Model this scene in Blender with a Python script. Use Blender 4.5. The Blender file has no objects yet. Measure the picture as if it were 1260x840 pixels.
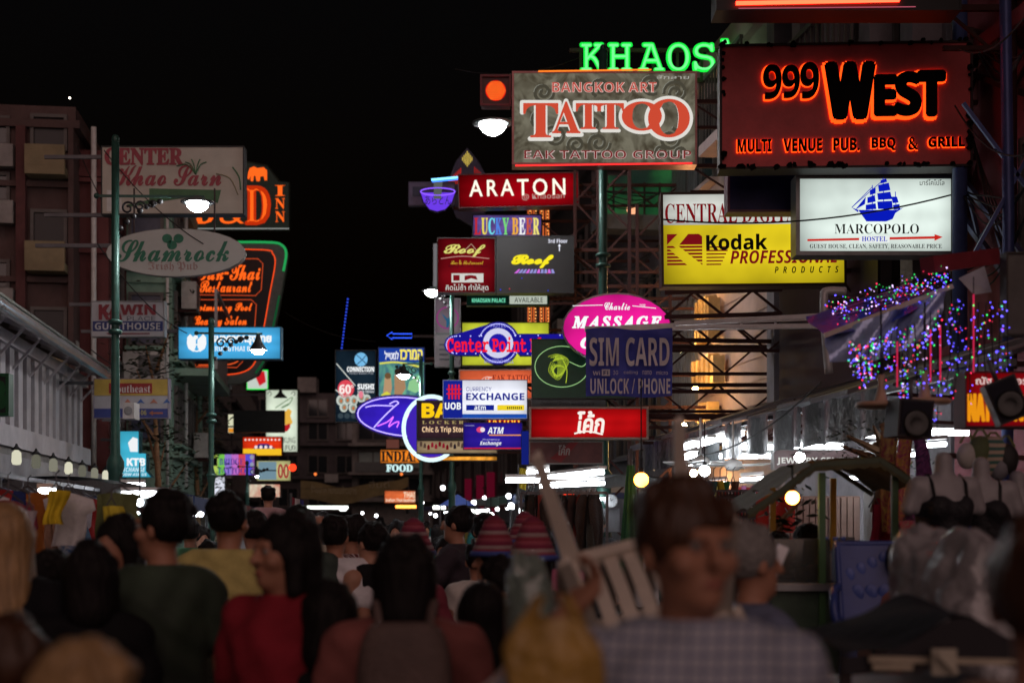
import bpy, math, random, os
import numpy as np
from mathutils import Vector, Matrix, noise as mnoise
random.seed(7)
SC = bpy.context.scene
COL = SC.collection
# ------------------------------------------------------------------ camera
F = 1750.0            # focal length in pixels of a 1260 px wide picture (50 mm on 36 mm)
EYE = 1.7             # eye height, horizon at picture row 640
cam = bpy.data.cameras.new('camera'); camo = bpy.data.objects.new('camera', cam); COL.objects.link(camo)
camo.location = (0, 0, EYE); camo.rotation_euler = (math.radians(90), 0, 0)
cam.lens = 50; cam.sensor_width = 36; cam.shift_y = 220/1260
cam.clip_start = .1; cam.clip_end = 900
cam.dof.use_dof = True; cam.dof.focus_distance = 14; cam.dof.aperture_fstop = 1.8
SC.camera = camo
# ------------------------------------------------------------------ night sky and faint sky glow
W = bpy.data.worlds.new('World'); SC.world = W; W.use_nodes = True
wn = W.node_tree; bg = wn.nodes['Background']
sky = wn.nodes.new('ShaderNodeTexSky'); sky.sky_type = 'NISHITA'; sky.sun_disc = False
sky.sun_elevation = math.radians(-3.5); sky.sun_rotation = math.radians(180)
wn.links.new(sky.outputs[0], bg.inputs[0]); bg.inputs[1].default_value = .05
sl = bpy.data.lights.new('sun', 'SUN'); sl.energy = .72; sl.angle = math.radians(70); sl.color = (1, .66, .6)
so = bpy.data.objects.new('sun', sl); COL.objects.link(so)
so.rotation_euler = (math.radians(62), 0, math.radians(12))
SC.view_settings.view_transform = 'Standard'; SC.view_settings.look = 'None'
SC.view_settings.exposure = 0; SC.view_settings.gamma = 1
SC.cycles.max_bounces = 5; SC.cycles.diffuse_bounces = 3; SC.cycles.glossy_bounces = 3
SC.cycles.transparent_max_bounces = 6; SC.cycles.transmission_bounces = 4
SC.cycles.sample_clamp_indirect = 3; SC.cycles.use_denoising = True
SC.cycles.caustics_reflective = False; SC.cycles.caustics_refractive = False
# ------------------------------------------------------------------ materials
def lin(c):
    c = [x/255.0 for x in c]
    return tuple((x/12.92 if x <= .04045 else ((x+.055)/1.055)**2.4) for x in c)
MC = {}
def E(rgb, s=1.0, light=False, vary=0.0, scale=1.5):
    """something that gives off light: display colour rgb, times s"""
    k = ('E', tuple(rgb), s, light, vary, scale)
    if k in MC: return MC[k]
    m = bpy.data.materials.new('glow'); m.use_nodes = True; n = m.node_tree; n.nodes.clear()
    o = n.nodes.new('ShaderNodeOutputMaterial'); e = n.nodes.new('ShaderNodeEmission')
    e.inputs[0].default_value = (*lin(rgb), 1); e.inputs[1].default_value = s
    if vary:      # light box: tube bands, dim edges, brighter patches painted into the glow, some dirt
        t = n.nodes.new('ShaderNodeTexCoord'); x = n.nodes.new('ShaderNodeTexNoise'); x.inputs['Scale'].default_value = scale
        x.inputs['Detail'].default_value = 2.5
        r = n.nodes.new('ShaderNodeMapRange'); r.inputs[1].default_value = .3; r.inputs[2].default_value = .7
        r.inputs[3].default_value = s*(1-vary); r.inputs[4].default_value = s*(1+vary*.5)
        n.links.new(t.outputs['Object'], x.inputs['Vector']); n.links.new(x.outputs[0], r.inputs[0])
        sp = n.nodes.new('ShaderNodeSeparateXYZ'); n.links.new(t.outputs['Generated'], sp.inputs[0]); last = r.outputs[0]
        def M(op, a, b=None):
            q = n.nodes.new('ShaderNodeMath'); q.operation = op
            for i, v in enumerate((a, b)):
                if v is None: continue
                if isinstance(v, (int, float)): q.inputs[i].default_value = v
                else: n.links.new(v, q.inputs[i])
            return q.outputs[0]
        for ax, pw in ((0, 6), (2, 4)):
            d = M('ABSOLUTE', M('SUBTRACT', M('MULTIPLY', sp.outputs[ax], 2.0), 1.0))
            last = M('MULTIPLY', last, M('SUBTRACT', 1.06, M('MULTIPLY', M('POWER', d, pw), .30+vary*.5)))
        w = M('ADD', .97, M('MULTIPLY', M('COSINE', M('MULTIPLY', sp.outputs[2], 18.8)), .05))
        n.links.new(M('MULTIPLY', last, w), e.inputs[1])
    n.links.new(e.outputs[0], o.inputs[0])
    m.cycles.emission_sampling = 'FRONT_BACK' if light else 'NONE'
    MC[k] = m; return m
def D(r, g, b, rough=.6, metal=0.0, vary=.25, scale=6, bump=.0, bscale=40, spec=.4, trans=0.0, alpha=1.0, stretch=None, coat=0.0):
    """ordinary surface, linear base colour"""
    k = ('D', r, g, b, rough, metal, vary, scale, bump, bscale, spec, trans, alpha, stretch, coat)
    if k in MC: return MC[k]
    m = bpy.data.materials.new('surface'); m.use_nodes = True; n = m.node_tree; p = n.nodes['Principled BSDF']
    p.inputs['Roughness'].default_value = rough; p.inputs['Metallic'].default_value = metal
    p.inputs['Specular IOR Level'].default_value = spec
    if trans: p.inputs['Transmission Weight'].default_value = trans
    if alpha < 1: p.inputs['Alpha'].default_value = alpha
    if coat: p.inputs['Coat Weight'].default_value = coat
    t = n.nodes.new('ShaderNodeTexCoord'); src = t.outputs['Object']
    if stretch:
        mp = n.nodes.new('ShaderNodeMapping'); mp.inputs['Scale'].default_value = stretch
        n.links.new(src, mp.inputs[0]); src = mp.outputs[0]
    x = n.nodes.new('ShaderNodeTexNoise'); x.inputs['Scale'].default_value = scale; x.inputs['Detail'].default_value = 5
    x.inputs['Roughness'].default_value = .65
    n.links.new(src, x.inputs['Vector'])
    c = n.nodes.new('ShaderNodeMapRange'); c.inputs[1].default_value = .3; c.inputs[2].default_value = .72
    c.inputs[3].default_value = 1-vary; c.inputs[4].default_value = 1+vary*.6
    mx = n.nodes.new('ShaderNodeMixRGB'); mx.blend_type = 'MULTIPLY'; mx.inputs[0].default_value = 1
    mx.inputs[1].default_value = (r, g, b, 1)
    n.links.new(x.outputs[0], c.inputs[0]); n.links.new(c.outputs[0], mx.inputs[2]); n.links.new(mx.outputs[0], p.inputs['Base Color'])
    if bump:
        y = n.nodes.new('ShaderNodeTexNoise'); y.inputs['Scale'].default_value = bscale; y.inputs['Detail'].default_value = 4
        bu = n.nodes.new('ShaderNodeBump'); bu.inputs['Strength'].default_value = bump; bu.inputs['Distance'].default_value = .02
        n.links.new(src, y.inputs['Vector']); n.links.new(y.outputs[0], bu.inputs['Height']); n.links.new(bu.outputs[0], p.inputs['Normal'])
    MC[k] = m; return m
def pattern(kind, c1, c2, scale, emit=0.0, dist=3.0, rot=(0, 0, 0), rough=.8, light=False):
    """printed two-colour pattern: 'wave' swirls, 'stripe', 'check', 'rings'"""
    k = ('P', kind, c1, c2, scale, emit, dist, rot)
    if k in MC: return MC[k]
    m = bpy.data.materials.new('pattern'); m.use_nodes = True; n = m.node_tree; p = n.nodes['Principled BSDF']
    t = n.nodes.new('ShaderNodeTexCoord'); mp = n.nodes.new('ShaderNodeMapping'); mp.inputs['Rotation'].default_value = rot
    n.links.new(t.outputs['Object'], mp.inputs[0])
    r = n.nodes.new('ShaderNodeValToRGB'); r.color_ramp.elements[0].color = (*c1, 1); r.color_ramp.elements[1].color = (*c2, 1)
    if kind == 'check':
        w = n.nodes.new('ShaderNodeTexWave'); w.inputs['Scale'].default_value = scale; w.bands_direction = 'X'
        w2 = n.nodes.new('ShaderNodeTexWave'); w2.inputs['Scale'].default_value = scale; w2.bands_direction = 'Z'
        n.links.new(mp.outputs[0], w.inputs[0]); n.links.new(mp.outputs[0], w2.inputs[0])
        a = n.nodes.new('ShaderNodeMath'); a.operation = 'MAXIMUM'; n.links.new(w.outputs['Fac'], a.inputs[0]); n.links.new(w2.outputs['Fac'], a.inputs[1])
        n.links.new(a.outputs[0], r.inputs[0]); r.color_ramp.elements[0].position = .72; r.color_ramp.elements[1].position = .85
    elif kind == 'blot':
        w = n.nodes.new('ShaderNodeTexNoise'); w.inputs['Scale'].default_value = scale; w.inputs['Detail'].default_value = 3; w.inputs['Distortion'].default_value = dist
        n.links.new(mp.outputs[0], w.inputs[0]); n.links.new(w.outputs[0], r.inputs[0]); r.color_ramp.elements[0].position = .35; r.color_ramp.elements[1].position = .65
    else:
        w = n.nodes.new('ShaderNodeTexWave'); w.inputs['Scale'].default_value = scale; w.inputs['Distortion'].default_value = dist
        w.bands_direction = 'Z' if kind == 'rings' else 'X'; w.inputs['Detail'].default_value = 1.5
        n.links.new(mp.outputs[0], w.inputs[0]); n.links.new(w.outputs['Fac'], r.inputs[0])
        r.color_ramp.elements[0].position = .35; r.color_ramp.elements[1].position = .6
    if emit:
        p.inputs['Base Color'].default_value = (.02, .02, .02, 1)
        n.links.new(r.outputs[0], p.inputs['Emission Color']); p.inputs['Emission Strength'].default_value = emit
        m.cycles.emission_sampling = 'FRONT_BACK' if light else 'NONE'
    else:
        n.links.new(r.outputs[0], p.inputs['Base Color'])
    p.inputs['Roughness'].default_value = rough
    MC[k] = m; return m
def shutter_like(rgb, scale):
    return pattern('rings', tuple(x*.6 for x in rgb), rgb, scale, dist=0)
STEEL = D(.13, .13, .14, .5, .6); DARKST = D(.05, .035, .035, .6, .3); RUST = D(.06, .02, .017, .8, .1, bump=.3)
WPAINT = D(.62, .62, .6, .5, 0, .2); BLACK = D(.012, .012, .013, .55); RUBBER = D(.02, .02, .02, .8)
WOOD = D(.28, .15, .07, .6, 0, .4, 8, .2, 30, stretch=(1, 1, 6)); CABLE = D(.01, .01, .01, .7)
GREENP = D(.03, .09, .07, .4, .2, .3, 9, .15, 30)
# ------------------------------------------------------------------ mesh helpers
class MB:
    def __init__(s): s.v = []; s.f = []; s.mi = []; s.cur = 0; s.smooth = []
    def add(s, vs, fs, sm=False):
        b = len(s.v); s.v += [tuple(x) for x in vs]
        for f in fs: s.f.append([i+b for i in f]); s.mi.append(s.cur); s.smooth.append(sm)
        return s
    def box(s, x0, x1, y0, y1, z0, z1):
        if x0 > x1: x0, x1 = x1, x0
        if y0 > y1: y0, y1 = y1, y0
        if z0 > z1: z0, z1 = z1, z0
        v = [(x0,y0,z0),(x1,y0,z0),(x1,y1,z0),(x0,y1,z0),(x0,y0,z1),(x1,y0,z1),(x1,y1,z1),(x0,y1,z1)]
        return s.add(v, [(0,3,2,1),(4,5,6,7),(0,1,5,4),(1,2,6,5),(2,3,7,6),(3,0,4,7)])
    def bar(s, p, q, w, h=None, up=(0,0,1)):
        h = h or w; p = Vector(p); q = Vector(q); d = (q-p)
        if d.length < 1e-6: return s
        d.normalize(); u = Vector(up)
        if abs(d.dot(u)) > .95: u = Vector((0,1,0)) if abs(d.y) < .9 else Vector((1,0,0))
        a = d.cross(u).normalized()*w/2; b = a.cross(d).normalized()*h/2
        v = [p-a-b, p+a-b, p+a+b, p-a+b, q-a-b, q+a-b, q+a+b, q-a+b]
        return s.add(v, [(0,3,2,1),(4,5,6,7),(0,1,5,4),(1,2,6,5),(2,3,7,6),(3,0,4,7)])
    def tube(s, pts, r, n=6, closed=False, cap=True):
        pts = [Vector(p) for p in pts]; N = len(pts); rs = r if isinstance(r, (list, tuple)) else [r]*N
        vs = []; pa = None
        for i, p in enumerate(pts):
            if closed: d = pts[(i+1) % N]-pts[i-1]
            else: d = pts[min(i+1, N-1)]-pts[max(i-1, 0)]
            if d.length < 1e-9: d = Vector((0,0,1))
            d.normalize()
            if pa is None:
                u = Vector((0,1,0)) if abs(d.y) < .9 else Vector((1,0,0)); pa = d.cross(u).normalized()
            a = pa - d*pa.dot(d)
            if a.length < 1e-5: a = d.cross(Vector((1,0,0)))
            a.normalize(); pa = a; b = d.cross(a)
            for k in range(n):
                t = 2*math.pi*k/n; vs.append(p+(a*math.cos(t)+b*math.sin(t))*rs[i])
        fs = []
        for i in range(N if closed else N-1):
            j = (i+1) % N
            for k in range(n): fs.append((i*n+k, i*n+(k+1) % n, j*n+(k+1) % n, j*n+k))
        if cap and not closed: fs.append(tuple(range(n))[::-1]); fs.append(tuple((N-1)*n+k for k in range(n)))
        return s.add(vs, fs, n > 5)
    def lathe(s, prof, n=16, c=(0,0,0), cap=True):
        vs = []; N = len(prof)
        for r, z in prof:
            for k in range(n):
                t = 2*math.pi*k/n; vs.append((c[0]+r*math.cos(t), c[1]+r*math.sin(t), c[2]+z))
        fs = [(i*n+k, i*n+(k+1) % n, (i+1)*n+(k+1) % n, (i+1)*n+k) for i in range(N-1) for k in range(n)]
        if cap: fs += [tuple(range(n))[::-1], tuple((N-1)*n+k for k in range(n))]
        return s.add(vs, fs, True)
    def prism(s, pts, y0, y1):
        """polygon pts (x,z) extruded from y0 (front) to y1"""
        N = len(pts); v = [(x, y0, z) for x, z in pts]+[(x, y1, z) for x, z in pts]
        return s.add(v, [tuple(range(N)), tuple(range(2*N-1, N-1, -1))]+[(i, N+i, N+(i+1) % N, (i+1) % N) for i in range(N)])
    def ball(s, c, r, n=8, m=6):
        rx, ry, rz = r if isinstance(r, (tuple, list)) else (r, r, r)
        vs = [(c[0], c[1], c[2]-rz)]
        for i in range(1, m):
            a = math.pi*i/m
            for k in range(n):
                t = 2*math.pi*k/n; vs.append((c[0]+rx*math.sin(a)*math.cos(t), c[1]+ry*math.sin(a)*math.sin(t), c[2]-rz*math.cos(a)))
        vs.append((c[0], c[1], c[2]+rz)); L = len(vs)-1
        fs = [(0, 1+(k+1) % n, 1+k) for k in range(n)]
        fs += [(1+i*n+k, 1+i*n+(k+1) % n, 1+(i+1)*n+(k+1) % n, 1+(i+1)*n+k) for i in range(m-2) for k in range(n)]
        fs += [(1+(m-2)*n+k, 1+(m-2)*n+(k+1) % n, L) for k in range(n)]
        return s.add(vs, fs, True)
    def grid(s, fn, nu, nv, sm=True):
        vs = [fn(i/nu, j/nv) for j in range(nv+1) for i in range(nu+1)]; w = nu+1
        return s.add(vs, [(j*w+i, j*w+i+1, (j+1)*w+i+1, (j+1)*w+i) for j in range(nv) for i in range(nu)], sm)
    def mesh(s, name, mats):
        me = bpy.data.meshes.new(name); me.from_pydata(s.v, [], s.f)
        if not isinstance(mats, (list, tuple)): mats = [mats]
        for m in mats: me.materials.append(m)
        if len(mats) > 1: me.polygons.foreach_set('material_index', s.mi)
        me.polygons.foreach_set('use_smooth', s.smooth); me.update(); return me
    def build(s, name, mat, parent=None, loc=(0,0,0), rot=(0,0,0)):
        o = bpy.data.objects.new(name, s.mesh(name, mat)); COL.objects.link(o); o.parent = parent
        o.location = loc; o.rotation_euler = rot; return o
def tag(o, label=None, cat=None, group=None, kind=None):
    if label: o['label'] = label
    if cat: o['category'] = cat
    if group: o['group'] = group
    if kind: o['kind'] = kind
    return o
def thing(name, label, cat, loc=(0,0,0), rot=(0,0,0), group=None):
    o = bpy.data.objects.new(name, None); COL.objects.link(o); o.location = loc; o.rotation_euler = rot
    o.empty_display_size = .1
    return tag(o, label, cat, group)
def copy_tree(o, parent=None, loc=None, label=None, rot=None):
    c = o.copy(); COL.objects.link(c); c.parent = parent
    if loc is not None: c.location = loc
    if rot is not None: c.rotation_euler = rot
    if label: c['label'] = label
    for ch in list(o.children): copy_tree(ch, c)
    return c
def at(px, Y): return (px-630)/F*Y
def P(px, py, Y): return Vector(((px-630)/F*Y, Y, EYE+(640-py)/F*Y))
def LX(Y, off=0): return -4-.131*Y+off      # left building line
def RX(Y, off=0): return 6-.131*Y-off       # right building line (off: metres out into the street)
SYAW = math.atan(.131)
def bez(pts, n=6):
    """Catmull-Rom through points"""
    P_ = [Vector(p) for p in pts]; out = []
    for i in range(len(P_)-1):
        a = P_[max(i-1, 0)]; b = P_[i]; c = P_[i+1]; d = P_[min(i+2, len(P_)-1)]
        for k in range(n):
            t = k/n; out.append(.5*((2*b)+(c-a)*t+(2*a-5*b+4*c-d)*t*t+(3*b-a-3*c+d)*t**3))
    out.append(P_[-1]); return out
# ------------------------------------------------------------------ lettering
_FD = os.path.join(bpy.utils.resource_path('LOCAL'), 'datafiles', 'fonts'); _FC = {}
def font(fn):
    if fn not in _FC:
        try: _FC[fn] = bpy.data.fonts.load(os.path.join(_FD, fn))
        except Exception: _FC[fn] = None
    return _FC[fn]
STY = {'sb': (0x1D400, 0x1D41A, 0x1D7CE), 'sbi': (0x1D468, 0x1D482, 0x1D7CE), 'script': (0x1D4D0, 0x1D4EA, 0x1D7CE), 'b': (0x1D5D4, 0x1D5EE, 0x1D7EC),
       'bi': (0x1D63C, 0x1D656, 0x1D7EC), 'mono': (0x1D670, 0x1D68A, 0x1D7F6), 'goth': (0x1D56C, 0x1D586, 0x1D7CE)}
_TC = {}
def glyphs(s, style, off=0.0, ext=0.0, bev=0.0, space=1.0):
    k = (s, style, off, ext, bev, space)
    if k in _TC: return _TC[k]
    fn = None; body = s
    if style in STY:
        U, L, N = STY[style]; body = ''
        for c in s:
            if 'A' <= c <= 'Z': c = chr(U+ord(c)-65)
            elif 'a' <= c <= 'z': c = chr(L+ord(c)-97)
            elif '0' <= c <= '9': c = chr(N+ord(c)-48)
            body += c
        fn = 'NotoSansMath-Regular.woff2'
    elif style == 'thai': fn = 'NotoSansThai-VariableFont_wdth,wght.woff2'
    elif style == 'hebrew': fn = 'NotoSansHebrew-Regular.woff2'
    elif style == 'cjk': fn = 'Noto Sans CJK Regular.woff2'
    elif style == 'inter': fn = 'Inter.woff2'
    c = bpy.data.curves.new('t', 'FONT'); c.body = body; c.size = 1; c.resolution_u = 3; c.offset = off; c.extrude = ext
    c.space_character = space
    if bev: c.fill_mode = 'NONE'; c.bevel_depth = bev; c.bevel_resolution = 1; c.extrude = 0
    if fn and font(fn): c.font = font(fn)
    o = bpy.data.objects.new('t', c); me = bpy.data.meshes.new_from_object(o)
    n = len(me.vertices); co = np.zeros(n*3, dtype=np.float32); me.vertices.foreach_get('co', co); co = co.reshape(-1, 3)
    fs = [tuple(p.vertices) for p in me.polygons]
    bpy.data.objects.remove(o); bpy.data.curves.remove(c); bpy.data.meshes.remove(me)
    _TC[k] = (co, fs); return _TC[k]
# ------------------------------------------------------------------ signs
class Sign:
    """A hanging sign. Drawing coordinates are the photograph's pixels, turned into metres at the sign's own distance."""
    def __init__(s, x0, y0, x1, y1, Y, label, face, frame=STEEL, depth=.22, rim=2.0, roll=0, yaw=0, shape='box', name='shop_sign', cat='sign', group=None, framed=True, nrim=28):
        s.k = Y/F; s.cx = (x0+x1)/2; s.cy = (y0+y1)/2; s.Y = Y; s.d = depth
        s.o = thing(name, label, cat, P(s.cx, s.cy, Y), (0, math.radians(roll), math.radians(yaw)), group)
        s.b = (x0, y0, x1, y1)
        w = (x1-x0)/2*s.k; h = (y1-y0)/2*s.k; r = rim*s.k
        if shape == 'box':
            MB().box(-w+r, w-r, -depth/2, -depth/2+.02, -h+r, h-r).build('panel', face, s.o)
            if framed:
                m = MB().box(-w+r*.2, w-r*.2, -depth/2+.021, depth/2, -h+r*.2, h-r*.2); m.build('cabinet', frame, s.o)
                m = MB(); f = -depth/2-.012
                m.box(-w, w, f, depth/2+.003, h-r+.001, h); m.box(-w, w, f, depth/2+.003, -h, -h+r-.001)
                m.box(-w, -w+r-.001, f, depth/2+.003, -h+r, h-r); m.box(w-r+.001, w, f, depth/2+.003, -h+r, h-r); m.build('frame', frame, s.o)
        else:
            pts = [(w*math.cos(2*math.pi*i/nrim), h*math.sin(2*math.pi*i/nrim)) for i in range(nrim)] if shape == 'oval' else [((a-s.cx)*s.k, (s.cy-b)*s.k) for a, b in shape]
            MB().prism(pts, -depth/2, -depth/2+.02).build('panel', face, s.o)
            MB().prism([(x*.995, z*.995) for x, z in pts], -depth/2+.021, depth/2).build('cabinet', frame, s.o)
            MB().tube([(x, -depth/2+.01, z) for x, z in pts], r, 5, True).build('rim', frame, s.o)
    def L(s, px, py): return ((px-s.cx)*s.k, (s.cy-py)*s.k)
    def y(s, lv): return -s.d/2-.005*lv-.002
    def txt(s, t, style, x0, y0, x1, y1, mat, lv=1, off=0.0, ext=.0, bev=0.0, name='lettering', space=1.0, shear=0.0, rise=0.0):
        fat = off if off > .004 and not bev else 0
        co, fs = glyphs(t, style, 0 if fat else off, 0, bev, space)
        if not len(co): return
        co = co.copy(); mn = co.min(0); mxx = co.max(0); a = (co[:, 0]-mn[0])/max(mxx[0]-mn[0], 1e-6); b = (co[:, 1]-mn[1])/max(mxx[1]-mn[1], 1e-6)
        lx, lz = s.L(x0, y1); hx, hz = s.L(x1, y0)
        X = lx+(hx-lx)*a+shear*(hz-lz)*b; Z = lz+(hz-lz)*b+rise*s.k*a
        zz = co[:, 2]*(hz-lz)
        Yv = s.y(lv)-zz
        n = len(X); vs = list(zip(X.tolist(), Yv.tolist() if bev else [s.y(lv)]*n, Z.tolist())); m = MB()
        if fat:      # heavier strokes: the same outline repeated a stroke-width apart
            r = fat*(hz-lz)*1.3
            for q in range(8): m.add([(v[0]+r*math.cos(q*.785), v[1]-ext-.0002*(q+1), v[2]+r*math.sin(q*.785)) for v in vs], fs)
        if ext and not bev:   # raised letters: front, back and walls
            m.add([(v[0], v[1]-ext, v[2]) for v in vs], fs)
            ed = {}
            for f in fs:
                for i in range(len(f)):
                    e = (f[i], f[(i+1) % len(f)]); ed[e] = 1
            wall = [e for e in ed if (e[1], e[0]) not in ed]
            m.add([(v[0], v[1]-ext, v[2]) for v in vs]+vs, [(a_, a_+n, b_+n, b_) for a_, b_ in wall])
        else: m.add(vs, fs)
        return m.build(name, mat, s.o)
    def rect(s, x0, y0, x1, y1, mat, lv=1, name='printed_band', t=.0):
        a, b = s.L(x0, y1); c, d = s.L(x1, y0); y = s.y(lv)
        return MB().box(a, c, y-t, y+.0015, b, d).build(name, mat, s.o)
    def poly(s, pts, mat, lv=1, name='emblem', mir=None):
        m = MB(); y = s.y(lv)
        for q in ([pts] if not isinstance(pts[0][0], (tuple, list)) else pts):
            m.prism([s.L(*p) for p in q], y, y+.0015)
            if mir is not None: m.prism([s.L(2*mir-p[0], p[1]) for p in reversed(q)], y, y+.0015)
        return m.build(name, mat, s.o)
    def oval(s, cx, cy, rx, ry, mat, lv=1, name='emblem', n=24):
        return s.poly([(cx+rx*math.cos(2*math.pi*i/n), cy+ry*math.sin(2*math.pi*i/n)) for i in range(n)], mat, lv, name)
    def ring(s, cx, cy, rx, ry, w, mat, lv=1, name='ring', n=32, a0=0, a1=360):
        full = a1-a0 >= 360; N = n if full else n+1
        pts = [(cx+rx*math.cos(math.radians(a0+(a1-a0)*i/n)), cy-ry*math.sin(math.radians(a0+(a1-a0)*i/n))) for i in range(N)]
        return s.tube(pts, w, mat, lv, name, closed=full, smooth=False)
    def tube(s, pts, w, mat, lv=1, name='neon_tube', closed=False, smooth=True, n=4):
        y = s.y(lv); q = [(s.L(*p)[0], y, s.L(*p)[1]) for p in pts]
        if smooth: q = bez(q, n)
        return MB().tube(q, w*s.k/2, 6, closed).build(name, mat, s.o)
    def arm(s, py, side='r', n=1, lattice=True, mat=None, x_to=None, h=.35):
        """steel bracket from the sign's back to the building line"""
        mat = mat or RUST; Yb = s.Y
        z = (s.cy-py)*s.k
        if side == 'r': xa = (s.b[0]+s.b[2])/2*0+s.L(s.b[2], 0)[0]-.05; xb = (x_to if x_to is not None else RX(Yb)) - s.o.location.x
        else: xa = s.L(s.b[0], 0)[0]+.05; xb = (x_to if x_to is not None else LX(Yb)) - s.o.location.x
        y = s.d/2+.05; m = MB(); m.bar((xa, y, z), (xb, y, z), .05); 
        if lattice:
            m.bar((xa, y, z-h), (xb, y, z-h), .04); N = max(2, int(abs(xb-xa)/.4))
            for i in range(N):
                a = xa+(xb-xa)*i/N; b = xa+(xb-xa)*(i+1)/N
                m.bar((a, y, z-(h if i % 2 else 0)), (b, y, z-(0 if i % 2 else h)), .025)
        if s.o.rotation_euler.y == 0: m.build('bracket', mat, s.o)
        else:
            o = m.build('bracket', mat, s.o); o.rotation_euler.y = -s.o.rotation_euler.y
# ================================================================== GROUND
ASPH = D(.05, .048, .047, .75, 0, .4, 1.5, .4, 60, .4); PAVE = D(.16, .145, .14, .8, 0, .3, 3, .3, 40); KERB = D(.3, .28, .26, .8)
tag(MB().box(-300, 300, -60, 600, -.3, 0).build('ground', D(.07, .065, .06, .9)), kind='structure')
def strip(name, m, off0, off1, z0, z1, Y0=-6, Y1=140, lf=True):
    f = LX if lf else RX
    v = [(f(Y0, off0), Y0, z0), (f(Y0, off1), Y0, z0), (f(Y1, off1), Y1, z0), (f(Y1, off0), Y1, z0)]; v += [(a, b, z1) for a, b, c in v]
    fs = [(0,3,2,1),(4,5,6,7),(0,1,5,4),(1,2,6,5),(2,3,7,6),(3,0,4,7)]
    if not lf: fs = [q[::-1] for q in fs]
    return tag(MB().add(v, fs).build(name, m), kind='structure')
rd = [(LX(-6, 2.3), -6), (RX(-6, 2.2), -6), (RX(140, 2.2), 140), (LX(140, 2.3), 140)]
tag(MB().add([(x, y, .004) for x, y in rd], [(0,1,2,3)]).build('road', ASPH), kind='structure')
strip('pavement', PAVE, 0, 2.15, .0, .12); strip('kerb', KERB, 2.151, 2.3, .0, .135); strip('pavement', PAVE, 0, 2.05, .0, .12, lf=False); strip('kerb', KERB, 2.051, 2.2, .0, .135, lf=False)
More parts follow.
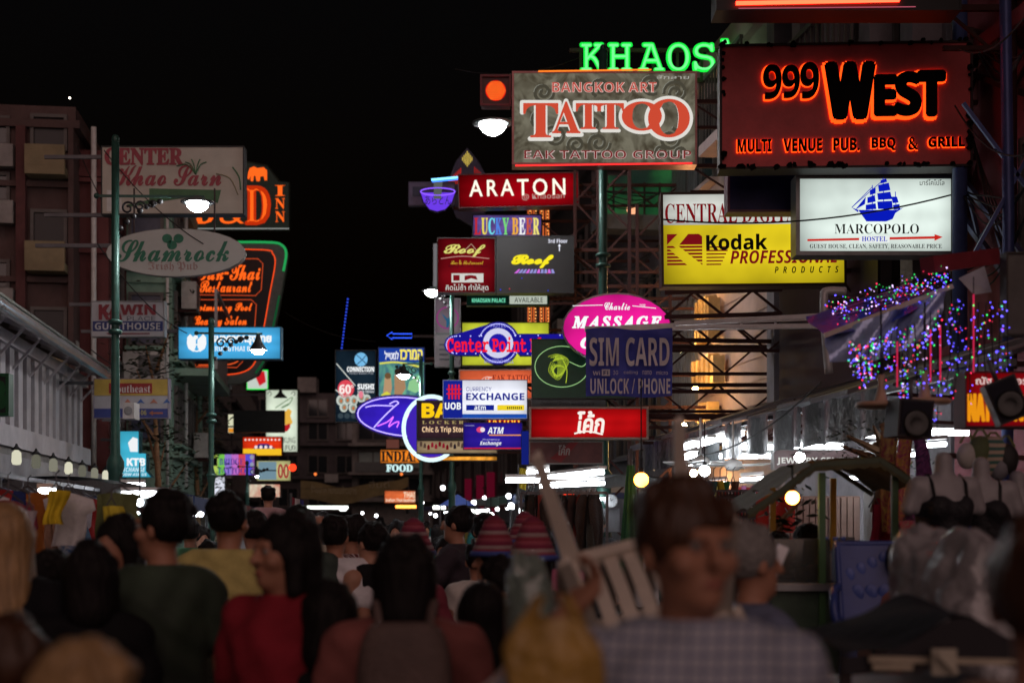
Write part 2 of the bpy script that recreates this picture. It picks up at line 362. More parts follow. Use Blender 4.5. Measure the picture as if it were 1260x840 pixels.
# ================================================================== BUILDINGS
GLASS = D(.02, .025, .03, .08, 0, .1, spec=.8); FRM = D(.10, .09, .085, .5)
class Bld:
    def __init__(s, side, Y0, Y1, h, wall, label, depth=9, setback=0, name='building', parapet=.5):
        s.sd = -1 if side == 'l' else 1; s.Y0 = Y0; s.L = (Y1-Y0)/math.cos(SYAW)-.03; s.h = h; s.dp = depth; s.wall = wall
        x = (LX(Y0)-setback) if side == 'l' else (RX(Y0)+setback)
        s.o = thing(name, label, 'building', (x, Y0, 0), (0, 0, SYAW))
        m = MB(); m.box(0, s.sd*depth, 0, s.L, 0, h); m.build('wall', wall, s.o)
        m = MB(); m.box(-s.sd*.12, s.sd*(depth+.1), -.1, s.L+.1-.1, h+.001, h+.14)
        m.box(-s.sd*.04, s.sd*.1, -.02, s.L, h+.141, h+parapet); m.box(s.sd*.101, s.sd*depth, -.02, .12, h+.141, h+parapet); m.build('parapet', wall, s.o)
    def T(s, f):   # street face or camera-facing end
        if f == 'street': return lambda u, n, z: (-s.sd*n, u, z)
        return lambda u, n, z: (s.sd*u, -n, z)
    def bx(s, m, f, u0, u1, n0, n1, z0, z1):
        T = s.T(f); a = T(u0, n0, z0); b = T(u1, n1, z1); m.box(a[0], b[0], a[1], b[1], a[2], b[2]); return m
    def part(s, nm, mat, f, *boxes, parent=None):
        m = MB()
        for q in boxes: s.bx(m, f, *q)
        return m.build(nm, mat, parent or s.o)
    def window(s, f, u0, u1, z0, z1, nv=1, nh=1, glass=None, frame=None, sill=True):
        t = .06; fr = frame or FRM; q = [(u0-t, u1+t, 0, .07, z1, z1+t), (u0-t, u1+t, 0, .07, z0-t, z0), (u0-t, u0, 0, .07, z0, z1), (u1, u1+t, 0, .07, z0, z1)]
        for i in range(1, nv+1): a = u0+(u1-u0)*i/(nv+1); q.append((a-.02, a+.02, .021, .06, z0, z1))
        for i in range(1, nh+1): a = z0+(z1-z0)*i/(nh+1); q.append((u0, u1, .021, .05, a-.015, a+.015))
        w = s.part('window', fr, f, *q); s.part('pane', glass or GLASS, f, (u0, u1, .0, .02, z0, z1), parent=w)
        if sill: s.part('sill', s.wall, f, (u0-.12, u1+.12, .0, .16, z0-t-.07, z0-t-.001), parent=w)
    def band(s, f, z, t=.18, d=.12, ln=None, mat=None): s.part('ledge', mat or s.wall, f, (-.05 if f == 'street' else .0, ln or (s.L if f == 'street' else s.dp), .0, d, z, z+t))
    def balcony(s, f, u0, u1, z, d=.9, solid=None, hh=.95):
        b = s.part('balcony', solid or s.wall, f, (u0, u1, 0, d, z-.15, z))
        if solid: s.part('balcony_front', solid, f, (u0, u1, d-.1, d+.001, z+.001, z+hh), parent=b)
        else:
            q = [(u0, u1, d-.05, d, z+hh-.05, z+hh)]; n = int((u1-u0)/.16)
            q += [(u0+(u1-u0)*i/n, u0+(u1-u0)*i/n+.025, d-.04, d-.015, z+.001, z+hh-.051) for i in range(n+1)]
            tag(s.part('railing', FRM, f, *q, parent=b), kind='stuff')
    def ac(s, f, u, z):
        a = s.part('air_conditioner', D(.42, .41, .38, .6), f, (u, u+.8, .12, .42, z, z+.55)); s.part('fan_grille', D(.12, .12, .12, .6), f, (u+.08, u+.5, .421, .43, z+.07, z+.48), parent=a)
        s.part('bracket', RUST, f, (u+.1, u+.15, .001, .4, z-.06, z-.001), (u+.65, u+.7, .001, .4, z-.06, z-.001), parent=a)
    def pipe(s, f, u, z0, z1, mat=None, r=.05, n=.1):
        T = s.T(f); MB().tube([T(u, n, z0), T(u, n, z1)], r, 8).build('drainpipe', mat or WPAINT, s.o)
    def shutter(s, f, u0, u1, z0, z1, mat, step=.22):
        q = s.part('roller_shutter', mat, f, (u0, u1, .0, .03, z0, z1)); n = int((z1-z0)/step)
        tag(s.part('shutter_slat', mat, f, *[(u0+.02, u1-.02, .031, .05, z0+i*step+.02, z0+(i+1)*step-.03) for i in range(n)], parent=q), kind='stuff')
MAROON = D(.095, .056, .052, .8, 0, .3, 2, .3, 30); BEIGE = D(.24, .19, .11, .8, 0, .25, 3); GREENW = D(.22, .36, .28, .8, 0, .25, 2, .2, 20); GREYW = D(.22, .21, .2, .85, 0, .35, 2, .3, 20)
CREAMW = D(.30, .27, .22, .85, 0, .35, 2, .3, 20); ROSEW = D(.26, .13, .13, .85, 0, .3, 2, .3, 20); DKW = D(.09, .08, .085, .85, 0, .35, 2, .3, 20)
# --- white louvred gallery house, near left
b = Bld('l', 6, 23.2, 2.45, GREYW, 'low white house with upright louvre boards and long gutter, near left', 8, parapet=.15)
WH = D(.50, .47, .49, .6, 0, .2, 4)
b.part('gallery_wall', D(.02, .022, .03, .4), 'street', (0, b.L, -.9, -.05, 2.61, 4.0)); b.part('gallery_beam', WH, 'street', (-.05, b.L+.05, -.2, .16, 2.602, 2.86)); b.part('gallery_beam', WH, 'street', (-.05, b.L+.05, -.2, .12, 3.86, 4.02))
sl = None
for i in range(34):
    u = .1+i*.51
    if u > b.L-.2: break
    o = b.part('louvre_board', WH, 'street', (u, u+.26, -.04, .06, 2.861, 3.859))
end = b.part('gable_wall', D(.40, .37, .34, .7), 'end', (0, 7.5, -b.L-.12, -b.L-.0, 2.6, 4.0))
for i in range(18):
    u = i*1.0; m = MB().bar((.47, u, 3.98), (.02, u, 4.14), .05).bar((.40, u, 3.99), (.05, u, 3.6), .03); m.build('eave_bracket', WH, b.o)
MB().tube([(.55, -.2, 3.98), (.55, b.L+.25, 3.98)], .07, 8).build('gutter', D(.55, .55, .55, .25, .6), b.o)
TL = D(.20, .21, .18, .6, 0, .4, 5, .2, 30)
for i in range(18):
    u = -.2+i*1.0; w_ = min(.97, b.L+.3-u)
    if w_ < .2: break
    m = MB(); a = [(.5, u, 4.06), (.5, u+w_, 4.06), (-2.6, u+w_, 5.1), (-2.6, u, 5.1)]; m.add(a+[(x, y, z+.05+.01*(i % 2)) for x, y, z in a], [(0,3,2,1),(4,5,6,7),(0,1,5,4),(1,2,6,5),(2,3,7,6),(3,0,4,7)])
    for r in range(6): t_ = r/6; m.bar((.5-3.1*t_, u, 4.13+1.04*t_), (.5-3.1*t_, u+w_, 4.13+1.04*t_), .03)
    m.build('roof_sheet', TL, b.o)
b.part('fascia', D(.30, .29, .30, .6), 'street', (-.1, b.L+2.6, .3, .42, 2.12, 2.44)); b.part('canopy', D(.28, .27, .27, .6), 'street', (-.1, b.L+2.6, .02, .299, 2.36, 2.44))
b.part('shop_back', D(.40, .38, .36, .7), 'street', (0, b.L, .0, .02, .3, 2.35))
# --- maroon balcony tower set back
b = Bld('l', 25.5, 40, 8.7, MAROON, 'tall maroon block with beige box balconies at the far left edge', 12, setback=.52, parapet=.4)
for z in (4.5, 6.24, 7.94):
    b.balcony('end', .08, .76, z, .45, BEIGE, .37); b.window('end', .16, .68, z+.42, z+.95, 0, 0, D(.01, .01, .012, .3), sill=False); b.band('end', z-.30, .10, .1, 6)
for z in (3.0, 4.2, 5.4, 6.95, 7.95):
    b.part('window_slab', D(.28, .26, .25, .8), 'end', (1.0, 6, .0, .25, z, z+.40)); b.window('end', 1.15, 1.9, z+.46, z+.88, 1, 0, sill=False); b.window('end', 2.1, 2.9, z+.46, z+.88, 1, 0, sill=False)
b.part('pilaster', D(.10, .035, .035, .8), 'end', (.80, .96, 0, .2, 0, 8.69)); b.part('pilaster', MAROON, 'end', (-.02, .07, 0, .15, 0, 8.69))
MB().ball((-.12, .3, 9.35), .016).build('roof_lamp', E((255, 240, 220), 12, True), b.o)
# --- maroon corner with pipes
b = Bld('l', 26.2, 28.2, 8.0, D(.13, .04, .04, .85, 0, .3, 2, .3, 30), 'narrow dark maroon corner building with white drainpipe behind the cream board', 5)
b.pipe('end', .25, 2.4, 8.9, WPAINT, .05); b.pipe('end', .62, 2.4, 9.0, RUST, .06); b.pipe('end', 1.2, 2.4, 9.0, D(.2, .06, .06), .08)
for z in (4.1, 6.6, 7.9): b.band('end', z, .08, .1, 1.2)
for z in (3.4, 5.8): b.window('street', .4, 1.5, z, z+1.3, 1, 1)
b.ac('end', .5, 4.4)
# --- green shophouse
b = Bld('l', 28.25, 33.5, 8.2, GREENW, 'pale green shophouse with shuttered windows above the white pub oval', 8, setback=-.95)
for z in (3.3, 5.2, 6.75): b.window('end', .22, .78, z, z+.95, 0, 1, D(.05, .06, .10, .3)); b.band('end', z-.35, .1, .08, .95)
b.pipe('end', .08, 2.4, 8.1, WPAINT, .03); b.pipe('end', .9, 2.4, 8.1, RUST, .03); b.ac('end', .1, 4.45)
for z in (3.1, 5.0, 6.7):
    for u in (.4, 2.1, 3.8): b.window('street', u, u+1.15, z+.2, z+1.25, 1, 0)
    b.band('street', z-.15, .12, .15)
b.balcony('street', .2, 5.0, 4.75, .8); b.ac('street', .6, 6.0); b.ac('street', 3.4, 3.1); b.pipe('street', 1.8, 2.4, 8.2, WPAINT, .04); b.pipe('street', 5.1, 2.4, 8.2, GREENW, .06)
b.part('gallery_rail', D(.4, .4, .4, .6), 'street', (.3, .36, .8, .86, 4.75, 6.3), (4.8, 4.86, .8, .86, 4.75, 6.3), (.3, 4.86, .8, .86, 6.3, 6.36))
b.part('roller_box', D(.05, .05, .1, .6), 'street', (1.2, 3.0, .16, .3, 6.9, 7.5))
b = Bld('l', 33.6, 38.5, 6.9, D(.14, .13, .12, .85, 0, .3, 2), 'grey shophouse with stepped concrete stair and dark balcony, left', 8)
for z in (3.0, 5.0):
    b.balcony('street', .1, 4.7, z, .9); 
    for u in (.5, 2.6): b.window('street', u, u+1.4, z+.3, z+1.5, 1, 1)
m = MB()
for i in range(9): m.box(.15, .9, 1.0+i*.38, 1.36+i*.38, 6.7-i*.28, 6.78-i*.28)
m.build('stair', D(.35, .33, .3, .8), b.o); b.ac('street', 1.0, 3.3)
b = Bld('l', 38.6, 47, 6.0, CREAMW, 'cream shophouse row with lit shop openings behind the far left signs', 8)
for z in (2.9, 4.4):
    for u in (.5, 2.5, 4.5, 6.4): b.window('street', u, u+1.2, z+.15, z+1.1, 1, 0, E((150, 120, 80), .35) if (u, z) in ((2.5, 2.9), (4.5, 2.9)) else None)
    b.band('street', z-.12, .1, .14)
b.balcony('street', .3, 7.8, 4.3, .7); b.pipe('street', 4.1, 2.4, 6, WPAINT)
b = Bld('l', 47.1, 60, 7.6, GREYW, 'grey three storey shophouse behind the duck poster', 9)
for z in (3, 4.7, 6.3):
    for u in (.6, 3, 5.4, 8, 10.4): b.window('street', u, u+1.4, z, z+1.1, 1, 0)
    b.band('street', z-.3, .12, .2)
b.ac('street', 2, 5.0); b.ac('street', 7, 3.3)
b = Bld('l', 60.1, 84, 9.3, DKW, 'dark far shophouse row at the end of the left side', 9)
for z in (3, 5, 7):
    for u in range(1, 22, 3): b.window('street', u, u+1.5, z, z+1.2, 1, 0)
    b.band('street', z-.3, .14, .2)
# --- cross building where the street bends
cb = thing('building', 'dark apartment building closing the street behind the sagging banner', 'building', (-16.2, 86, 0), (0, 0, .03))
m = MB(); m.box(0, 8.8, 0, 10, 0, 9.4); m.build('wall', DKW, cb)
def cwin(o, x0, x1, z0, z1, mat=None):
    w = MB().box(x0-.08, x1+.08, -.09, -.001, z1, z1+.08).box(x0-.08, x1+.08, -.09, -.001, z0-.08, z0).box(x0-.08, x0, -.09, -.001, z0, z1).box(x1, x1+.08, -.09, -.001, z0, z1).box((x0+x1)/2-.03, (x0+x1)/2+.03, -.08, -.021, z0, z1).build('window', FRM, o)
    MB().box(x0, x1, -.02, -.001, z0, z1).build('pane', mat or GLASS, w)
for z in (2.6, 4.6, 6.6, 8.0):
    for x in (.4, 2.1, 3.9, 5.6, 7.2): cwin(cb, x, x+1.1, z, z+1.0)
    MB().box(-.1, 8.9, -.35, -.091, z-.4, z-.25).build('ledge', DKW, cb)
MB().box(3.3, 4.4, -.6, 1, 9.4, 10.3).build('roof_tank', GREYW, cb)
MB().box(1.7, 2.5, -.45, -.1, 5.8, 6.3).build('air_conditioner', D(.4, .4, .38), cb); MB().box(4.9, 5.7, -.45, -.1, 4.0, 4.5).build('air_conditioner', D(.4, .4, .38), cb)
cb = thing('building', 'grey building with long pale glazed balcony under the black sushi poster', 'building', (-9.0, 80, 0), (0, 0, -.05))
m = MB(); m.box(0, 9, 0, 10, 0, 7.9); m.build('wall', GREYW, cb)
for z in (2.9, 4.4, 6.0):
    MB().box(-.1, 9, -.8, -.001, z-.15, z).build('balcony', GREYW, cb)
    for x in (.4, 2.4, 4.4, 6.6): cwin(cb, x, x+1.6, z+.25, z+1.15, D(.3, .38, .36, .3) if z == 4.4 and x in (.4, 2.4) else None)
MB().box(.3, 3.5, -.85, -.801, 4.4, 4.95).build('balcony_front', D(.12, .13, .13, .6), cb)
bk = thing('building', 'dark backdrop shophouse joining the right row to the end of the street', 'building', (-1, 92, 0)); MB().box(0, 14, 0, 8, 0, 7).build('wall', DKW, bk)
for z in (3, 5):
    for x in (1, 3, 5, 7, 9): cwin(bk, x, x+1.2, z, z+1.2)
# --- right side, near to far
RBW = D(.27, .055, .075, .7, 0, .25, 1.5, .2, 15)
b = Bld('r', 4, 13.6, 15, RBW, 'tall dark red building at the right edge behind steel brackets', 8)
for z in (3.6, 6.3, 8.8):
    for u in (1, 4, 6.6): b.window('street', u, u+1.6, z, z+1.3, 1, 0)
    b.band('street', z-.4, .14, .15)
b.pipe('street', 9.0, 3, 15, D(.08, .12, .3, .4), .07, .25); b.pipe('street', 8.3, 3, 15, RUST, .04); b.ac('street', 5.6, 5.0)
b = Bld('r', 13.65, 18.6, 15, D(.24, .22, .24, .8, 0, .3, 2, .3, 15), 'tall grey building with ribbed columns behind the red pub sign', 8)
for u in (.2, 1.3, 2.4, 3.5, 4.5): b.part('pilaster', b.wall, 'street', (u, u+.3, 0, .3, 3, 15))
for z in (4.2, 6.4, 8.6):
    for u in (.6, 1.7, 2.8, 3.85): b.window('street', u, u+.6, z, z+1.3, 0, 1, sill=False)
b.balcony('street', .3, 4.6, 8.3, .9); b.balcony('street', .3, 4.6, 6.0, .9)
b.part('recess_shade', D(.02, .015, .02, .6), 'street', (1.0, 4.2, .301, .33, 3.2, 5.6))  # flat dark panel on the wall, a recess's shade put into its colour
b = Bld('r', 18.65, 24.5, 8.5, D(.5, .38, .36, .7, 0, .2, 2, .2, 60), 'pinkish tiled side wall lit by warm spotlights, below the yellow photo sign', 8)
for i in range(12): b.part('tile_course', b.wall, 'street', (.0, 4.2, .0, .018, 3.0+i*.32, 3.29+i*.32))
for i in range(10): b.part('metal_cladding', D(.2, .2, .21, .5, .4), 'street', (4.3+i*.16, 4.42+i*.16, .0, .05, 2.7, 8.4))
b.window('street', 3.2, 4.8, 7.0, 8.2, 1, 0); b.balcony('street', .3, 2.4, 7.2, .5)
# little gold columns of house 4
b = Bld('r', 24.55, 32, 7.8, D(.12, .11, .12, .8, 0, .3, 2), 'dark building with arched green lit glass front under the tattoo box', 8)
GG_ = pattern('blot', lin((8, 44, 34)), lin((40, 120, 62)), 1.1, .45, .6)
ga = b.part('arched_glass', GG_, 'end', (-1.35, -.02, .02, .06, 6.9, 7.3), (-1.15, -.02, .02, .06, 7.301, 7.6), (-.8, -.02, .02, .06, 7.601, 7.85))
b.part('glass_bar', DARKST, 'end', (-1.4, 0, .061, .1, 6.86, 6.9), (-1.2, 0, .061, .1, 7.3, 7.33), *[(-1.35+i*.27, -1.32+i*.27, .061, .09, 6.9, 7.5) for i in range(5)], parent=ga)
b.part('support_slab', D(.1, .1, .1, .8), 'end', (-1.45, 0, .0, .5, 6.6, 6.85))
lf = MB()
for z in (3, 5):
    for u in (1, 3.2, 5.2): b.window('street', u, u+1.3, z, z+1.2, 1, 0)
b.ac('street', 2, 4.3); b.pipe('end', .3, 2.5, 6.2, D(.2, .2, .2)); b.pipe('end', .9, 2.5, 6.2, RUST)
lt = thing('paper_lantern', 'small round glowing peach lantern hanging before the green glass front', 'lantern', P(778, 258, 24.3)); MB().ball((0, 0, 0), (.1, .1, .085), 12, 8).build('shade', E((255, 176, 130), 1.15, True), lt); MB().bar((0, 0, .085), (0, 0, .5), .012).build('cord', CABLE, lt)
b = Bld('r', 32.1, 46, 9.6, D(.10, .085, .085, .8, 0, .3, 2), 'brown dark building behind the beer hall signs', 9)
for z in (3.2, 5.2, 7.2):
    for u in (.5, 3, 5.5, 8, 10.5): b.window('street', u, u+1.5, z, z+1.2, 1, 0); 
    b.band('street', z-.35, .12, .18)
b.balcony('street', .4, 8, 4.9, .8); b.ac('street', 2.2, 6.0)
b = Bld('r', 46.1, 92, 7.5, DKW, 'long dim shophouse row far down the right side', 9)
for z in (3, 5):
    for u in range(1, 42, 4): b.window('street', u, u+1.8, z, z+1.2, 1, 0)
for u in (4, 7.5, 12): b.part('lit_column', E((110, 16, 40), .45), 'street', (u, u+.35, .05, .3, 1.8, 3.4))
# --- columns of orange rope light
rl = thing('rope_light_column', 'tall columns of orange rope light behind the beer hall signs', 'string lights', P(663, 330, 27))
k = 27/F; m = MB(); 
for x in (-13, -9, -6, 2, 5.5, 9, 12): m.tube([(x*k, 0, (74 if x < 0 else 78)*k), (x*k, 0, -76*k)], .012, 4)
m.build('light_rope', E((215, 104, 48), .9), rl); m = MB(); n = 0
for x in (-11, -4, 3.5, 11):
    for z in range(-74, 76, 4): m.ball((x*k+random.uniform(-.01, .01), -.02, z*k), .014, 4, 3)
tag(m.build('bulb', E((255, 170, 90), 1.6), rl), kind='stuff'); MB().box(-15*k, -2*k, .03, .35, -76*k, 76*k).box(0, 14*k, .03, .35, -76*k, 79*k).build('column', D(.10, .04, .03, .6), rl); MB().box(-15*k, 14*k, .05, .3, -5.0, -76*k-.001).build('base', D(.05, .03, .03), rl)
# ================================================================== SIGNS, RIGHT SIDE OF THE STREET
ORN = (255, 92, 24); WHT = (245, 248, 250)
# --- red neon tube box over the top right
s = Sign(878, -60, 1176, 21, 12.2, 'black sign box with long red neon tube along its bottom at top right', BLACK, BLACK, .3)
s.tube([(902, 13), (1100, 9)], 5, E((255, 40, 22), 16, True), 3, 'neon_tube', smooth=False)
s.tube([(905, 19), (1120, 17)], 1.2, E((190, 90, 110), .8), 2, 'neon_tube', smooth=False)
s.arm(0, 'r', x_to=6.2)
# --- red pub sign with halo lit black letters
RP = D(.60, .075, .08, .55, .0, .3, 3, .15, 20)
s = Sign(885, 58, 1190, 211, 13, 'big red pub sign with black letters glowing orange around their edges', RP, D(.03, .012, .012, .6), .25, 3, yaw=-3)
HAL = E((255, 72, 16), 2.3, True); BL = D(.006, .004, .004, .8, spec=.08)
def halo(t, st, x0, y0, x1, y1, off, grow, ext=.05):
    s.txt(t, st, x0-grow*.6, y0-grow*.6, x1+grow*.6, y1+grow*.6, HAL, 2, off+.012, name='neon_tube')
    s.txt(t, st, x0, y0, x1, y1, BL, 4, off, ext=ext, name='letter')
for i, (t, a, b, u, v, of) in enumerate([('9', 937, 959, 86, 127, .0), ('9', 960, 981, 87, 126, .0), ('9', 982, 1004, 84, 127, .0),
        ('W', 1014, 1068, 88, 151, .05), ('E', 1072, 1095, 103, 149, .045), ('S', 1097, 1124, 100, 149, .045), ('T', 1124, 1153, 99, 150, .045)]):
    halo(t, 'b', a, u, b, v, of, 2.2)
for t, a, b in (('MULTI', 906, 947), ('VENUE', 962, 1008), ('PUB.', 1022, 1053), ('BBQ', 1068, 1096), ('&', 1112, 1123), ('GRILL', 1136, 1179)):
    halo(t, 'b', a, 176, b, 191 if t != 'GRILL' else 188, .012, 1.0, .02)
m = MB()
for i in range(70):   # ragged rusty edge
    a = random.random(); e = random.choice('tblr')
    X, Z = (885+305*a, 57+random.random()*4) if e == 't' else (885+305*a, 206+random.random()*3) if e == 'b' else (888+random.random()*3, 55+155*a) if e == 'l' else (1186, 55+155*a)
    x, z = s.L(X, Z); r = .012+.02*random.random()
    m.prism([(x+r*math.cos(t)*random.uniform(.6, 1.6), z+r*math.sin(t)*random.uniform(.6, 1.3)) for t in (0, 1.1, 2.2, 3.3, 4.4, 5.5)], s.y(4)-.01, s.y(0))
tag(m.build('torn_edge', BL, s.o), kind='stuff'); s.arm(75, 'r'); s.arm(190, 'r')
# --- blank dark blue sign below it
s = Sign(893, 213, 1110, 264, 13.9, 'blank dark blue sign with mauve rim behind the white hostel sign', D(.03, .035, .18, .4), D(.3, .12, .2, .5), .22, 3)
s.arm(220, 'r')
# --- white hostel sign
s = Sign(976, 219, 1170, 317, 13.3, 'bright white hostel light box with blue sailing ship and red arrow', E((226, 240, 232), .98, True, .22, 2.2), D(.25, .27, .27, .4, .5), .24, 5)
BLU = E((10, 30, 205), .8); BK = D(.01, .01, .012, .5); RD = E((215, 40, 30), .85)
s.poly([[(1052, 262), (1099, 262), (1094, 273), (1086, 276), (1062, 276)], [(1099, 262), (1107, 259), (1097, 266)], [(1052, 262), (1044, 259), (1052, 265)]], BLU)
s.poly([[(1063, 247), (1072, 244), (1073, 252), (1063, 254)], [(1061, 256), (1073, 254), (1074, 261), (1061, 262)], [(1066, 238), (1073, 235), (1073, 242), (1066, 244)],
        [(1076, 232), (1089, 229), (1091, 238), (1077, 240)], [(1075, 242), (1091, 240), (1093, 249), (1076, 250)], [(1075, 252), (1093, 251), (1094, 261), (1076, 261)],
        [(1092, 246), (1099, 246), (1101, 253), (1094, 254)], [(1094, 256), (1102, 255), (1103, 261), (1095, 262)], [(1079, 226), (1086, 224), (1087, 228), (1079, 230)],
        [(1061, 246), (1048, 262), (1060, 255)]], BLU, 2)
m = MB()
for a, b in (((1082, 223), (1083, 262)), ((1069, 232), (1069, 262)), ((1097, 240), (1098, 262)), ((1044, 259), (1069, 234)), ((1044, 259), (1082, 226))):
    p, q = s.L(*a), s.L(*b); m.bar((p[0], s.y(2), p[1]), (q[0], s.y(2), q[1]), .006)
m.build('emblem', BLU, s.o)
s.txt('MARCOPOLO', 'sb', 1023, 279, 1126, 291, D(.02, .035, .04, .5), off=-.004)
s.poly([(990, 297.5), (1145, 294), (1145, 291.5), (1155, 295), (1145, 299.5), (1145, 297), (990, 300)], RD, 1, 'arrow')
s.rect(1053, 293.5, 1090, 302, E((238, 244, 240), .95), 2, 'printed_band')
s.txt('HOSTEL', 'sb', 1056, 294.5, 1087, 300.5, BLU, 3)
s.txt('GUEST HOUSE, CLEAN, SAFETY, REASONABLE PRICE', 'sb', 993, 303.5, 1154, 309.5, D(.03, .04, .05, .5))
s.txt('มาร์โคโปโล', 'thai', 1127, 225, 1157, 232, D(.03, .04, .05, .5)); s.arm(235, 'r'); s.arm(300, 'r')
MB().bar((s.L(990, 0)[0], 0, s.L(0, 219)[1]), (s.L(990, 0)[0], 0, s.L(0, 206)[1]), .06).bar((s.L(1160, 0)[0], 0, s.L(0, 219)[1]), (s.L(1160, 0)[0], 0, s.L(0, 206)[1]), .06).build('hanger', RUST, s.o)
# --- yellow photo shop sign
s = Sign(812, 239, 1038, 354, 15.2, 'yellow and white photo shop light box with dark red striped emblem', E((238, 212, 34), .82, True, .3, 1.6), D(.06, .03, .02, .5), .24, 3, roll=-.6)
s.rect(815, 242, 1035, 279, E((228, 230, 222), .82, True, .2, 2), 1)
MAR = E((126, 16, 24), .85); s.txt('CENTRAL DIGITAL LAB', 'sb', 817, 253, 1030, 277, MAR, 2)
s.poly([[(819, 290), (832, 290), (819, 303)], [(845, 290), (858, 290), (862, 293), (862, 303), (834, 303)]], MAR, 1)
for i in range(6):
    y = 304.5+i*4.2; w = abs(i-1.0)*4.2
    s.poly([(819, y), (822+w*1.1, y), (825+w*1.1, y+2.4), (819, y+2.4)], MAR, 1); s.poly([(833+i*5.2, y), (862, y), (862, y+2.4), (836+i*5.2, y+2.4)], MAR, 1)
    s.rect(867, y+1, 885+(5-i)*2, y+2.6, MAR, 1)
s.txt('Kodak', 'b', 867, 291, 941, 310, BK, 2, off=.012); s.txt('PROFESSIONAL', 'bi', 896, 311, 1026, 327, MAR, 2, off=.005)
s.txt('PRODUCTS', 'bi', 950, 331, 1028, 339, BK, 2, space=1.9); s.arm(250, 'r'); s.arm(330, 'r')
# --- tattoo light box
s = Sign(630, 92, 856, 206, 19, 'tattoo shop light box with coral lettering over grey swirls', pattern('blot', lin((72, 66, 50)), lin((128, 124, 106)), 1.6, .75, 4, (0, .5, 0), light=True), D(.3, .12, .12, .3, .6), .28, 2.5)
def spiral(cx, cy, r, turns, w, a0, mat, lv=2):
    N = int(16*turns); s.tube([(cx+r*(1-.85*i/N)*math.cos(a0+i*.39), cy+r*(1-.85*i/N)*math.sin(a0+i*.39)) for i in range(N+1)], w, mat, lv, 'printed_swirl', smooth=False)
GS = E((150, 150, 138), .8); GD = E((78, 74, 62), .8)
for cx, cy, r, a in ((668, 118, 13, 0), (664, 150, 11, 2), (682, 172, 13, 4), (708, 182, 12, 1), (738, 112, 12, 2), (735, 180, 15, 0), (728, 158, 9, 3), (800, 108, 13, 1), (830, 118, 15, 3), (822, 175, 14, 5), (806, 140, 9, 2), (836, 192, 8, 2), (745, 140, 9, 4), (812, 190, 9, 0)):
    spiral(cx, cy, r, 1.8, 4.2, a, GD, 1); spiral(cx-.8, cy-.8, r, 1.8, 2.2, a, GS, 2)
s.txt('BANGKOK ART', 'b', 679, 107, 806, 119, E((238, 200, 190), .9), 10, off=.02, space=1.0); s.txt('BANGKOK ART', 'b', 679, 107, 806, 119, E((200, 84, 72), .85), 12, off=-.012)
for t, a, b, u, v in (('T', 644, 686, 133, 174), ('A', 679, 713, 131, 169), ('T', 708, 738, 133, 164), ('T', 734, 766, 133, 164), ('O', 764, 812, 131, 166), ('O', 796, 846, 128, 174)):
    s.txt(t, 'sb', a-2.5, u-2.5, b+2.5, v+2.5, E((232, 228, 220), .92), 10, off=.032); s.txt(t, 'sb', a, u, b, v, E((214, 78, 54), .9), 13, off=.008)
s.txt('EAK TATTOO GROUP', 'b', 645, 190, 848, 200, E((215, 190, 185), .85), 10, off=.02); s.txt('EAK TATTOO GROUP', 'b', 645, 190, 848, 200, E((130, 38, 38), .8), 12, off=-.015)
s.txt('สักลาย', 'thai', 806, 97, 846, 102, E((190, 190, 180), .8), 3)
s.tube([(634, 207.5), (850, 204.5)], 2.2, E((255, 50, 50), 1.4), 3, 'neon_tube', smooth=False); s.tube([(662, 92.5), (800, 90.5)], 2, E((255, 130, 40), 1.2), 3, 'neon_tube', smooth=False)
s.arm(120, 'r'); s.arm(200, 'r')
# --- green neon roof letters
t = thing('neon_roof_sign', 'green neon letters on roof frame above the tattoo light box', 'neon sign', P(820, 75, 20.6))
s = Sign.__new__(Sign); s.k = 20.6/F; s.cx = 820; s.cy = 75; s.d = .1; s.o = t; s.b = (712, 52, 930, 90)
for c, a, b in (('K', 714, 743), ('H', 748, 777), ('A', 785, 817), ('O', 820, 848), ('S', 852, 879), ('A', 883, 904), ('N', 909, 938)):
    dy = -5 if a > 880 else 0
    s.txt(c, 'mono', a, 55+dy, b, 90+dy, E((20, 215, 62), 1.4, True), 1, off=.024, name='neon_letter')
    s.txt(c, 'mono', a+1.2, 56.5+dy, b-1.2, 88.5+dy, E((120, 255, 150), 1.1), 5, off=-.006, name='neon_letter')
m = MB(); k = s.k
for px in range(715, 960, 30): m.bar(((px-820)*k, .15, -.28), ((px-820)*k, .15, .3), .04)
m.bar((-1.4, .15, -.24), (3.0, .15, -.24), .06).bar((-1.4, .15, .2), (3.0, .15, .2), .05); m.build('support_frame', DARKST, t)
# --- red restaurant sign above the beer hall
s = Sign(564, 215, 712, 257, 24, 'deep red light box with thin white capital letters beside the noodle bowl', E((150, 4, 16), .95, True, .55, .9), D(.08, .01, .015, .4), .25, 1.5, roll=-1.2)
s.txt('ARATON', 'none', 578, 223, 695, 243, E((255, 246, 226), 1.1), 2, off=.012, space=1.35, rise=0); s.txt('@ Khaosan', 'inter', 642, 241, 694, 249, E((205, 170, 160), .8), 2)
s.arm(225, 'r')
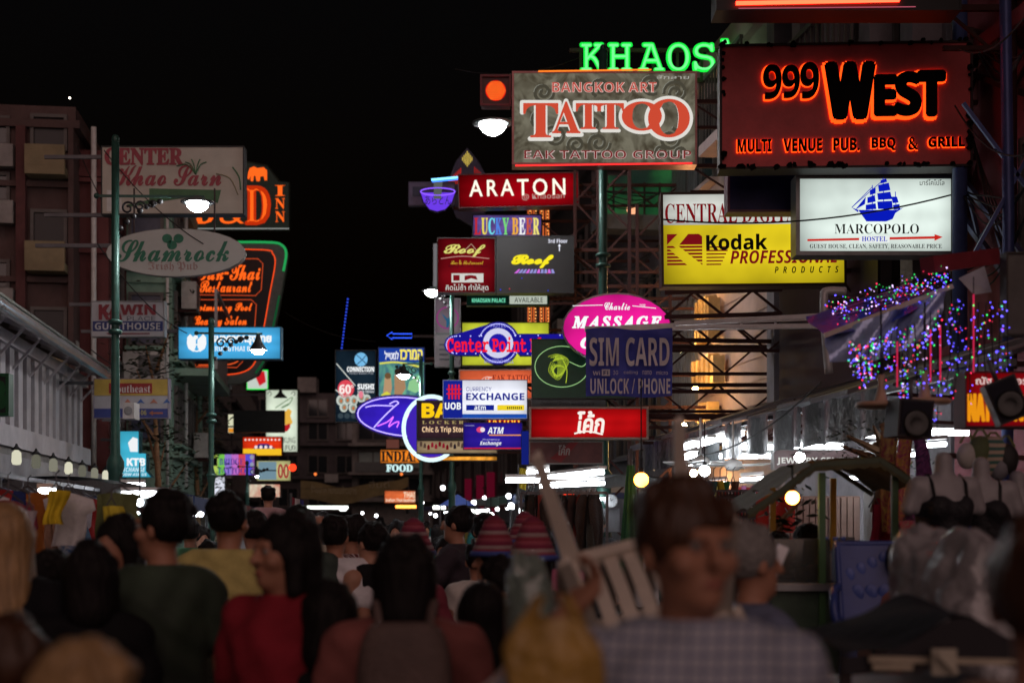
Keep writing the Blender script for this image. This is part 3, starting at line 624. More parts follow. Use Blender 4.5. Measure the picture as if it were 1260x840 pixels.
# --- noodle bowl
VIO = E((112, 62, 238), .95, True)
s = Sign(517, 232, 561, 263, 25.5, 'purple neon noodle bowl with blue chopsticks', D(.02, .01, .06, .4), D(.03, .02, .08, .5), .12, 1,
         shape=[(517, 236), (521, 250), (529, 259), (538, 262), (548, 259), (556, 250), (561, 236), (551, 232), (527, 232)], name='neon_sign')
s.poly([(518, 238), (560, 238), (556, 250), (548, 258.5), (538, 261), (529, 258.5), (522, 250)], VIO, 1); s.ring(539, 237, 21, 4.5, 1.6, E((140, 90, 255), 1.3), 3)
s.txt('あらとん', 'cjk', 523, 242, 555, 253, BK, 3); s.poly([(534, 224), (545, 224), (543, 246), (534, 246)], E((110, 116, 112), .6), 4, 'noodles')
s.tube([(531, 222.5), (564, 219.5)], 2.6, E((120, 200, 255), 2.4, True), 4, 'chopstick', smooth=False); s.tube([(532, 224.8), (564, 221.8)], 2, E((60, 120, 255), 2.2), 4, 'chopstick', smooth=False)
s.arm(255, 'r', lattice=False, x_to=2.2)
s = Sign(503, 225, 560, 254, 26.4, 'dim mauve board behind the noodle bowl', D(.16, .13, .22, .6), D(.1, .08, .14, .5), .15, 1); s.rect(508, 231, 525, 243, D(.05, .05, .09, .6), 1)
s.arm(235, 'r', lattice=False, x_to=2.2)
# --- pointed temple shaped sign
s = Sign(548, 184, 600, 285, 28, 'pointed mauve board with red slats and yellow diamond, left of the red letters', D(.05, .045, .10, .6), D(.06, .06, .1, .5), .2, 1,
         shape=[(575, 184), (588, 200), (600, 222), (597, 262), (580, 278), (562, 268), (548, 235), (562, 200)])
for i in range(7): x = 569.5+i*1.9; h = 9-abs(i-3)*2.4; s.tube([(x, 197-h), (x, 198+h)], .8, E((235, 205, 90), 1), 2, 'light_bar', smooth=False)
for i in range(8):
    x = 553+i*2; s.tube([(x, 222-i*1.9), (x, 228)], .9, E((200, 40, 30), .9), 2, 'light_bar', smooth=False); s.tube([(584+i*1.9, 207+i*1.7), (584+i*1.9, 228)], .9, E((170, 35, 30), .8), 2, 'light_bar', smooth=False)
s.arm(240, 'r', lattice=False)
# --- beer sign with many coloured letters
s = Sign(581, 265, 667, 293, 25, 'small violet light box with rainbow coloured beer hall letters', E((110, 84, 160), .8, True, .4, 5), D(.02, .02, .03, .5), .2, 1.5)
for i, (c, col) in enumerate(zip('LUCKYBEER', ((190, 40, 50), (235, 215, 80), (110, 220, 235), (80, 130, 225), (120, 215, 120), (235, 170, 60), (240, 240, 240), (200, 90, 60), (240, 225, 120)))):
    x = 584+i*8.6+(3 if i > 4 else 0); s.txt(c, 'sb', x, 270, x+7.6, 290, E(col, 1), 2, off=.01)
s.arm(270, 'r')
# --- pair of roof bar signs
s = Sign(538, 294, 610, 362, 22.3, 'crimson bar sign with yellow script left of the black screen', E((122, 12, 22), .8, True, .5, 1.5), D(.03, .02, .02, .5), .22, 1.2)
s.txt('Roof', 'script', 547, 303, 597, 318, E((226, 220, 120), .95), 2, off=.02); s.tube([(543, 320), (570, 317), (602, 320)], .9, E((210, 150, 140), .9), 2, 'underline')
s.tube([(573, 309), (580, 302), (586, 309)], .8, E((210, 170, 150), .9), 2, 'emblem', smooth=False)
s.txt('Bar & Restaurant', 'script', 555, 322, 595, 327, E((230, 190, 60), .9), 2); s.txt('Gallery Bar and Live Music', 'script', 552, 328, 600, 331, E((60, 12, 30), .8), 2)
s.rect(556, 338, 595, 349, E((225, 222, 215), .85), 2); s.poly([[(558, 340), (566, 340), (566, 347), (558, 347)], [(572, 341), (579, 340), (586, 341), (588, 346), (580, 344), (572, 347)]], E((130, 20, 30), .8), 3)
s.txt('คิดไม่ซ้ำ ทำให้สุด', 'thai', 549, 351, 601, 361, E((222, 230, 222), .95), 2)
s = Sign(611, 292, 706, 362, 22.2, 'black bar screen with yellow script and small dotted words', D(.013, .012, .012, .5), D(.02, .02, .02, .5), .24, 1.2)
s.txt('Roof', 'script', 630, 316, 680, 331, E((250, 232, 40), 1), 2, off=.05)
for i in range(11): s.poly([(638+i*4, 333), (640.4+i*4, 333), (636.5+i*4.6, 338), (632.5+i*4.6, 338)], E((150, 150, 215) if i % 3 else (215, 110, 225), .95), 2, 'lettering')
s.txt('3rd Floor', 'b', 674, 296, 698, 301, E((235, 235, 250), 1), 2); s.poly([(686, 305), (688, 302), (690, 305), (688.6, 305), (688.6, 311), (687.4, 311), (687.4, 305)], E((235, 235, 250), 1), 2, 'arrow')
for x, y, c in ((616, 358, (40, 70, 255)), (627, 357, (220, 40, 60)), (673, 338, (220, 30, 50)), (642, 344, (40, 60, 220)), (674, 359, (50, 80, 230))): s.oval(x, y, .8, .8, E(c, 1.1), 2, 'pixel', 6)
s.arm(305, 'r'); s.arm(350, 'r')
s = Sign(574, 363, 676, 377, 23.2, 'narrow hotel strip sign, green and white halves, under the bar screen', E((6, 30, 22), .7), D(.03, .04, .04, .5), .15, 1)
s.txt('KHAOSAN PALACE', 'b', 581, 368, 622, 373, E((120, 235, 190), 1), 2); s.rect(627, 365, 673, 375, E((196, 205, 190), .8), 1); s.txt('AVAILABLE', 'none', 633, 367, 668, 373, BK, 3)
s.arm(366, 'r', lattice=False)
# --- pale bank sign
s = Sign(535, 368, 567, 452, 26, 'tall pale mauve sign with circled leaf emblem above an upright text board', E((128, 112, 122), .62, True, .2, 3), D(.1, .1, .1, .5), .2, 1)
s.ring(551, 392, 13, 13, 1.6, E((150, 50, 125), .8), 2); s.poly([(549.5, 404), (549.5, 396), (543, 386), (551, 393), (559, 386), (554, 397), (552, 404)], E((40, 96, 130), .8), 2)
s.rect(536, 410, 566, 413, D(.05, .05, .05), 2); s.rect(536.5, 413, 565.5, 451, D(.1, .085, .09, .6), 1)
for i in range(4): s.rect(541, 424+i*6, 541+random.randint(10, 22), 425.6+i*6, D(.02, .02, .03), 3)
s.arm(372, 'r', lattice=False)
s = Sign(533, 300, 540, 366, 26.3, 'thin pale edge of a sign left of the crimson bar sign', E((150, 146, 150), .5), STEEL, .1, .6)
s.arm(320, 'r', lattice=False)
# --- centre point mall sign on yellow board
YL = E((214, 222, 60), .95, True, .25, 3)
s = Sign(568, 397, 676, 451, 23.6, 'bright yellow light box behind the round blue mall sign', YL, D(.1, .1, .03, .5), .18, 1.2); s.arm(405, 'r', lattice=False)
def lobe(g):
    pts = []
    for a in range(90, 271, 30): pts.append((562-g*0+(15+g)*math.cos(math.radians(a)), 425-(15+g)*math.sin(math.radians(a))*.85))
    pts += [(590, 425+(13+g)), ]
    for a in range(205, 336, 13): pts.append((613+(26+g)*math.cos(math.radians(a)), 423-(26+g)*math.sin(math.radians(a))))
    pts += [(640, 425+(13+g)), (700+g, 425+13+g), (700+g, 425-13-g), (640, 425-13-g)]
    for a in range(25, 156, 13): pts.append((613+(26+g)*math.cos(math.radians(a)), 423-(26+g)*math.sin(math.radians(a))))
    return pts+[(590, 425-13-g)]
s = Sign(545, 396, 700, 452, 23, 'blue mall sign, a disc with a crossbar and red neon words', E((28, 22, 150), .9, True), D(.03, .03, .1, .5), .2, .8, shape=lobe(0))
q = lobe(-2.5); m = MB(); qq = bez([(*s.L(*p), 0) for p in q+q[:1]], 5)
for i, p in enumerate(qq):
    if i % 2 == 0: m.ball((p.x, s.y(2), p.y), .011, 4, 3)
tag(m.build('marquee_bulb', E((190, 190, 255), 1.4), s.o), kind='stuff')
s.oval(613, 423, 18.5, 18.5, E((214, 214, 244), .95), 1); s.oval(613, 423, 11.5, 11.5, E((34, 28, 175), .9), 2)
s.txt('HOTEL', 'inter', 604, 399, 623, 403.5, E((160, 160, 245), .9), 2); s.txt('SHOPPING MALL', 'inter', 596, 443, 632, 447.5, E((160, 160, 245), .9), 2)
s.txt('Center Point Plaza', 'mono', 551, 416, 694, 434, E((235, 24, 44), 1.15), 5, off=.022, name='neon_lettering'); s.arm(420, 'r', lattice=False)
# --- orange tattoo box, currency exchange, purple machine box
s = Sign(565, 455, 657, 492, 22, 'glowing orange tattoo light box half behind the white exchange sign', E((236, 104, 64), .92, True, .25, 3), D(.3, .2, .18, .5), .2, 1.4, roll=-.4)
s.txt('EAK TATTOO', 'sb', 606, 462, 656, 470, E((140, 40, 30), .8), 2); s.txt('T', 'script', 590, 464, 606, 474, E((245, 225, 215), .95), 2); s.arm(460, 'r', lattice=False)
s = Sign(545, 468, 649, 516, 18.6, 'white and blue currency exchange light box with red brush emblem', E((236, 238, 250), 1.0, True, .12, 3), D(.1, .12, .25, .4), .22, .8)
DB = E((24, 38, 150), .85); s.rect(546, 469, 569.5, 515, DB, 1); s.rect(569.5, 510, 648, 515, E((30, 80, 180), .9), 1)
RR = E((225, 30, 50), .95)
for i in range(4): s.rect(552+i*4, 474, 554+i*4, 492, RR, 2, 'emblem')
s.rect(550, 479, 568, 480.6, RR, 3, 'emblem'); s.rect(550, 484.5, 568, 486.2, RR, 3, 'emblem')
s.txt('UOB', 'b', 548, 496, 567.5, 504.5, E(WHT, 1), 2, off=.01); s.txt('CURRENCY', 'inter', 574, 477, 605, 482, DB, 2); s.txt('EXCHANGE', 'b', 574, 484.5, 645, 493, DB, 2, off=.01)
s.rect(574, 499, 608, 505.5, DB, 2); s.txt('atm', 'b', 584, 499.6, 598, 505, E(WHT, 1), 3); s.rect(612, 499, 645, 505.5, E((245, 215, 40), .95), 2)
for i in range(8): s.rect(624+i*2.4, 501, 625.2+i*2.4, 504, BK, 3)
s.arm(472, 'r'); s.arm(512, 'r', lattice=False)
s = Sign(596, 512, 642, 528, 21.6, 'yellow and red neon tattoo lettering above the purple machine sign', D(.06, .02, .02, .5), BLACK, .15, 1)
s.txt('TATTOO', 'b', 600, 515, 639, 525, E((225, 40, 25), 1.1), 1, off=.06); s.txt('TATTOO', 'b', 600, 515, 639, 525, E((250, 215, 60), 1.2), 3, off=-.01); s.arm(515, 'r', lattice=False)
s = Sign(570, 520, 643, 553, 20.2, 'purple cash machine sign with orange line above a dark text row', E((44, 26, 150), .9, True, .2, 3), D(.05, .03, .2, .5), .2, 1)
s.txt('ATM', 'bi', 600, 526, 620, 534, E(WHT, 1), 2); s.oval(591, 529, 4.5, 3.5, E((225, 70, 120), .95), 2); s.oval(594, 529, 3, 3, E((245, 225, 235), .95), 3, n=12)
s.rect(602, 535, 642, 536.3, E((250, 160, 60), .95), 2); s.txt('Exchange', 'bi', 591, 543, 617, 549, E(WHT, 1), 2); s.txt('Currency', 'inter', 594, 540, 615, 542.5, E((220, 215, 250), .9), 2)
s.rect(571, 551, 642, 552.6, E((215, 40, 70), .9), 2); s.txt('CurrencyPro', 'inter', 572, 523, 584, 525, E((200, 200, 240), .9), 2); s.arm(525, 'r', lattice=False)
# --- luggage shop
s = Sign(513, 493, 577, 541, 21.4, 'brown luggage locker sign with big yellow letters', E((72, 48, 58), .6, True, .3, 4), D(.02, .02, .02), .2, 2)
s.txt('BAG', 'b', 520, 497, 572, 514, E((255, 206, 20), 1), 2, off=.03); s.txt('LOCKER', 'sb', 520, 518, 571, 522, E((190, 170, 110), .85), 2, space=1.4)
s.txt('Chic & Trip Store', 'b', 520, 525, 575, 534, E((255, 214, 170), 1), 2); s.arm(500, 'r', lattice=False)
s = Sign(513, 542, 612, 558, 21.6, 'beige luggage picture strip with rows of small bags', E((166, 142, 110), .8, True, .2, 5), D(.1, .08, .06), .2, .8)
for i in range(13):
    x = 517+i*4.6; c = random.choice([(120, 20, 30), (40, 30, 40), (90, 70, 60), (150, 30, 50)]); y = 543.4+(i*37 % 5); s.poly([(x, y+2), (x+1, y), (x+2.4, y), (x+3.2, y+2), (x+3.2, y+6), (x, y+6)], E(c, .8), 2, 'printed_bag')
# --- purple oval with neon signature and white crescent
s = Sign(438, 487, 560, 539, 24.6, 'purple oval neon sign with looping signature', E((58, 34, 200), .92, True, .3, 2.5), D(.06, .04, .2, .4), .25, 1.2, shape='oval', name='neon_sign', roll=4)
V2 = E((190, 170, 255), 1.5, True); s.ring(499, 513, 58, 23.5, 1.4, V2, 2)
s.tube([(450, 505), (462, 502), (484, 501)], 1.4, V2, 3, smooth=True); s.tube([(462, 529), (474, 514), (486, 501), (490, 497), (486, 495), (479, 499)], 1.5, V2, 3)
s.tube([(466, 527), (478, 521), (485, 514), (482, 521), (480, 527), (486, 522), (492, 520), (490, 527)], 1.4, E((225, 110, 255), 1.4), 3); s.tube([(500, 516), (508, 507), (512, 511), (504, 520), (510, 523)], 1.6, E((255, 90, 220), 1.4), 3); s.arm(500, 'r', x_to=1.5, lattice=False)
s = Sign.__new__(Sign); s.k = 22.6/F; s.cx = 528; s.cy = 528; s.d = .1; s.b = (493, 488, 570, 570); s.o = thing('neon_sign', 'thick white neon crescent ring hugging the luggage sign', 'neon sign', P(528, 528, 22.6))
s.oval(531, 527, 31, 36, E((70, 40, 190), .85), 0, 'glow_panel', 30); s.ring(531, 527, 34, 39, 5, E((215, 245, 250), 1.25, True), 1, 'neon_tube', 36, 62, 308); MB().bar((0, .1, .45), (.9, .1, .45), .05).bar((.9,.1,.45),(2.1,.1,.45),.05).build('bracket', DARKST, s.o)
s = Sign(515, 561, 612, 567, 23, 'thin amber marquee strip below the luggage pictures', E((255, 170, 60), .9, True, .5, 8), BLACK, .15, .7)
# --- black sushi poster and beach poster
s = Sign(413, 431, 464, 520, 30, 'black sushi light box with pink price disc', E((26, 42, 56), .8, True, .3, 2), D(.01, .01, .01), .25, 1.2)
s.oval(445, 443, 8, 8.5, E((120, 190, 235), .95), 2); s.tube([(439, 437), (446, 443), (452, 449)], 1, E((40, 70, 110), .9), 3); s.tube([(452, 437), (446, 444), (440, 449)], 1, E((40, 70, 110), .9), 3)
s.txt('CONNECTION', 'b', 428, 452, 461, 458, E(WHT, 1), 2, off=.02); s.txt('The Best Western Food', 'inter', 430, 459, 460, 461, E((200, 205, 215), .8), 2)
s.oval(426.5, 479, 10, 11, E((226, 74, 88), .95), 2); s.ring(434.5, 476, 1.3, 1.5, .7, E((252, 235, 230), 1), 3); s.txt('60', 'b', 418.5, 474, 432.5, 485, E((252, 235, 230), 1), 3, off=.02)
s.txt('SUSHI', 'b', 441, 473, 461, 479.5, E(WHT, 1), 2, off=.03); s.txt('NEW MENU', 'b', 441, 481, 461, 484, E((220, 225, 230), .9), 2)
s.tube([(415, 448), (438, 475)], 1.2, E((215, 220, 215), .9), 3, 'chopstick', smooth=False); s.tube([(414, 480), (424, 488)], 1.2, E((215, 220, 215), .9), 3, 'chopstick', smooth=False)
for i, (x, y) in enumerate(((420, 493), (428, 492), (436, 493), (445, 489), (452, 492), (424, 501), (435, 502), (455, 497))):
    s.oval(x, y, 5.2, 6.5, E((205, 212, 204), .9), 2, 'printed_sushi', 14); s.oval(x+.6, y+.6, 3.1, 4, E((150, 158, 140), .85), 3, 'printed_sushi', 12); s.oval(x+.8, y+.8, 1.5, 2, E((205, 110, 60), .9), 4, 'printed_sushi', 8)
for i in range(6): s.oval(420+i*8, 512, 3.6, 3.4, E((70, 86, 96), .6), 2, 'printed_sushi', 10)
s.oval(445, 486, 3, 4.5, E((235, 130, 150), .95), 5, 'printed_sushi', 10)
s.arm(445, 'r', x_to=-.2, lattice=False)
s = Sign(466, 428, 523, 493, 29.4, 'blue beach poster light box with yellow heading and a couple sunbathing', pattern('blot', lin((30, 92, 130)), lin((110, 190, 150)), 2.2, .8, 1.5, light=True), D(.02, .04, .12), .25, 1.2)
s.rect(467, 429, 522, 446, E((28, 62, 160), .95), 1); s.txt('המרכז'[::-1], 'hebrew', 493, 431, 520, 443, E((250, 232, 90), 1.05), 2, off=.03); s.txt('למטייל'[::-1], 'hebrew', 474, 433, 491, 443, E((235, 238, 250), 1), 2, off=.02)
s.tube([(468, 448), (490, 446.5), (521, 453)], 2.2, E((225, 225, 90), .95), 2, 'printed_band')
s.poly([(474, 466), (478, 461), (482, 466), (483, 478), (480, 490), (472, 488)], E((196, 158, 120), .85), 2, 'printed_figure'); s.oval(478, 463, 4, 4, E((120, 90, 60), .8), 3, 'printed_figure', 12)
s.poly([(486, 462), (492, 458), (498, 464), (500, 478), (494, 488), (486, 486)], E((180, 140, 105), .85), 2, 'printed_figure'); s.oval(490, 458, 4, 4.4, E((50, 36, 30), .8), 3, 'printed_figure', 12)
s.poly([(504, 470), (520, 460), (521, 478), (512, 484), (502, 480)], E((150, 210, 150), .9), 2, 'printed_leaf'); s.poly([(470, 486), (477, 482), (483, 487), (480, 492), (470, 492)], E((220, 215, 70), .95), 3, 'printed_leaf')
s.txt('www', 'b', 482, 486, 496, 491, E((30, 90, 60), .8), 3); s.arm(440, 'r', x_to=0.0, lattice=False)
# --- blue neon arrow
s = Sign.__new__(Sign); s.k = 31/F; s.cx = 493; s.cy = 413; s.d = .1; s.b = (476, 408, 508, 418); s.o = thing('neon_sign', 'small blue neon arrow pointing left above the beach poster', 'neon sign', P(493, 413, 31))
s.tube([(476, 413), (483, 409), (483, 411), (507, 411), (507, 416), (483, 416), (483, 418)], 1, E((50, 90, 255), 2), 1, closed=True, smooth=False)
MB().bar((.25, .08, .0), (2.4, .08, 0), .05).build('bracket', DARKST, s.o)
# --- indian food
s = Sign(468, 553, 521, 570, 33, 'orange restaurant sign with black slab letters above white word', E((240, 132, 34), .95, True, .2, 5), D(.05, .02, .01), .2, .8); s.txt('INDIAN', 'sb', 470, 555, 518, 568, BK, 2, off=.02)
s.arm(556, 'r', x_to=.4, lattice=False); s.txt('FOOD', 'sb', 476, 571.5, 508, 580, E((205, 240, 240), 1.1), 1, off=.03, name='lit_letter')
s = Sign(473, 603, 512, 619, 45, 'little orange food sign over the far awnings', E((230, 110, 60), .9, True, .2, 5), D(.05, .02, .01), .2, .8); s.txt('THAI', 'b', 497, 605, 511, 612, E((250, 230, 200), 1), 2); s.txt('Indian Thai Seafood', 'b', 475, 613, 511, 617, E((255, 235, 205), 1), 2)
s = Sign(475, 540, 492, 552, 33.5, 'tiny dim poster above the orange restaurant sign', E((120, 70, 60), .6), BLACK, .15, .7)
# --- green noodle sign, pink oval, blue banner, cola boxes
s = Sign(654, 418, 781, 491, 18.4, 'dark green sign with yellow squiggle in a thin oval', D(.008, .07, .035, .35), D(.05, .06, .05, .5), .2, 1)
s.ring(691, 452, 33, 25, .9, E((170, 225, 150), .8), 2)
for i in range(9):
    ph = i*.35; s.tube([(674+i*2.4+1.5*math.sin(ph), 440+2*math.sin(i)), (686-i*.8, 437+i*1.1), (699-i*1.6, 444), (694-i*1.2, 458+i), (686-i, 468-i*1.9), (675+i*1.6, 458-i), (678+i*2.2, 446+i)], .55, E((190, 215, 60), .85), 2, 'emblem')
s.tube([(700, 446), (715, 452), (722, 446)], .9, E((170, 225, 150), .8), 2, 'emblem'); s.tube([(690, 440), (697, 455), (696, 472)], .9, E((190, 215, 60), .85), 2, 'emblem'); s.arm(425, 'r'); s.arm(480, 'r', lattice=False)
s = Sign(692, 363, 825, 447, 17.8, 'glowing magenta oval massage sign with white script', E((235, 28, 150), 1.0, True, .3, 1.6), D(.3, .25, .28, .3, .7), .22, 1.6, shape='oval')
s.txt('Charlie', 'script', 743, 374, 774, 383, E(WHT, 1), 2, off=.014); s.tube([(704, 378), (741, 377)], .9, E(WHT, 1), 2, 'printed_line', smooth=False); s.tube([(777, 378), (806, 381)], .9, E(WHT, 1), 2, 'printed_line', smooth=False)
s.txt('MASSAGE', 'sbi', 704, 391, 812, 405, E(WHT, 1.05), 2, off=.04, space=1.2); s.txt('massage', 'none', 786, 376, 793, 379, E(WHT, 1), 2); s.txt('Center', 'sbi', 714, 416, 780, 430, E(WHT, 1.05), 2, off=.03); s.arm(395, 'r')
s = thing('cloth_banner', 'blue cloth banner with grey telephone card lettering tied before the pink oval', 'banner', P(774, 446, 14.2))
k = 14.2/F; bn = s; R_ = random.Random(3)
MB().grid(lambda u, v: ((u-.5)*106*k, .03*math.sin(u*9+v*3)+.015*math.sin(v*14+u*5), (v-.5)*83*k+.012*math.sin(u*7)), 30, 20).build('cloth', D(.05, .065, .40, .6, 0, .35, 3, .3, 12), bn)
s = Sign.__new__(Sign); s.k = k; s.cx = 774; s.cy = 446; s.d = .1; s.o = bn; GY = D(.6, .58, .62, .6); s.b = (720, 404, 827, 488)
s.txt('SIM CARD', 'b', 725, 416, 823, 451, GY, 1, off=-.0); s.txt('UNLOCK / PHONE', 'b', 726, 466, 824, 485, GY, 1)
s.txt('Wi', 'b', 729, 457, 738, 462, GY, 1); s.poly([(740, 455), (750, 455), (750, 463), (740, 463)], GY, 1, 'printed_band'); s.txt('Fi', 'b', 742, 456.5, 748, 461.5, D(.02, .03, .2), 2)
for t, a, b in (('3G', 754, 760), ('calling', 767, 784), ('nano', 790, 801), ('micro', 807, 821)): s.txt(t, 'inter', a, 456.5, b, 461.5, GY, 1)
m = MB(); m.bar((-54*k, .05, 42*k), (RX(14.2)-bn.location.x+.3, .05, 48*k), .05).bar((-10*k, .06, 45*k), (RX(14.2)-bn.location.x+.3, .06, 62*k), .03)
m.build('pole', D(.5, .5, .5, .4, .4), bn)
s = Sign(654, 492, 745, 502, 18.3, 'thin grey restaurant strip with dark words under the green sign', D(.07, .08, .08, .5), D(.1, .1, .1), .12, .6); s.txt('Outdoor Patio Restaurant', 'inter', 665, 495, 731, 499, D(.01, .01, .015), 2)
s = Sign(651, 501, 797, 541, 18.2, 'lit red soft drink box with white looped lettering', E((190, 14, 18), .88, True, .5, 1.3), D(.3, .22, .18, .4, .3), .22, 2.6)
s.txt('โค้ก', 'thai', 708, 507, 741, 533, E((250, 235, 225), 1.05), 2, off=.025, shear=.12); s.tube([(706, 534), (722, 531), (741, 535)], 2, E((250, 235, 225), 1.05), 2, 'underline'); s.arm(510, 'r'); s.arm(538, 'r', lattice=False)
s = Sign(651, 543, 742, 571, 18.6, 'unlit brown red soft drink board below the lit red box', D(.16, .035, .03, .5, 0, .4, 5), D(.2, .18, .16, .4, .3), .18, 1.4)
s.poly([(677, 564), (700, 545), (712, 543.8), (690, 569)], D(.3, .02, .02), 1); s.txt('โค้ก', 'thai', 686, 548, 700, 560, D(.5, .42, .38), 3, off=.02, shear=.12)
s = Sign(641, 530, 651, 572, 19.5, 'narrow blue sign squeezed left of the soft drink boards', E((24, 36, 130), .7), BLACK, .15, .6)
# --- jeweller, red gun shop board, grey board, shop number
s = Sign(950, 553, 1084, 578, 13.8, 'brown jeweller signboard with white words and round yellow monogram', D(.09, .035, .035, .4), D(.12, .1, .09, .4), .15, 1.2)
JW = E((225, 225, 220), .9); s.txt('JEWELRY CENTER', 'b', 954, 563, 1050, 572, JW, 2, off=.01); s.oval(1064, 567, 12.5, 12, JW, 2); s.oval(1064, 567, 11.5, 11, BK, 3); s.txt('IC', 'b', 1057, 562, 1073, 572, E((226, 232, 40), 1), 5, off=.03)
MB().bar((-.3, .05, .1), (-.3, .05, .6), .02).bar((.5, .05, .1), (.5, .05, .6), .02).build('hanger', DARKST, s.o)
s = Sign(1180, 459, 1276, 527, 8.3, 'red tailor light box with bold orange letters behind the tilted speaker', E((150, 10, 20), .8, True, .45, 3), D(.1, .01, .015), .2, 2)
s.txt('NAT', 'b', 1184, 487, 1211, 519, E((238, 150, 20), .95), 2, off=.03); s.txt('GUN', 'b', 1216, 487, 1250, 519, E((238, 150, 20), .95), 2, off=.03); s.txt('ณัฐ เทเลอร์', 'thai', 1193, 466, 1256, 477, E((235, 205, 200), .9), 2, off=.02); s.arm(470, 'r', lattice=False)
s = Sign(1234, 312, 1300, 414, 8.6, 'plain grey panel at the right edge above the red tailor box', D(.10, .095, .085, .6), D(.03, .025, .02), .1, 2.5); s.arm(330, 'r', lattice=False)
# --- edge-on gold letters lit warm on a side wall
bm = thing('wall_sign', 'gold block letters seen edge on, glowing before the spotlit side wall', 'sign', (RX(21.8)+.0, 21.8, 3.6), (0, 0, SYAW))
for z, ln, hh in ((1.15, .9, .75), (.35, 1.4, .55), (-.25, .8, .35), (-.75, 1.3, .55)):
    n = 5
    for i in range(n): a = -ln/2+ln*i/n; MB().box(-.26, -.08, a, a+ln/n*.55, z-hh/2*random.uniform(.6, 1), z+hh/2*random.uniform(.6, 1)).build('letter', D(.75, .5, .2, .4), bm)
for y, z, r in ((-.2, 1.75, .045), (.3, .75, .05), (-.6, .05, .045), (.1, -.45, .05), (-.5, -1.2, .06)):
    MB().ball((-.5, y, z), r).build('spotlight', E((255, 196, 124), 200, True), bm)
# ================================================================== SIGNS, LEFT SIDE
s = Sign(127, 182, 302, 266, 20, 'cream guesthouse board with red heading and green leaf drawing behind the lamp', D(.50, .47, .40, .5, 0, .15, 2), D(.03, .03, .03), .2, 1.5)
RC = D(.33, .05, .07, .5); GN = D(.06, .16, .07, .5)
s.txt('CENTER', 'sb', 132, 185, 227, 205, RC, 1, off=.03); s.txt('Khao Sarn', 'script', 142, 206, 274, 231, RC, 1, off=.014)
s.poly([(186, 234), (274, 236), (270, 252), (240, 244), (200, 250), (160, 257), (158, 254), (186, 248)], GN, 1); s.poly([(134, 236), (150, 236), (154, 262), (134, 262)], D(.6, .6, .58), 1)
for a in (-.9, -.5, -.2, .2, .5): s.tube([(243, 217), (243+12*a, 205), (243+26*a, 196+abs(a)*12)], 1.4, GN, 2, 'printed_leaf')
s.tube([(288, 208), (296, 220), (298, 236)], 1.8, GN, 2, 'printed_leaf'); s.tube([(268, 216), (285, 222), (295, 242)], 1.2, D(.25, .2, .1), 2, 'printed_leaf')
s.arm(190, 'l', mat=STEEL, lattice=False); s.arm(262, 'l', mat=STEEL, lattice=False)
s = Sign(133, 283, 303, 341, 19.4, 'grey white oval pub sign with green clover, hung under the cream board', D(.44, .45, .42, .5, 0, .12, 2), D(.2, .2, .18), .16, .9, shape='oval')
GG = D(.02, .16, .09, .5); s.txt('Shamrock', 'script', 146, 297, 283, 323, GG, 1, off=.014); s.txt('Irish Pub', 'goth', 184, 323, 245, 336, D(.34, .22, .2), 1)
for cx, cy in ((208, 295), (222, 295), (214, 303)): s.oval(cx-.5, cy, 6.2, 5.6, GG, 1)
s.tube([(214, 297), (210, 307)], 1.5, GG, 2, 'emblem', smooth=False); s.arm(300, 'l', mat=STEEL, lattice=False)
MB().bar((-.6, .05, .28), (-.6, .05, .9), .02).bar((.5, .05, .28), (.5, .05, .9), .02).build('hanger', DARKST, s.o)
s = Sign(235, 200, 357, 283, 34, 'green inn sign with orange neon letters and small elephant', D(.012, .045, .03, .5), D(.02, .03, .02), .3, 1.2, shape=[(235, 200), (300, 200), (330, 206), (345, 225), (357, 226), (357, 283), (235, 283)])
OL = E((255, 100, 28), 1.15, True); OD = E((190, 46, 10), 1)
s.txt('D', 'sb', 304, 232, 333, 277, OD, 1, off=.03); s.txt('D', 'sb', 306, 234, 330, 275, OL, 3, off=-.02); s.txt('&', 'sbi', 272, 252, 302, 277, OL, 2); s.txt('D', 'sb', 240, 232, 268, 277, OL, 2)
for c, y in (('I', 230), ('N', 246), ('N', 262)): s.txt(c, 'sb', 340, y, 352, y+13, OL, 2)
s.poly([(307, 214), (309, 209), (314, 207), (318, 209), (326, 208), (330, 212), (330, 224), (327, 224), (326, 219), (322, 219), (321, 225), (317, 225), (316, 219), (314, 218), (313, 225), (310, 225), (310, 218), (308, 223), (306, 222)], OL, 2)
s.tube([(235, 283), (357, 283)], 1.5, E((170, 175, 170), .6), 2, 'trim', smooth=False); s.arm(240, 'l', mat=STEEL)
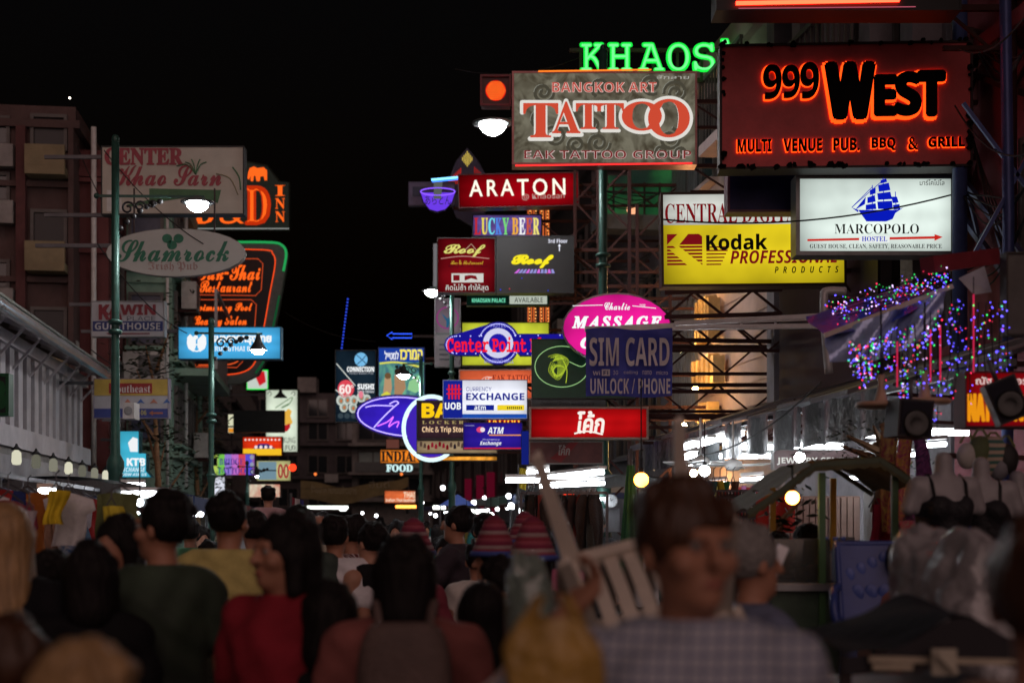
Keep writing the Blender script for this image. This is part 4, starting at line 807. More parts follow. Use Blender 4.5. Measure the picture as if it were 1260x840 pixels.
# big curved green and orange frame
fr = [(232, 299), (336, 299), (350, 303), (355, 313), (352, 335), (340, 400), (330, 440), (318, 462), (298, 472), (262, 474), (238, 470)]
inner = [(238, 308), (325, 309), (337, 314), (340, 326), (334, 360), (325, 410), (316, 445), (302, 458), (275, 462), (248, 460)]
s = Sign(232, 299, 356, 474, 33, 'tall rounded green framed sign outlined in orange neon', D(.10, .13, .12, .5), D(.1, .14, .12), .3, 1, shape=fr)
s.poly(inner, D(.015, .012, .014, .5), 1, 'dark_panel')
s.tube(inner, 1.3, E((240, 74, 26), 1.25), 3); s.tube([(290, 299.5), (336, 300), (349, 304), (353.5, 314), (350, 335)], 3, E((40, 170, 90), .85), 2, 'neon_tube'); s.tube([(345, 365), (338, 400), (328, 440), (316, 460)], 2.4, E((18, 84, 48), .8), 2, 'neon_tube')
for y0, y1, x1 in ((319, 366, 326), (369, 412, 318), (416, 454, 303)):
    s.poly([(238, y0), (x1-6, y0), (x1, y0+6), (x1-2, y1-7), (x1-9, y1), (238, y1-1)], D(.03, .012, .012), 2, 'plate'); s.tube([(238, y0+1), (x1-7, y0+1), (x1-1, y0+7), (x1-3, y1-8), (x1-10, y1-1), (238, y1-2)], .9, E((215, 80, 40), .9), 3, smooth=False)
s.txt('Tuk-Thai', 'script', 246, 327, 322, 346, OL, 5, off=.014); s.txt('Restaurant', 'script', 248, 347, 312, 361, OL, 5, off=.014); s.txt('Swimming Pool', 'script', 237, 374, 312, 388, OL, 5, off=.014); s.txt('Beauty Salon', 'script', 240, 390, 305, 406, OL, 5, off=.014)
s.tube([(240, 450), (285, 449), (300, 440)], 1.4, E((235, 90, 40), 1), 4); s.tube([(236, 461), (240, 465), (245, 463), (250, 465), (254, 461)], 1.1, E((40, 220, 110), 1.1), 4); s.arm(330, 'l', mat=STEEL); s.arm(440, 'l', mat=STEEL)
s = Sign(114, 371, 204, 415, 22, 'white and navy guesthouse board with dark red name', D(.42, .42, .44, .5, 0, .12, 3), D(.3, .3, .3), .15, 1)
s.rect(116, 396, 202, 408, D(.03, .045, .17), 1); s.txt('KAWIN', 'b', 124, 376, 193, 388, D(.22, .03, .04), 2, off=.03); s.txt('KA', 'b', 124, 376, 152, 394, D(.22, .03, .04), 3, off=.02); s.txt('PLACE', 'inter', 158, 390, 193, 395.5, D(.1, .1, .12), 2)
s.txt('GUESTHOUSE', 'b', 119, 398, 199, 406.5, D(.5, .5, .52), 3); s.poly([(132, 411), (139, 409), (139, 410.4), (186, 410.4), (186, 412), (139, 412), (139, 413)], D(.2, .03, .04), 2, 'arrow'); s.arm(373, 'l', mat=STEEL, lattice=False)
# krungthai
s = Sign(221, 403, 347, 443, 23, 'bright sky blue bank light box with white bird emblem', E((70, 172, 228), .98, True, .12, 2), D(.02, .1, .16), .22, 1)
s.poly([(240, 415), (244, 412), (246, 417), (240, 421)], E(WHT, 1), 2); s.poly([(243, 419), (236, 412), (232.5, 416), (232, 424), (234, 430), (240, 434), (243, 428)], E(WHT, 1), 2, mir=244); s.ring(244, 429, 5, 4, 1.8, E(WHT, 1), 2)
s.txt('ธนาคารกรุงไทย', 'thai', 262, 411, 335, 425, E(WHT, 1), 2, off=.04); s.txt('KRUNGTHAI BANK', 'b', 262, 427, 325, 433, E((225, 240, 250), 1), 2, off=.01); s.arm(406, 'l', mat=STEEL, lattice=False)
s = Sign(117, 466, 209, 515, 21, 'yellow topped travel board with red name plate and row of small emblems', D(.36, .36, .38, .5, 0, .12), D(.2, .17, .22), .15, 1)
s.rect(118, 467, 208, 487, D(.42, .30, .06), 1); s.rect(136, 472, 189, 484.5, D(.26, .02, .02), 2); s.txt('Southeast', 'sb', 140, 474, 187, 483.5, D(.55, .5, .48), 3); s.rect(118, 503, 208, 514, D(.035, .05, .2), 1)
for i in range(5): x = 138+i*16; s.poly([(x, 497), (x+5, 491), (x+10, 497), (x+5, 495.5)], D(.05, .12, .35) if i % 2 == 0 else D(.4, .15, .1), 2)
s.txt('01-06', 'b', 166, 505, 182, 511, D(.4, .36, .12), 2); s.poly([(185, 508.5), (190, 505.5), (190, 507.5), (202, 507.5), (202, 509.5), (190, 509.5), (190, 511.5)], D(.36, .12, .06), 2, 'arrow'); s.arm(470, 'l', mat=STEEL, lattice=False)
s = Sign(147, 531, 189, 589, 25, 'cyan money changer light box with white letters beside the post', E((64, 176, 206), .98, True, .1, 3), D(.02, .1, .12), .25, .8, shape=[(148, 531), (173, 531), (173, 558), (182, 558), (182, 580), (188, 587), (148, 587)])
s.txt('KTB', 'b', 159, 564, 181, 573, E(WHT, 1), 2, off=.03); s.txt('EXCHANGE', 'bi', 150, 575, 181, 580.5, E((215, 240, 250), 1), 2); s.txt('NOW ASK US', 'bi', 152, 582, 183, 585.5, E((215, 240, 250), 1), 2); s.poly([(166, 538), (172, 540), (172, 556), (163, 556), (160, 545)], E(WHT, .95), 2)
s.arm(540, 'l', mat=STEEL, lattice=False)
# --- far cluster on the left
s = Sign(327, 479, 368, 557, 42, 'tall white poster light box with drawn duck and burner lamp', E((220, 232, 210), .95, True, .12, 3), D(.06, .08, .05), .25, 1.4)
s.poly([(337, 490), (343, 484), (345, 479), (347, 479), (349, 484), (355, 490)], BK, 2); s.tube([(340, 502), (352, 494), (361, 489), (356, 498), (347, 502), (358, 496)], .9, E((70, 120, 60), .8), 2)
s.poly([(350, 508), (356, 503), (360, 506), (358, 512), (361, 520), (356, 525), (351, 522), (349, 515)], E((235, 180, 70), .95), 2); s.poly([(350, 524), (358, 521), (358, 526), (354, 531), (350, 531)], E((190, 30, 40), .9), 3)
s.txt('KUNG', 'none', 350, 538, 364, 545, BK, 2); s.txt('FU', 'none', 352, 548, 361, 554, BK, 2)
for x, y, a in ((333, 485, 0), (362, 485, 1), (362, 551, 2)): s.tube([(x-3, y), (x, y-3), (x+2, y), (x, y+2)], .8, BK, 2, 'ornament')
s.arm(485, 'l', mat=STEEL, lattice=False)
s = Sign(288, 505, 350, 532, 38, 'unlit dark grey board overlapping the white duck poster', D(.03, .04, .04, .4), D(.05, .05, .05), .2, .8); s.arm(508, 'l', mat=STEEL)
s = Sign(299, 537, 348, 561, 39, 'red and yellow light box with white dotted words and blue mound', E((226, 52, 18), .95, True, .15, 3), D(.1, .02, .01), .2, .8)
s.rect(300, 552, 347, 560, E((250, 196, 40), .95), 1); s.poly([(312, 552), (320, 546), (330, 546), (340, 552)], E((40, 40, 120), .8), 2)
for i in range(10): s.oval(303+i*4.6, 541, 1.2, 1.2, E((250, 235, 225), 1), 2, 'printed_dot', 8)
for i in range(4): s.oval(316+i*6, 550, 2, 2, E((250, 225, 225), 1), 3, 'printed_dot', 8)
s.arm(540, 'l', mat=STEEL, lattice=False)
s = Sign(281, 509, 289, 533, 38.5, 'sliver of a white and yellow light box left of the dark board', E((225, 225, 190), .9, True), BLACK, .15, .6); s.rect(282, 527, 288, 532, E((225, 140, 30), .95), 2)
s = Sign(260, 558, 315, 585, 36, 'tattoo light box striped green, violet, pink and blue', E((150, 90, 170), .9, True), D(.03, .03, .12), .22, 1)
for i, c in enumerate(((180, 205, 90), (120, 200, 80), (150, 120, 210), (195, 110, 200), (215, 70, 90), (90, 80, 215))): s.rect(261+i*8.4, 559, 269.2+i*8.4, 584, E(c, .95), 1, 'printed_stripe')
s.txt('BRIDGE', 'sb', 271, 564, 301, 572, E((70, 60, 160), .8), 2); s.txt('TATTOO', 'sb', 269, 575, 303, 583, E((70, 60, 160), .8), 2); s.rect(263, 563, 268.5, 573, BK, 2)
for i in range(3): s.oval(311, 562.5+i*9, 2.6, 3, E((160, 165, 190), .8), 2, 'printed_dot', 10)
s.arm(560, 'l', mat=STEEL, lattice=False)
s = Sign(316, 566, 359, 592, 37, 'cream light box with blue picture panel and two red zeros', E((196, 192, 130), .9, True, .15, 4), D(.08, .07, .04), .2, 1)
s.rect(319, 568, 341, 590, E((120, 150, 165), .85), 2); s.rect(319, 578, 341, 579.4, BK, 3); s.txt('00', 'none', 343, 571, 356, 588, E((170, 60, 60), .85), 2, off=.02); s.arm(570, 'l', mat=STEEL, lattice=False)
s = Sign(260, 586, 278, 611, 36.4, 'bright blank white light box under the striped tattoo box', E((215, 218, 230), 1.0, True, .1), BLACK, .2, .6)
s = Sign(307, 595, 346, 612, 38.5, 'pale food picture light box above the far crowd on the left', pattern('blot', lin((226, 222, 196)), lin((200, 120, 100)), 3, .9, 1), BLACK, .2, .8)
s = Sign(304, 455, 331, 480, 46, 'small white and red board edged in green light behind the curved frame', E((205, 215, 205), .9, True), D(.02, .2, .06), .2, .8)
s.poly([(316, 457), (326, 457), (328, 470), (320, 475), (316, 466)], E((210, 30, 40), .9), 2); s.tube([(305, 456), (330, 456), (330, 479), (305, 479)], 1.6, E((30, 225, 70), 1.3), 3, closed=True, smooth=False); s.arm(460, 'l', mat=STEEL, lattice=False)
s = Sign(-14, 460, 14, 512, 13.5, 'green framed board at the left edge before the white gallery', D(.02, .02, .02), D(.01, .09, .03, .4), .12, 4)
s.txt('B', 'none', 1, 471, 9, 502, D(.01, .10, .03), 2, off=.05); s.arm(470, 'l', mat=STEEL, lattice=False)
# --- traffic warning light on its box
t = thing('traffic_light', 'square box with round glowing red and yellow dotted lamp left of the tattoo sign', 'traffic light', P(610, 114, 19.4))
k = 19.4/F; MB().box(-18*k, 18*k, -.08, .12, -18*k, 18*k).build('housing', D(.10, .012, .014, .4), t)
m = MB(); f = 19*k; g = 16.5*k; m.box(-f, f, -.12, -.081, g, f).box(-f, f, -.12, -.081, -f, -g).box(-f, -g, -.12, -.081, -g, g).box(g, f, -.12, -.081, -g, g); m.build('frame', D(.2, .02, .03, .4), t)
m = MB(); m.prism([(12.6*k*math.cos(i*math.pi/12), 12.6*k*math.sin(i*math.pi/12)) for i in range(24)], -.086, -.081); m.build('lens', E((205, 16, 8), 1.3, True), t)
m = MB()
for i in range(-7, 8):
    for j in range(-7, 8):
        x, z = i*2.3*k+(j % 2)*1.15*k, j*2.1*k
        if x*x+z*z < (12*k)**2: m.ball((x, -.088, z), .0050, 5, 4)
tag(m.build('diode', E((255, 196, 70), 1.7), t), kind='stuff')
MB().bar((18*k, .06, 0), (1.4, .14, -.02), .05).build('bracket', DARKST, t)
# ================================================================== STEEL, POSTS, LAMPS
def lattice(name, label, p, q, h, w=.05, mat=RUST, n=None, cat='steel frame'):
    """lattice beam from p to q, things local origin at p"""
    p = Vector(p); q = Vector(q); t = thing(name, label, cat, p); d = q-p; L = d.length; n = n or max(3, int(L/h)); up = Vector((0, 0, h)) if abs(d.normalized().z) < .7 else Vector((h, 0, 0))
    MB().bar((0,0,0), d, w).bar(up, up+d, w).build('chord', mat, t); m = MB()
    for i in range(n): a = d*(i/n); b = d*((i+1)/n); m.bar(a+(up if i % 2 else up*0), b+(up*0 if i % 2 else up), w*.6)
    m.build('lacing', mat, t); return t
lattice('sign_gantry', 'upright lattice mast behind the magenta oval sign', (1.25, 20.6, 0), (1.25, 20.6, 8.2), .45)
lattice('sign_gantry', 'upright lattice mast right of the black bar screen', (1.0, 22.6, 0), (1.0, 22.6, 7.6), .4)
lattice('sign_gantry', 'dark red lattice beam crossing before the spotlit wall', tuple(P(818, 390, 17.5)), tuple(P(962, 386, 17.5)), .3)
lattice('sign_gantry', 'lower dark red lattice beam beneath the first before the spotlit wall', tuple(P(824, 418, 18.2)), tuple(P(950, 420, 18.2)), .22)
lattice('sign_gantry', 'diagonal steel bracket truss to the right of the hostel sign', tuple(P(1172, 250, 13.5)), tuple(P(1262, 372, 11.8)), .35, mat=D(.09, .10, .2, .5, .3))
lattice('sign_gantry', 'upper steel bracket truss right of the red pub sign', tuple(P(1192, 90, 13.1)), tuple(P(1275, 120, 12)), .4)
lattice('sign_gantry', 'upright lattice tower far behind the green noodle sign', (1.9, 21.6, 0), (1.9, 21.6, 6.5), .5)
wt = thing('pipe_frame', 'white painted pipe frame crossing above the jeweller, ends in a bent post', 'steel frame', P(830, 398, 11.6))
k = 11.6/F; m = MB(); m.bar((0, 0, 0), (185*k, -.3, 4*k), .035).bar((2*k, 0, -6*k), (185*k, -.3, -9*k), .02)
for i in range(5): m.bar((i*40*k, -.05*i, 0), (i*40*k, -.05*i, -7*k), .015)
m.tube(bez([(200*k, -.3, 32*k), (178*k, -.3, 32*k), (174*k, -.3, 26*k), (175*k, -.3, -10*k), (180*k, -.3, -66*k)], 5), .035, 8); m.build('pipe', D(.5, .5, .5, .4, .2), wt)
bp = thing('steel_post', 'dull blue steel post rising beside the red pub sign', 'post', P(1238, 640, 11.6)); MB().tube([(0, 0, -1.7), (.02, 0, 2.5), (-.05, 0, 7)], .05, 8).build('post', D(.06, .08, .22, .4, .3), bp); MB().bar((-.3, 0, 2.1), (.3, 0, 3.2), .03).bar((-.35, 0, 3.4), (.25, 0, 2.6), .03).build('brace', D(.06, .08, .22, .4, .3), bp)
LBULB = E((250, 252, 255), 260, True)
def lamp_post(label, px, Y, ztop, zarm, reach, base=.09, topr=.03, tilt=0, shade='cone', big=.09, group='street lamps'):
    t = thing('street_lamp', label, 'street lamp', (at(px, Y), Y, 0)); sgn = 1 if reach > 0 else -1
    pr = [(base*1.3, 0), (base*1.3, .5), (base, .55), (base, 2.2), (base*1.25, 2.25), (base*1.25, 2.32), (base*.7, 2.4), (topr*1.3, zarm*.72), (topr*1.3, ztop)]
    MB().lathe(pr, 12).build('post', GREENP, t)
    for z in (2.3, zarm*.72, zarm*.74): MB().lathe([(topr*1.4, z-.03), (topr*2.3, z-.015), (topr*2.3, z+.015), (topr*1.4, z+.03)], 12).build('collar', GREENP, t)
    MB().ball((0, 0, ztop+.03), (.045, .045, .06)).build('finial', GREENP, t)
    MB().bar((-.18*sgn, 0, zarm), (reach, 0, zarm-.01), .025).ball((-.2*sgn, 0, zarm), .03).build('arm', GREENP, t)
    m = MB()
    for q in range(3): 
        cx = sgn*(.13+.13*q); cz = zarm-.13+.02*q-.0; rr_ = .075-.015*q
        m.tube([(cx+rr_*(1-i/22)*math.cos(i*.5), 0, cz+rr_*(1-i/22)*math.sin(i*.5)) for i in range(18)], .012, 5)
    for q in range(7): a = q/6; m.ball((sgn*(.05+.42*a), 0, zarm-.06-.28*(1-a)**1.5), (.035, .015, .03), 6, 4)
    m.build('scroll', BLACK, t); b = big; z = zarm-.06
    if shade == 'cone': MB().lathe([(.02, z+.05), (.035, z), (.05, z-.05), (b*1.1, z-.12), (b*1.45, z-.17)], 16, (reach*.92, 0, 0), cap=False).build('lamp_shade', BLACK, t); zb = z-.165
    else: MB().lathe([(.02, z+.06), (.05, z+.04), (b*1.2, z+.01), (b*1.75, z), (b*1.75, z-.012), (.001, z-.013)], 20, (reach*.92, 0, 0), cap=False).build('lamp_shade', D(.12, .14, .14, .4), t); zb = z-.014
    m = MB(); m.lathe([(b*1.15, 0), (b*1.1, -b*.3), (b*.85, -b*.65), (b*.45, -b*.9), (.001, -b)], 18, (reach*.92, 0, zb), cap=False) if shade == 'flat' else m.ball((reach*.92, 0, zb), (b*1.0, b*1.0, b*.75), 14, 8); m.build('bulb', LBULB, t); return t
lamp_post('green lamp post with white glowing dish lamp over the cream guesthouse board', 142, 15, 5.68, 5.12, .94, .075, .032, shade='flat', big=.1)
lamp_post('slim dark lamp post with black cone shade before the sky blue bank box', 260, 19, 4.32, 4.20, .68, .045, .03, big=.085)
lamp_post('thick green lamp post carrying dish lamp beside the tattoo light box', 742, 19.55, 8.15, 7.22, -1.65, .115, .045, shade='flat', big=.16)
lamp_post('lamp post whose white lamp glares left of the crimson bar sign', 556, 24.5, 5.9, 5.72, -.38, .06, .03, shade='flat', big=.10)
lamp_post('lamp post with cone shaded lamp hanging before the beach poster', 518, 27.5, 4.8, 4.73, -.36, .05, .03, big=.11)
lamp_post('lamp post with black cone shade and bare post behind the duck poster signs', 304, 33, 3.0, 2.95, .25, .04, .02, big=.03)
mt = thing('clock', 'round pale clock faced meter strapped to the thick lamp post', 'clock', P(752, 616, 19.2)); k = 19.2/F
MB().add([], []).lathe([(8*k, 0), (9*k, .01), (9*k, .06), (0.001, .06)], 24).build('case', D(.3, .3, .32, .4, .5), mt, rot=(math.radians(-90), 0, 0)); MB().lathe([(7.6*k, .0), (.001, .001)], 24, cap=False).build('dial', D(.6, .62, .64, .4), mt, loc=(0, -.003, 0), rot=(math.radians(90), 0, 0))
m = MB(); m.bar((0, -.008, 0), (.03, -.008, .03), .006).bar((0, -.008, 0), (-.012, -.008, .045), .006)
for i in range(12): a = i*math.pi/6; m.box(.07*math.cos(a)-.003, .07*math.cos(a)+.003, -.009, -.006, .07*math.sin(a)-.003, .07*math.sin(a)+.003)
tag(m.build('hand', BLACK, mt), kind='stuff'); MB().box(-.12, .12, .07, .3, -.42, -.1).build('meter_box', D(.12, .12, .13, .5), mt)
ac = thing('air_conditioner', 'pale outdoor air conditioner with round fan by the travel board', 'air conditioner', P(158, 505, 17.5)); k = 17.5/F
MB().box(-7*k, 7*k, 0, .25, -10*k, 10*k).build('case', D(.42, .4, .38, .6), ac); MB().lathe([(5*k, 0), (5.3*k, .01), (4.6*k, .012), (1*k, .008), (.001, .01)], 20).build('fan_grille', D(.2, .2, .2), ac, rot=(math.radians(90), 0, 0)); MB().bar((-7*k, .1, -.11), (-.35, .1, -.11), .03).build('bracket', STEEL, ac)
# overhead cables
def cable(label, p, q, sag=.3, r=.008, mat=CABLE, name='overhead_cable', cat='cable'):
    p, q = Vector(p), Vector(q); o = MB().tube([p+(q-p)*t-Vector((0, 0, sag*4*t*(1-t))) for t in [i/16 for i in range(17)]], r, 5).build(name, mat); return tag(o, label, cat, 'overhead cables')
for i, (a, b, w) in enumerate((((128, 185, 19.7), (250, 300, 19), 'crossing the cream guesthouse board'), ((350, 384, 33), (462, 420, 30), 'running from the tall orange outlined sign to the sushi poster'), ((112, 430, 20), (215, 455, 20), 'between the two left guesthouse boards'),
        ((815, 270, 13), (1170, 240, 13), 'sweeping across the yellow photo sign and hostel sign'), ((120, 300, 18), (230, 410, 22), 'slanting down to the bank light box'), ((700, 400, 20), (850, 480, 17), 'under the blue banner'),
        ((860, 560, 15), (1010, 470, 11), 'over the right hand canopy'), ((560, 85, 21), (716, 70, 21), 'leading to the green roof letters'), ((95, 180, 22), (180, 330, 20), 'beside the narrow maroon corner'), ((1180, 60, 12), (1262, 20, 10), 'at the top right corner'), ((1175, 130, 12.5), (1262, 190, 11), 'right of the red pub sign'), ((340, 600, 45), (500, 585, 50), 'above the sagging banner'), ((340, 560, 60), (520, 548, 60), 'high before the dark end building'))):
    cable('thin black cable '+w, P(*a), P(*b), .12+.03*(i % 3))
cl = thing('string_lights', 'short hanging line of blue lights above the sushi poster', 'string lights', P(424, 400, 31)); k = 31/F; m = MB()
for i in range(16): m.ball(((4-i*.5)*k, 0, (32-i*4)*k), .022, 4, 3)
tag(m.build('bulb', E((50, 80, 235), 1.0), cl), kind='stuff'); MB().tube([(4*k, 0, 34*k), (-4*k, 0, -32*k)], .01, 4).build('wire', E((20, 30, 110), .6), cl)
# ================================================================== TREES AND CREEPERS
LEAF = [D(.03, .045, .022, .6), D(.018, .028, .016, .6), D(.045, .06, .03, .6)]
def tree(label, x, y, z0, h, r, n, seed, name='tree', leaf=.09):
    R_ = random.Random(seed); t = thing(name, label, 'tree', (x, y, z0)); m = MB(); m.tube([(0, 0, 0), (.05, 0, h*.4), (-.03, .03, h*.7)], [.09, .06, .035], 8); tips = []
    for i in range(7):
        a = i*.9+R_.random(); z = h*(.35+.08*i); e = Vector((r*.8*math.cos(a), r*.6*math.sin(a), z+h*.16)); m.tube([(0, 0, z), e*.55+Vector((0, 0, z*.45)), e], [.035, .022, .01], 5); tips += [e, e*.7+Vector((0, 0, h*.12))]
    m.build('trunk', WOOD, t); m = MB()
    for i in range(n):
        c = R_.choice(tips); p = c+Vector((R_.gauss(0, r*.26), R_.gauss(0, r*.26), R_.gauss(0, h*.09))); a, b_ = R_.uniform(0, 6.3), R_.uniform(-1, 1); u = Vector((math.cos(a), math.sin(a), b_*.6)).normalized()*leaf; v = u.cross(Vector((R_.random(), R_.random(), 1))).normalized()*leaf*.4; m.cur = R_.randrange(3)
        m.add([p-u, p+v*.9, p+u, p-v*.9], [(0, 1, 2, 3)])
    tag(m.build('crown', LEAF, t), kind='stuff'); return t
tree('dark leafy tree against the shophouses above the cyan money changer', LX(26, .9), 26, .1, 5.2, .7, 1100, 3, leaf=.07)
tree('thin dark tree beside the slim lamp post, left', LX(33, 1.0), 33, .1, 4.6, .7, 900, 4, leaf=.07)
tree('bare looking creeper hanging over the jeweller signboard', P(1085, 560, 10.4).x, 10.4, 1.75, .75, .4, 420, 5, name='creeper', leaf=.02)
tree('papaya plant with green leaves beside the food cart lamp', at(935, 9.4), 9.4, .1, 1.75, .35, 420, 6, name='papaya_plant', leaf=.05)
# ================================================================== STALLS
TUBE = E((242, 248, 255), 26, True); WARM = E((255, 176, 84), 26, True); CANV = [D(.10, .11, .11, .8, 0, .3, 3, .4, 20), D(.03, .05, .13, .8, 0, .3, 3, .4, 20), D(.06, .10, .08, .8, 0, .3, 3, .4, 20), D(.18, .17, .17, .8, 0, .3, 3, .4, 20), D(.12, .04, .04, .8, 0, .3, 3, .4, 20)]
def stall(side, Y, lab, w=1.9, dp=1.6, z=2.15, ci=0, tube=True, proto=None, off=1.5):
    x = LX(Y, off) if side == 'l' else RX(Y, off)
    if proto:
        o = copy_tree(proto, None, (x, Y, 0), lab); 
        for c in o.children:
            if c.name.startswith('canopy'): c.material_slots[0].link = 'OBJECT'; c.material_slots[0].material = CANV[ci]
        return o
    t = thing('market_stall', lab, 'stall', (x, Y, 0), (0, 0, SYAW), 'market stalls along the street')
    for a in (-1, 1):
        for b_ in (-1, 1): MB().tube([(a*dp/2, b_*w/2, 0), (a*dp/2, b_*w/2, z-.05+.12*(a*(1 if side == 'l' else -1) < 0))], .018, 6).build('pole', STEEL, t)
    MB().grid(lambda u, v: ((u-.5)*(dp+.5), (v-.5)*(w+.3), z+.12*math.cos((u-.5)*3)+.03*math.sin(v*9+u*3)-.04*math.sin(v*math.pi)), 12, 12).build('canopy', CANV[ci], t)
    m = MB(); m.grid(lambda u, v: ((.5)*(dp+.5)*(1 if side == 'l' else -1), (u-.5)*(w+.3), z+.0-.16*v+.01*math.sin(u*40)), 24, 2); m.grid(lambda u, v: ((u-.5)*(dp+.5), -.5*(w+.3), z+.12*math.cos((u-.5)*3)-.14*v+.01*math.sin(u*40)), 24, 2); m.build('canopy_skirt', CANV[ci], t)
    MB().box(-dp/2+.1, dp/2-.1, -w/2+.05, w/2-.05, .74, .78).build('table_top', WOOD, t); MB().grid(lambda u, v: (-dp/2+.09+.01*math.sin(v*9), (u-.5)*(w-.08), .1+.66*v), 16, 3).build('table_skirt', CANV[(ci+1) % 5], t)
    g = MB()
    for i in range(14): a = random.uniform(-dp/2+.15, dp/2-.35); b2 = random.uniform(-w/2+.1, w/2-.3); g.cur = random.randrange(4); g.box(a, a+random.uniform(.1, .22), b2, b2+random.uniform(.1, .25), .781, .8+random.uniform(.03, .25))
    tag(g.build('goods', [D(.5, .45, .4), D(.3, .05, .06), D(.05, .12, .3), D(.5, .35, .08)], t), kind='stuff')
    if tube: MB().tube([(-.1, -.6, z-.16), (-.1, .6, z-.16)], .018, 8).build('fluorescent_tube', TUBE, t)
    return t
pl = stall('l', 14.2, 'stall with slate canopy nearest on the left, behind the clothes rails', z=1.96); pr_ = stall('r', 19.5, 'stall with slate canopy beside the thick lamp post', off=2.2)
for i, (Y, ci, w) in enumerate(((16.6, 1, 'navy'), (19.2, 3, 'pale grey'), (21.8, 2, 'green'), (24.5, 0, 'slate'), (28, 4, 'brown red'), (32, 1, 'dark blue'), (37, 3, 'light grey'), (43, 2, 'bottle green'), (50, 0, 'charcoal'), (58, 3, 'ash grey'))):
    stall('l', Y, '%s canopied stall, number %s from the front on the left kerb' % (w, ('second', 'third', 'fourth', 'fifth', 'sixth', 'seventh', 'eighth', 'ninth', 'tenth', 'last')[i]), ci=ci, proto=pl)
for i, (Y, ci, w) in enumerate(((23, 3, 'pale grey'), (26, 1, 'navy'), (29.5, 2, 'green'), (34, 0, 'slate'), (39, 3, 'light grey'), (45, 4, 'brown red'), (52, 1, 'dark blue'), (60, 0, 'charcoal'))):
    stall('r', Y, '%s canopied stall, %s from the thick lamp post on the right kerb' % (w, ('second', 'third', 'fourth', 'fifth', 'sixth', 'seventh', 'eighth', 'last')[i]), ci=ci, proto=pr_)
def tube_lamp(label, p, q, r=.02, mat=TUBE, refl=True, group='fluorescent lamps over the stalls'):
    p, q = Vector(p), Vector(q); t = thing('fluorescent_lamp', label, 'lamp', p); d = q-p
    MB().tube([(0,0,0), d], r, 8).build('tube', mat, t)
    if refl: MB().bar(Vector((0, .0, .05)), d+Vector((0, .0, .05)), .09, .03).build('housing', WPAINT, t)
    t['group'] = group; return t
def bulb(label, px, py, Y, r, mat, cord=.5):
    t = thing('hanging_bulb', label, 'lamp', P(px, py, Y)); MB().ball((0, 0, 0), r, 12, 8).build('bulb', mat, t); MB().tube([(0, 0, r*.8), (0, 0, r*1.6)], r*.4, 8).build('socket', BLACK, t); MB().tube([(0, 0, r*1.5), (0, 0, r*1.5+cord)], .006, 5).build('cord', CABLE, t); return t
tube_lamp('lowest long white tube left of the thick lamp post', P(622, 591, 15), P(698, 591, 15)); tube_lamp('upper slanting white tube above the dark clothes rail', P(664, 590, 14.5), P(742, 581, 13.5)); tube_lamp('long white tube directly left of the lamp post foot', P(664, 598, 14), P(744, 594, 14)); tube_lamp('thin upper white tube above the other tubes at centre', P(648, 581, 15.4), P(676, 579, 15.4))
tube_lamp('upper white tube under the cyan money changer sign', P(150, 598, 13.6), P(178, 598, 13.6), .03); tube_lamp('lower white tube under the cyan money changer sign', P(150, 608, 13.2), P(207, 608, 13.2), .03)
tube_lamp('white tube above the hanging shirts at left', P(48, 606, 10), P(68, 606, 10), .03)
bulb('round white bulb below the two left tubes', 172, 618, 12.5, .035, TUBE, .3)
for i, (a, b_, y, Y, w) in enumerate(((378, 428, 624, 52, 'over the coloured shop beyond the banner'), (487, 512, 623, 50, 'with orange glow right of centre'), (418, 426, 626, 44, 'tiny, beside the banner end'), (533, 548, 624, 40, 'behind the tall man'), (575, 600, 629, 32, 'under the small tent top'), (563, 575, 627, 36, 'left of the small tent top'))):
    tube_lamp('far white tube '+w, P(a, y, Y), P(b_, y, Y), .05, E((240, 248, 240), 5, True) if i != 1 else E((255, 150, 60), 5, True), refl=False)
for i, (x, y, Y, c) in enumerate(((545, 600, 30, 0), (583, 618, 28, 0), (626, 610, 26, 0), (574, 632, 25, 0), (629, 622, 22, 0), (253, 622, 26, 0), (247, 632, 24, 0), (290, 631, 28, 0), (360, 575, 33, 1), (655, 616, 24, 0), (388, 583, 60, 2), (494, 583, 60, 2), (604, 634, 21, 0), (700, 612, 20, 1))):
    bulb(('white', 'red', 'small orange')[c]+' bare bulb '+('high over the tent tops', 'between the tall man and the hat sellers', 'right of the yellow flag', 'above the white tee man', 'left of the dark clothes rail', 'under the blank white box', 'low under the blank white box', 'above the dark haired heads at left', 'beside the two red zeros', 'on the stall behind the flags', 'on the dark end building', 'under the orange restaurant sign', 'low over the hat sellers', 'behind the thick tubes')[i], x, y, Y, .05 if c == 0 else .09 if c == 1 else .06, (E((245, 250, 255), 12, True), E((255, 60, 30), 2, True), E((255, 130, 60), 1.5))[c], .2)
bulb('strong orange bulb glaring right of the thick lamp post', 789, 590, 12.5, .065, E((255, 150, 50), 22, True), .8)
bulb('warm bulb hanging under the food cart roof', 975, 612, 7.7, .036, E((255, 160, 66), 34, True), .12)
bulb('cold white bulb shining on the jeweller signboard', 984, 562, 13.2, .05, E((245, 250, 255), 40, True), .3)
bulb('white bulb low under the right canopy fans', 867, 579, 14, .055, E((235, 245, 255), 40, True), .4)
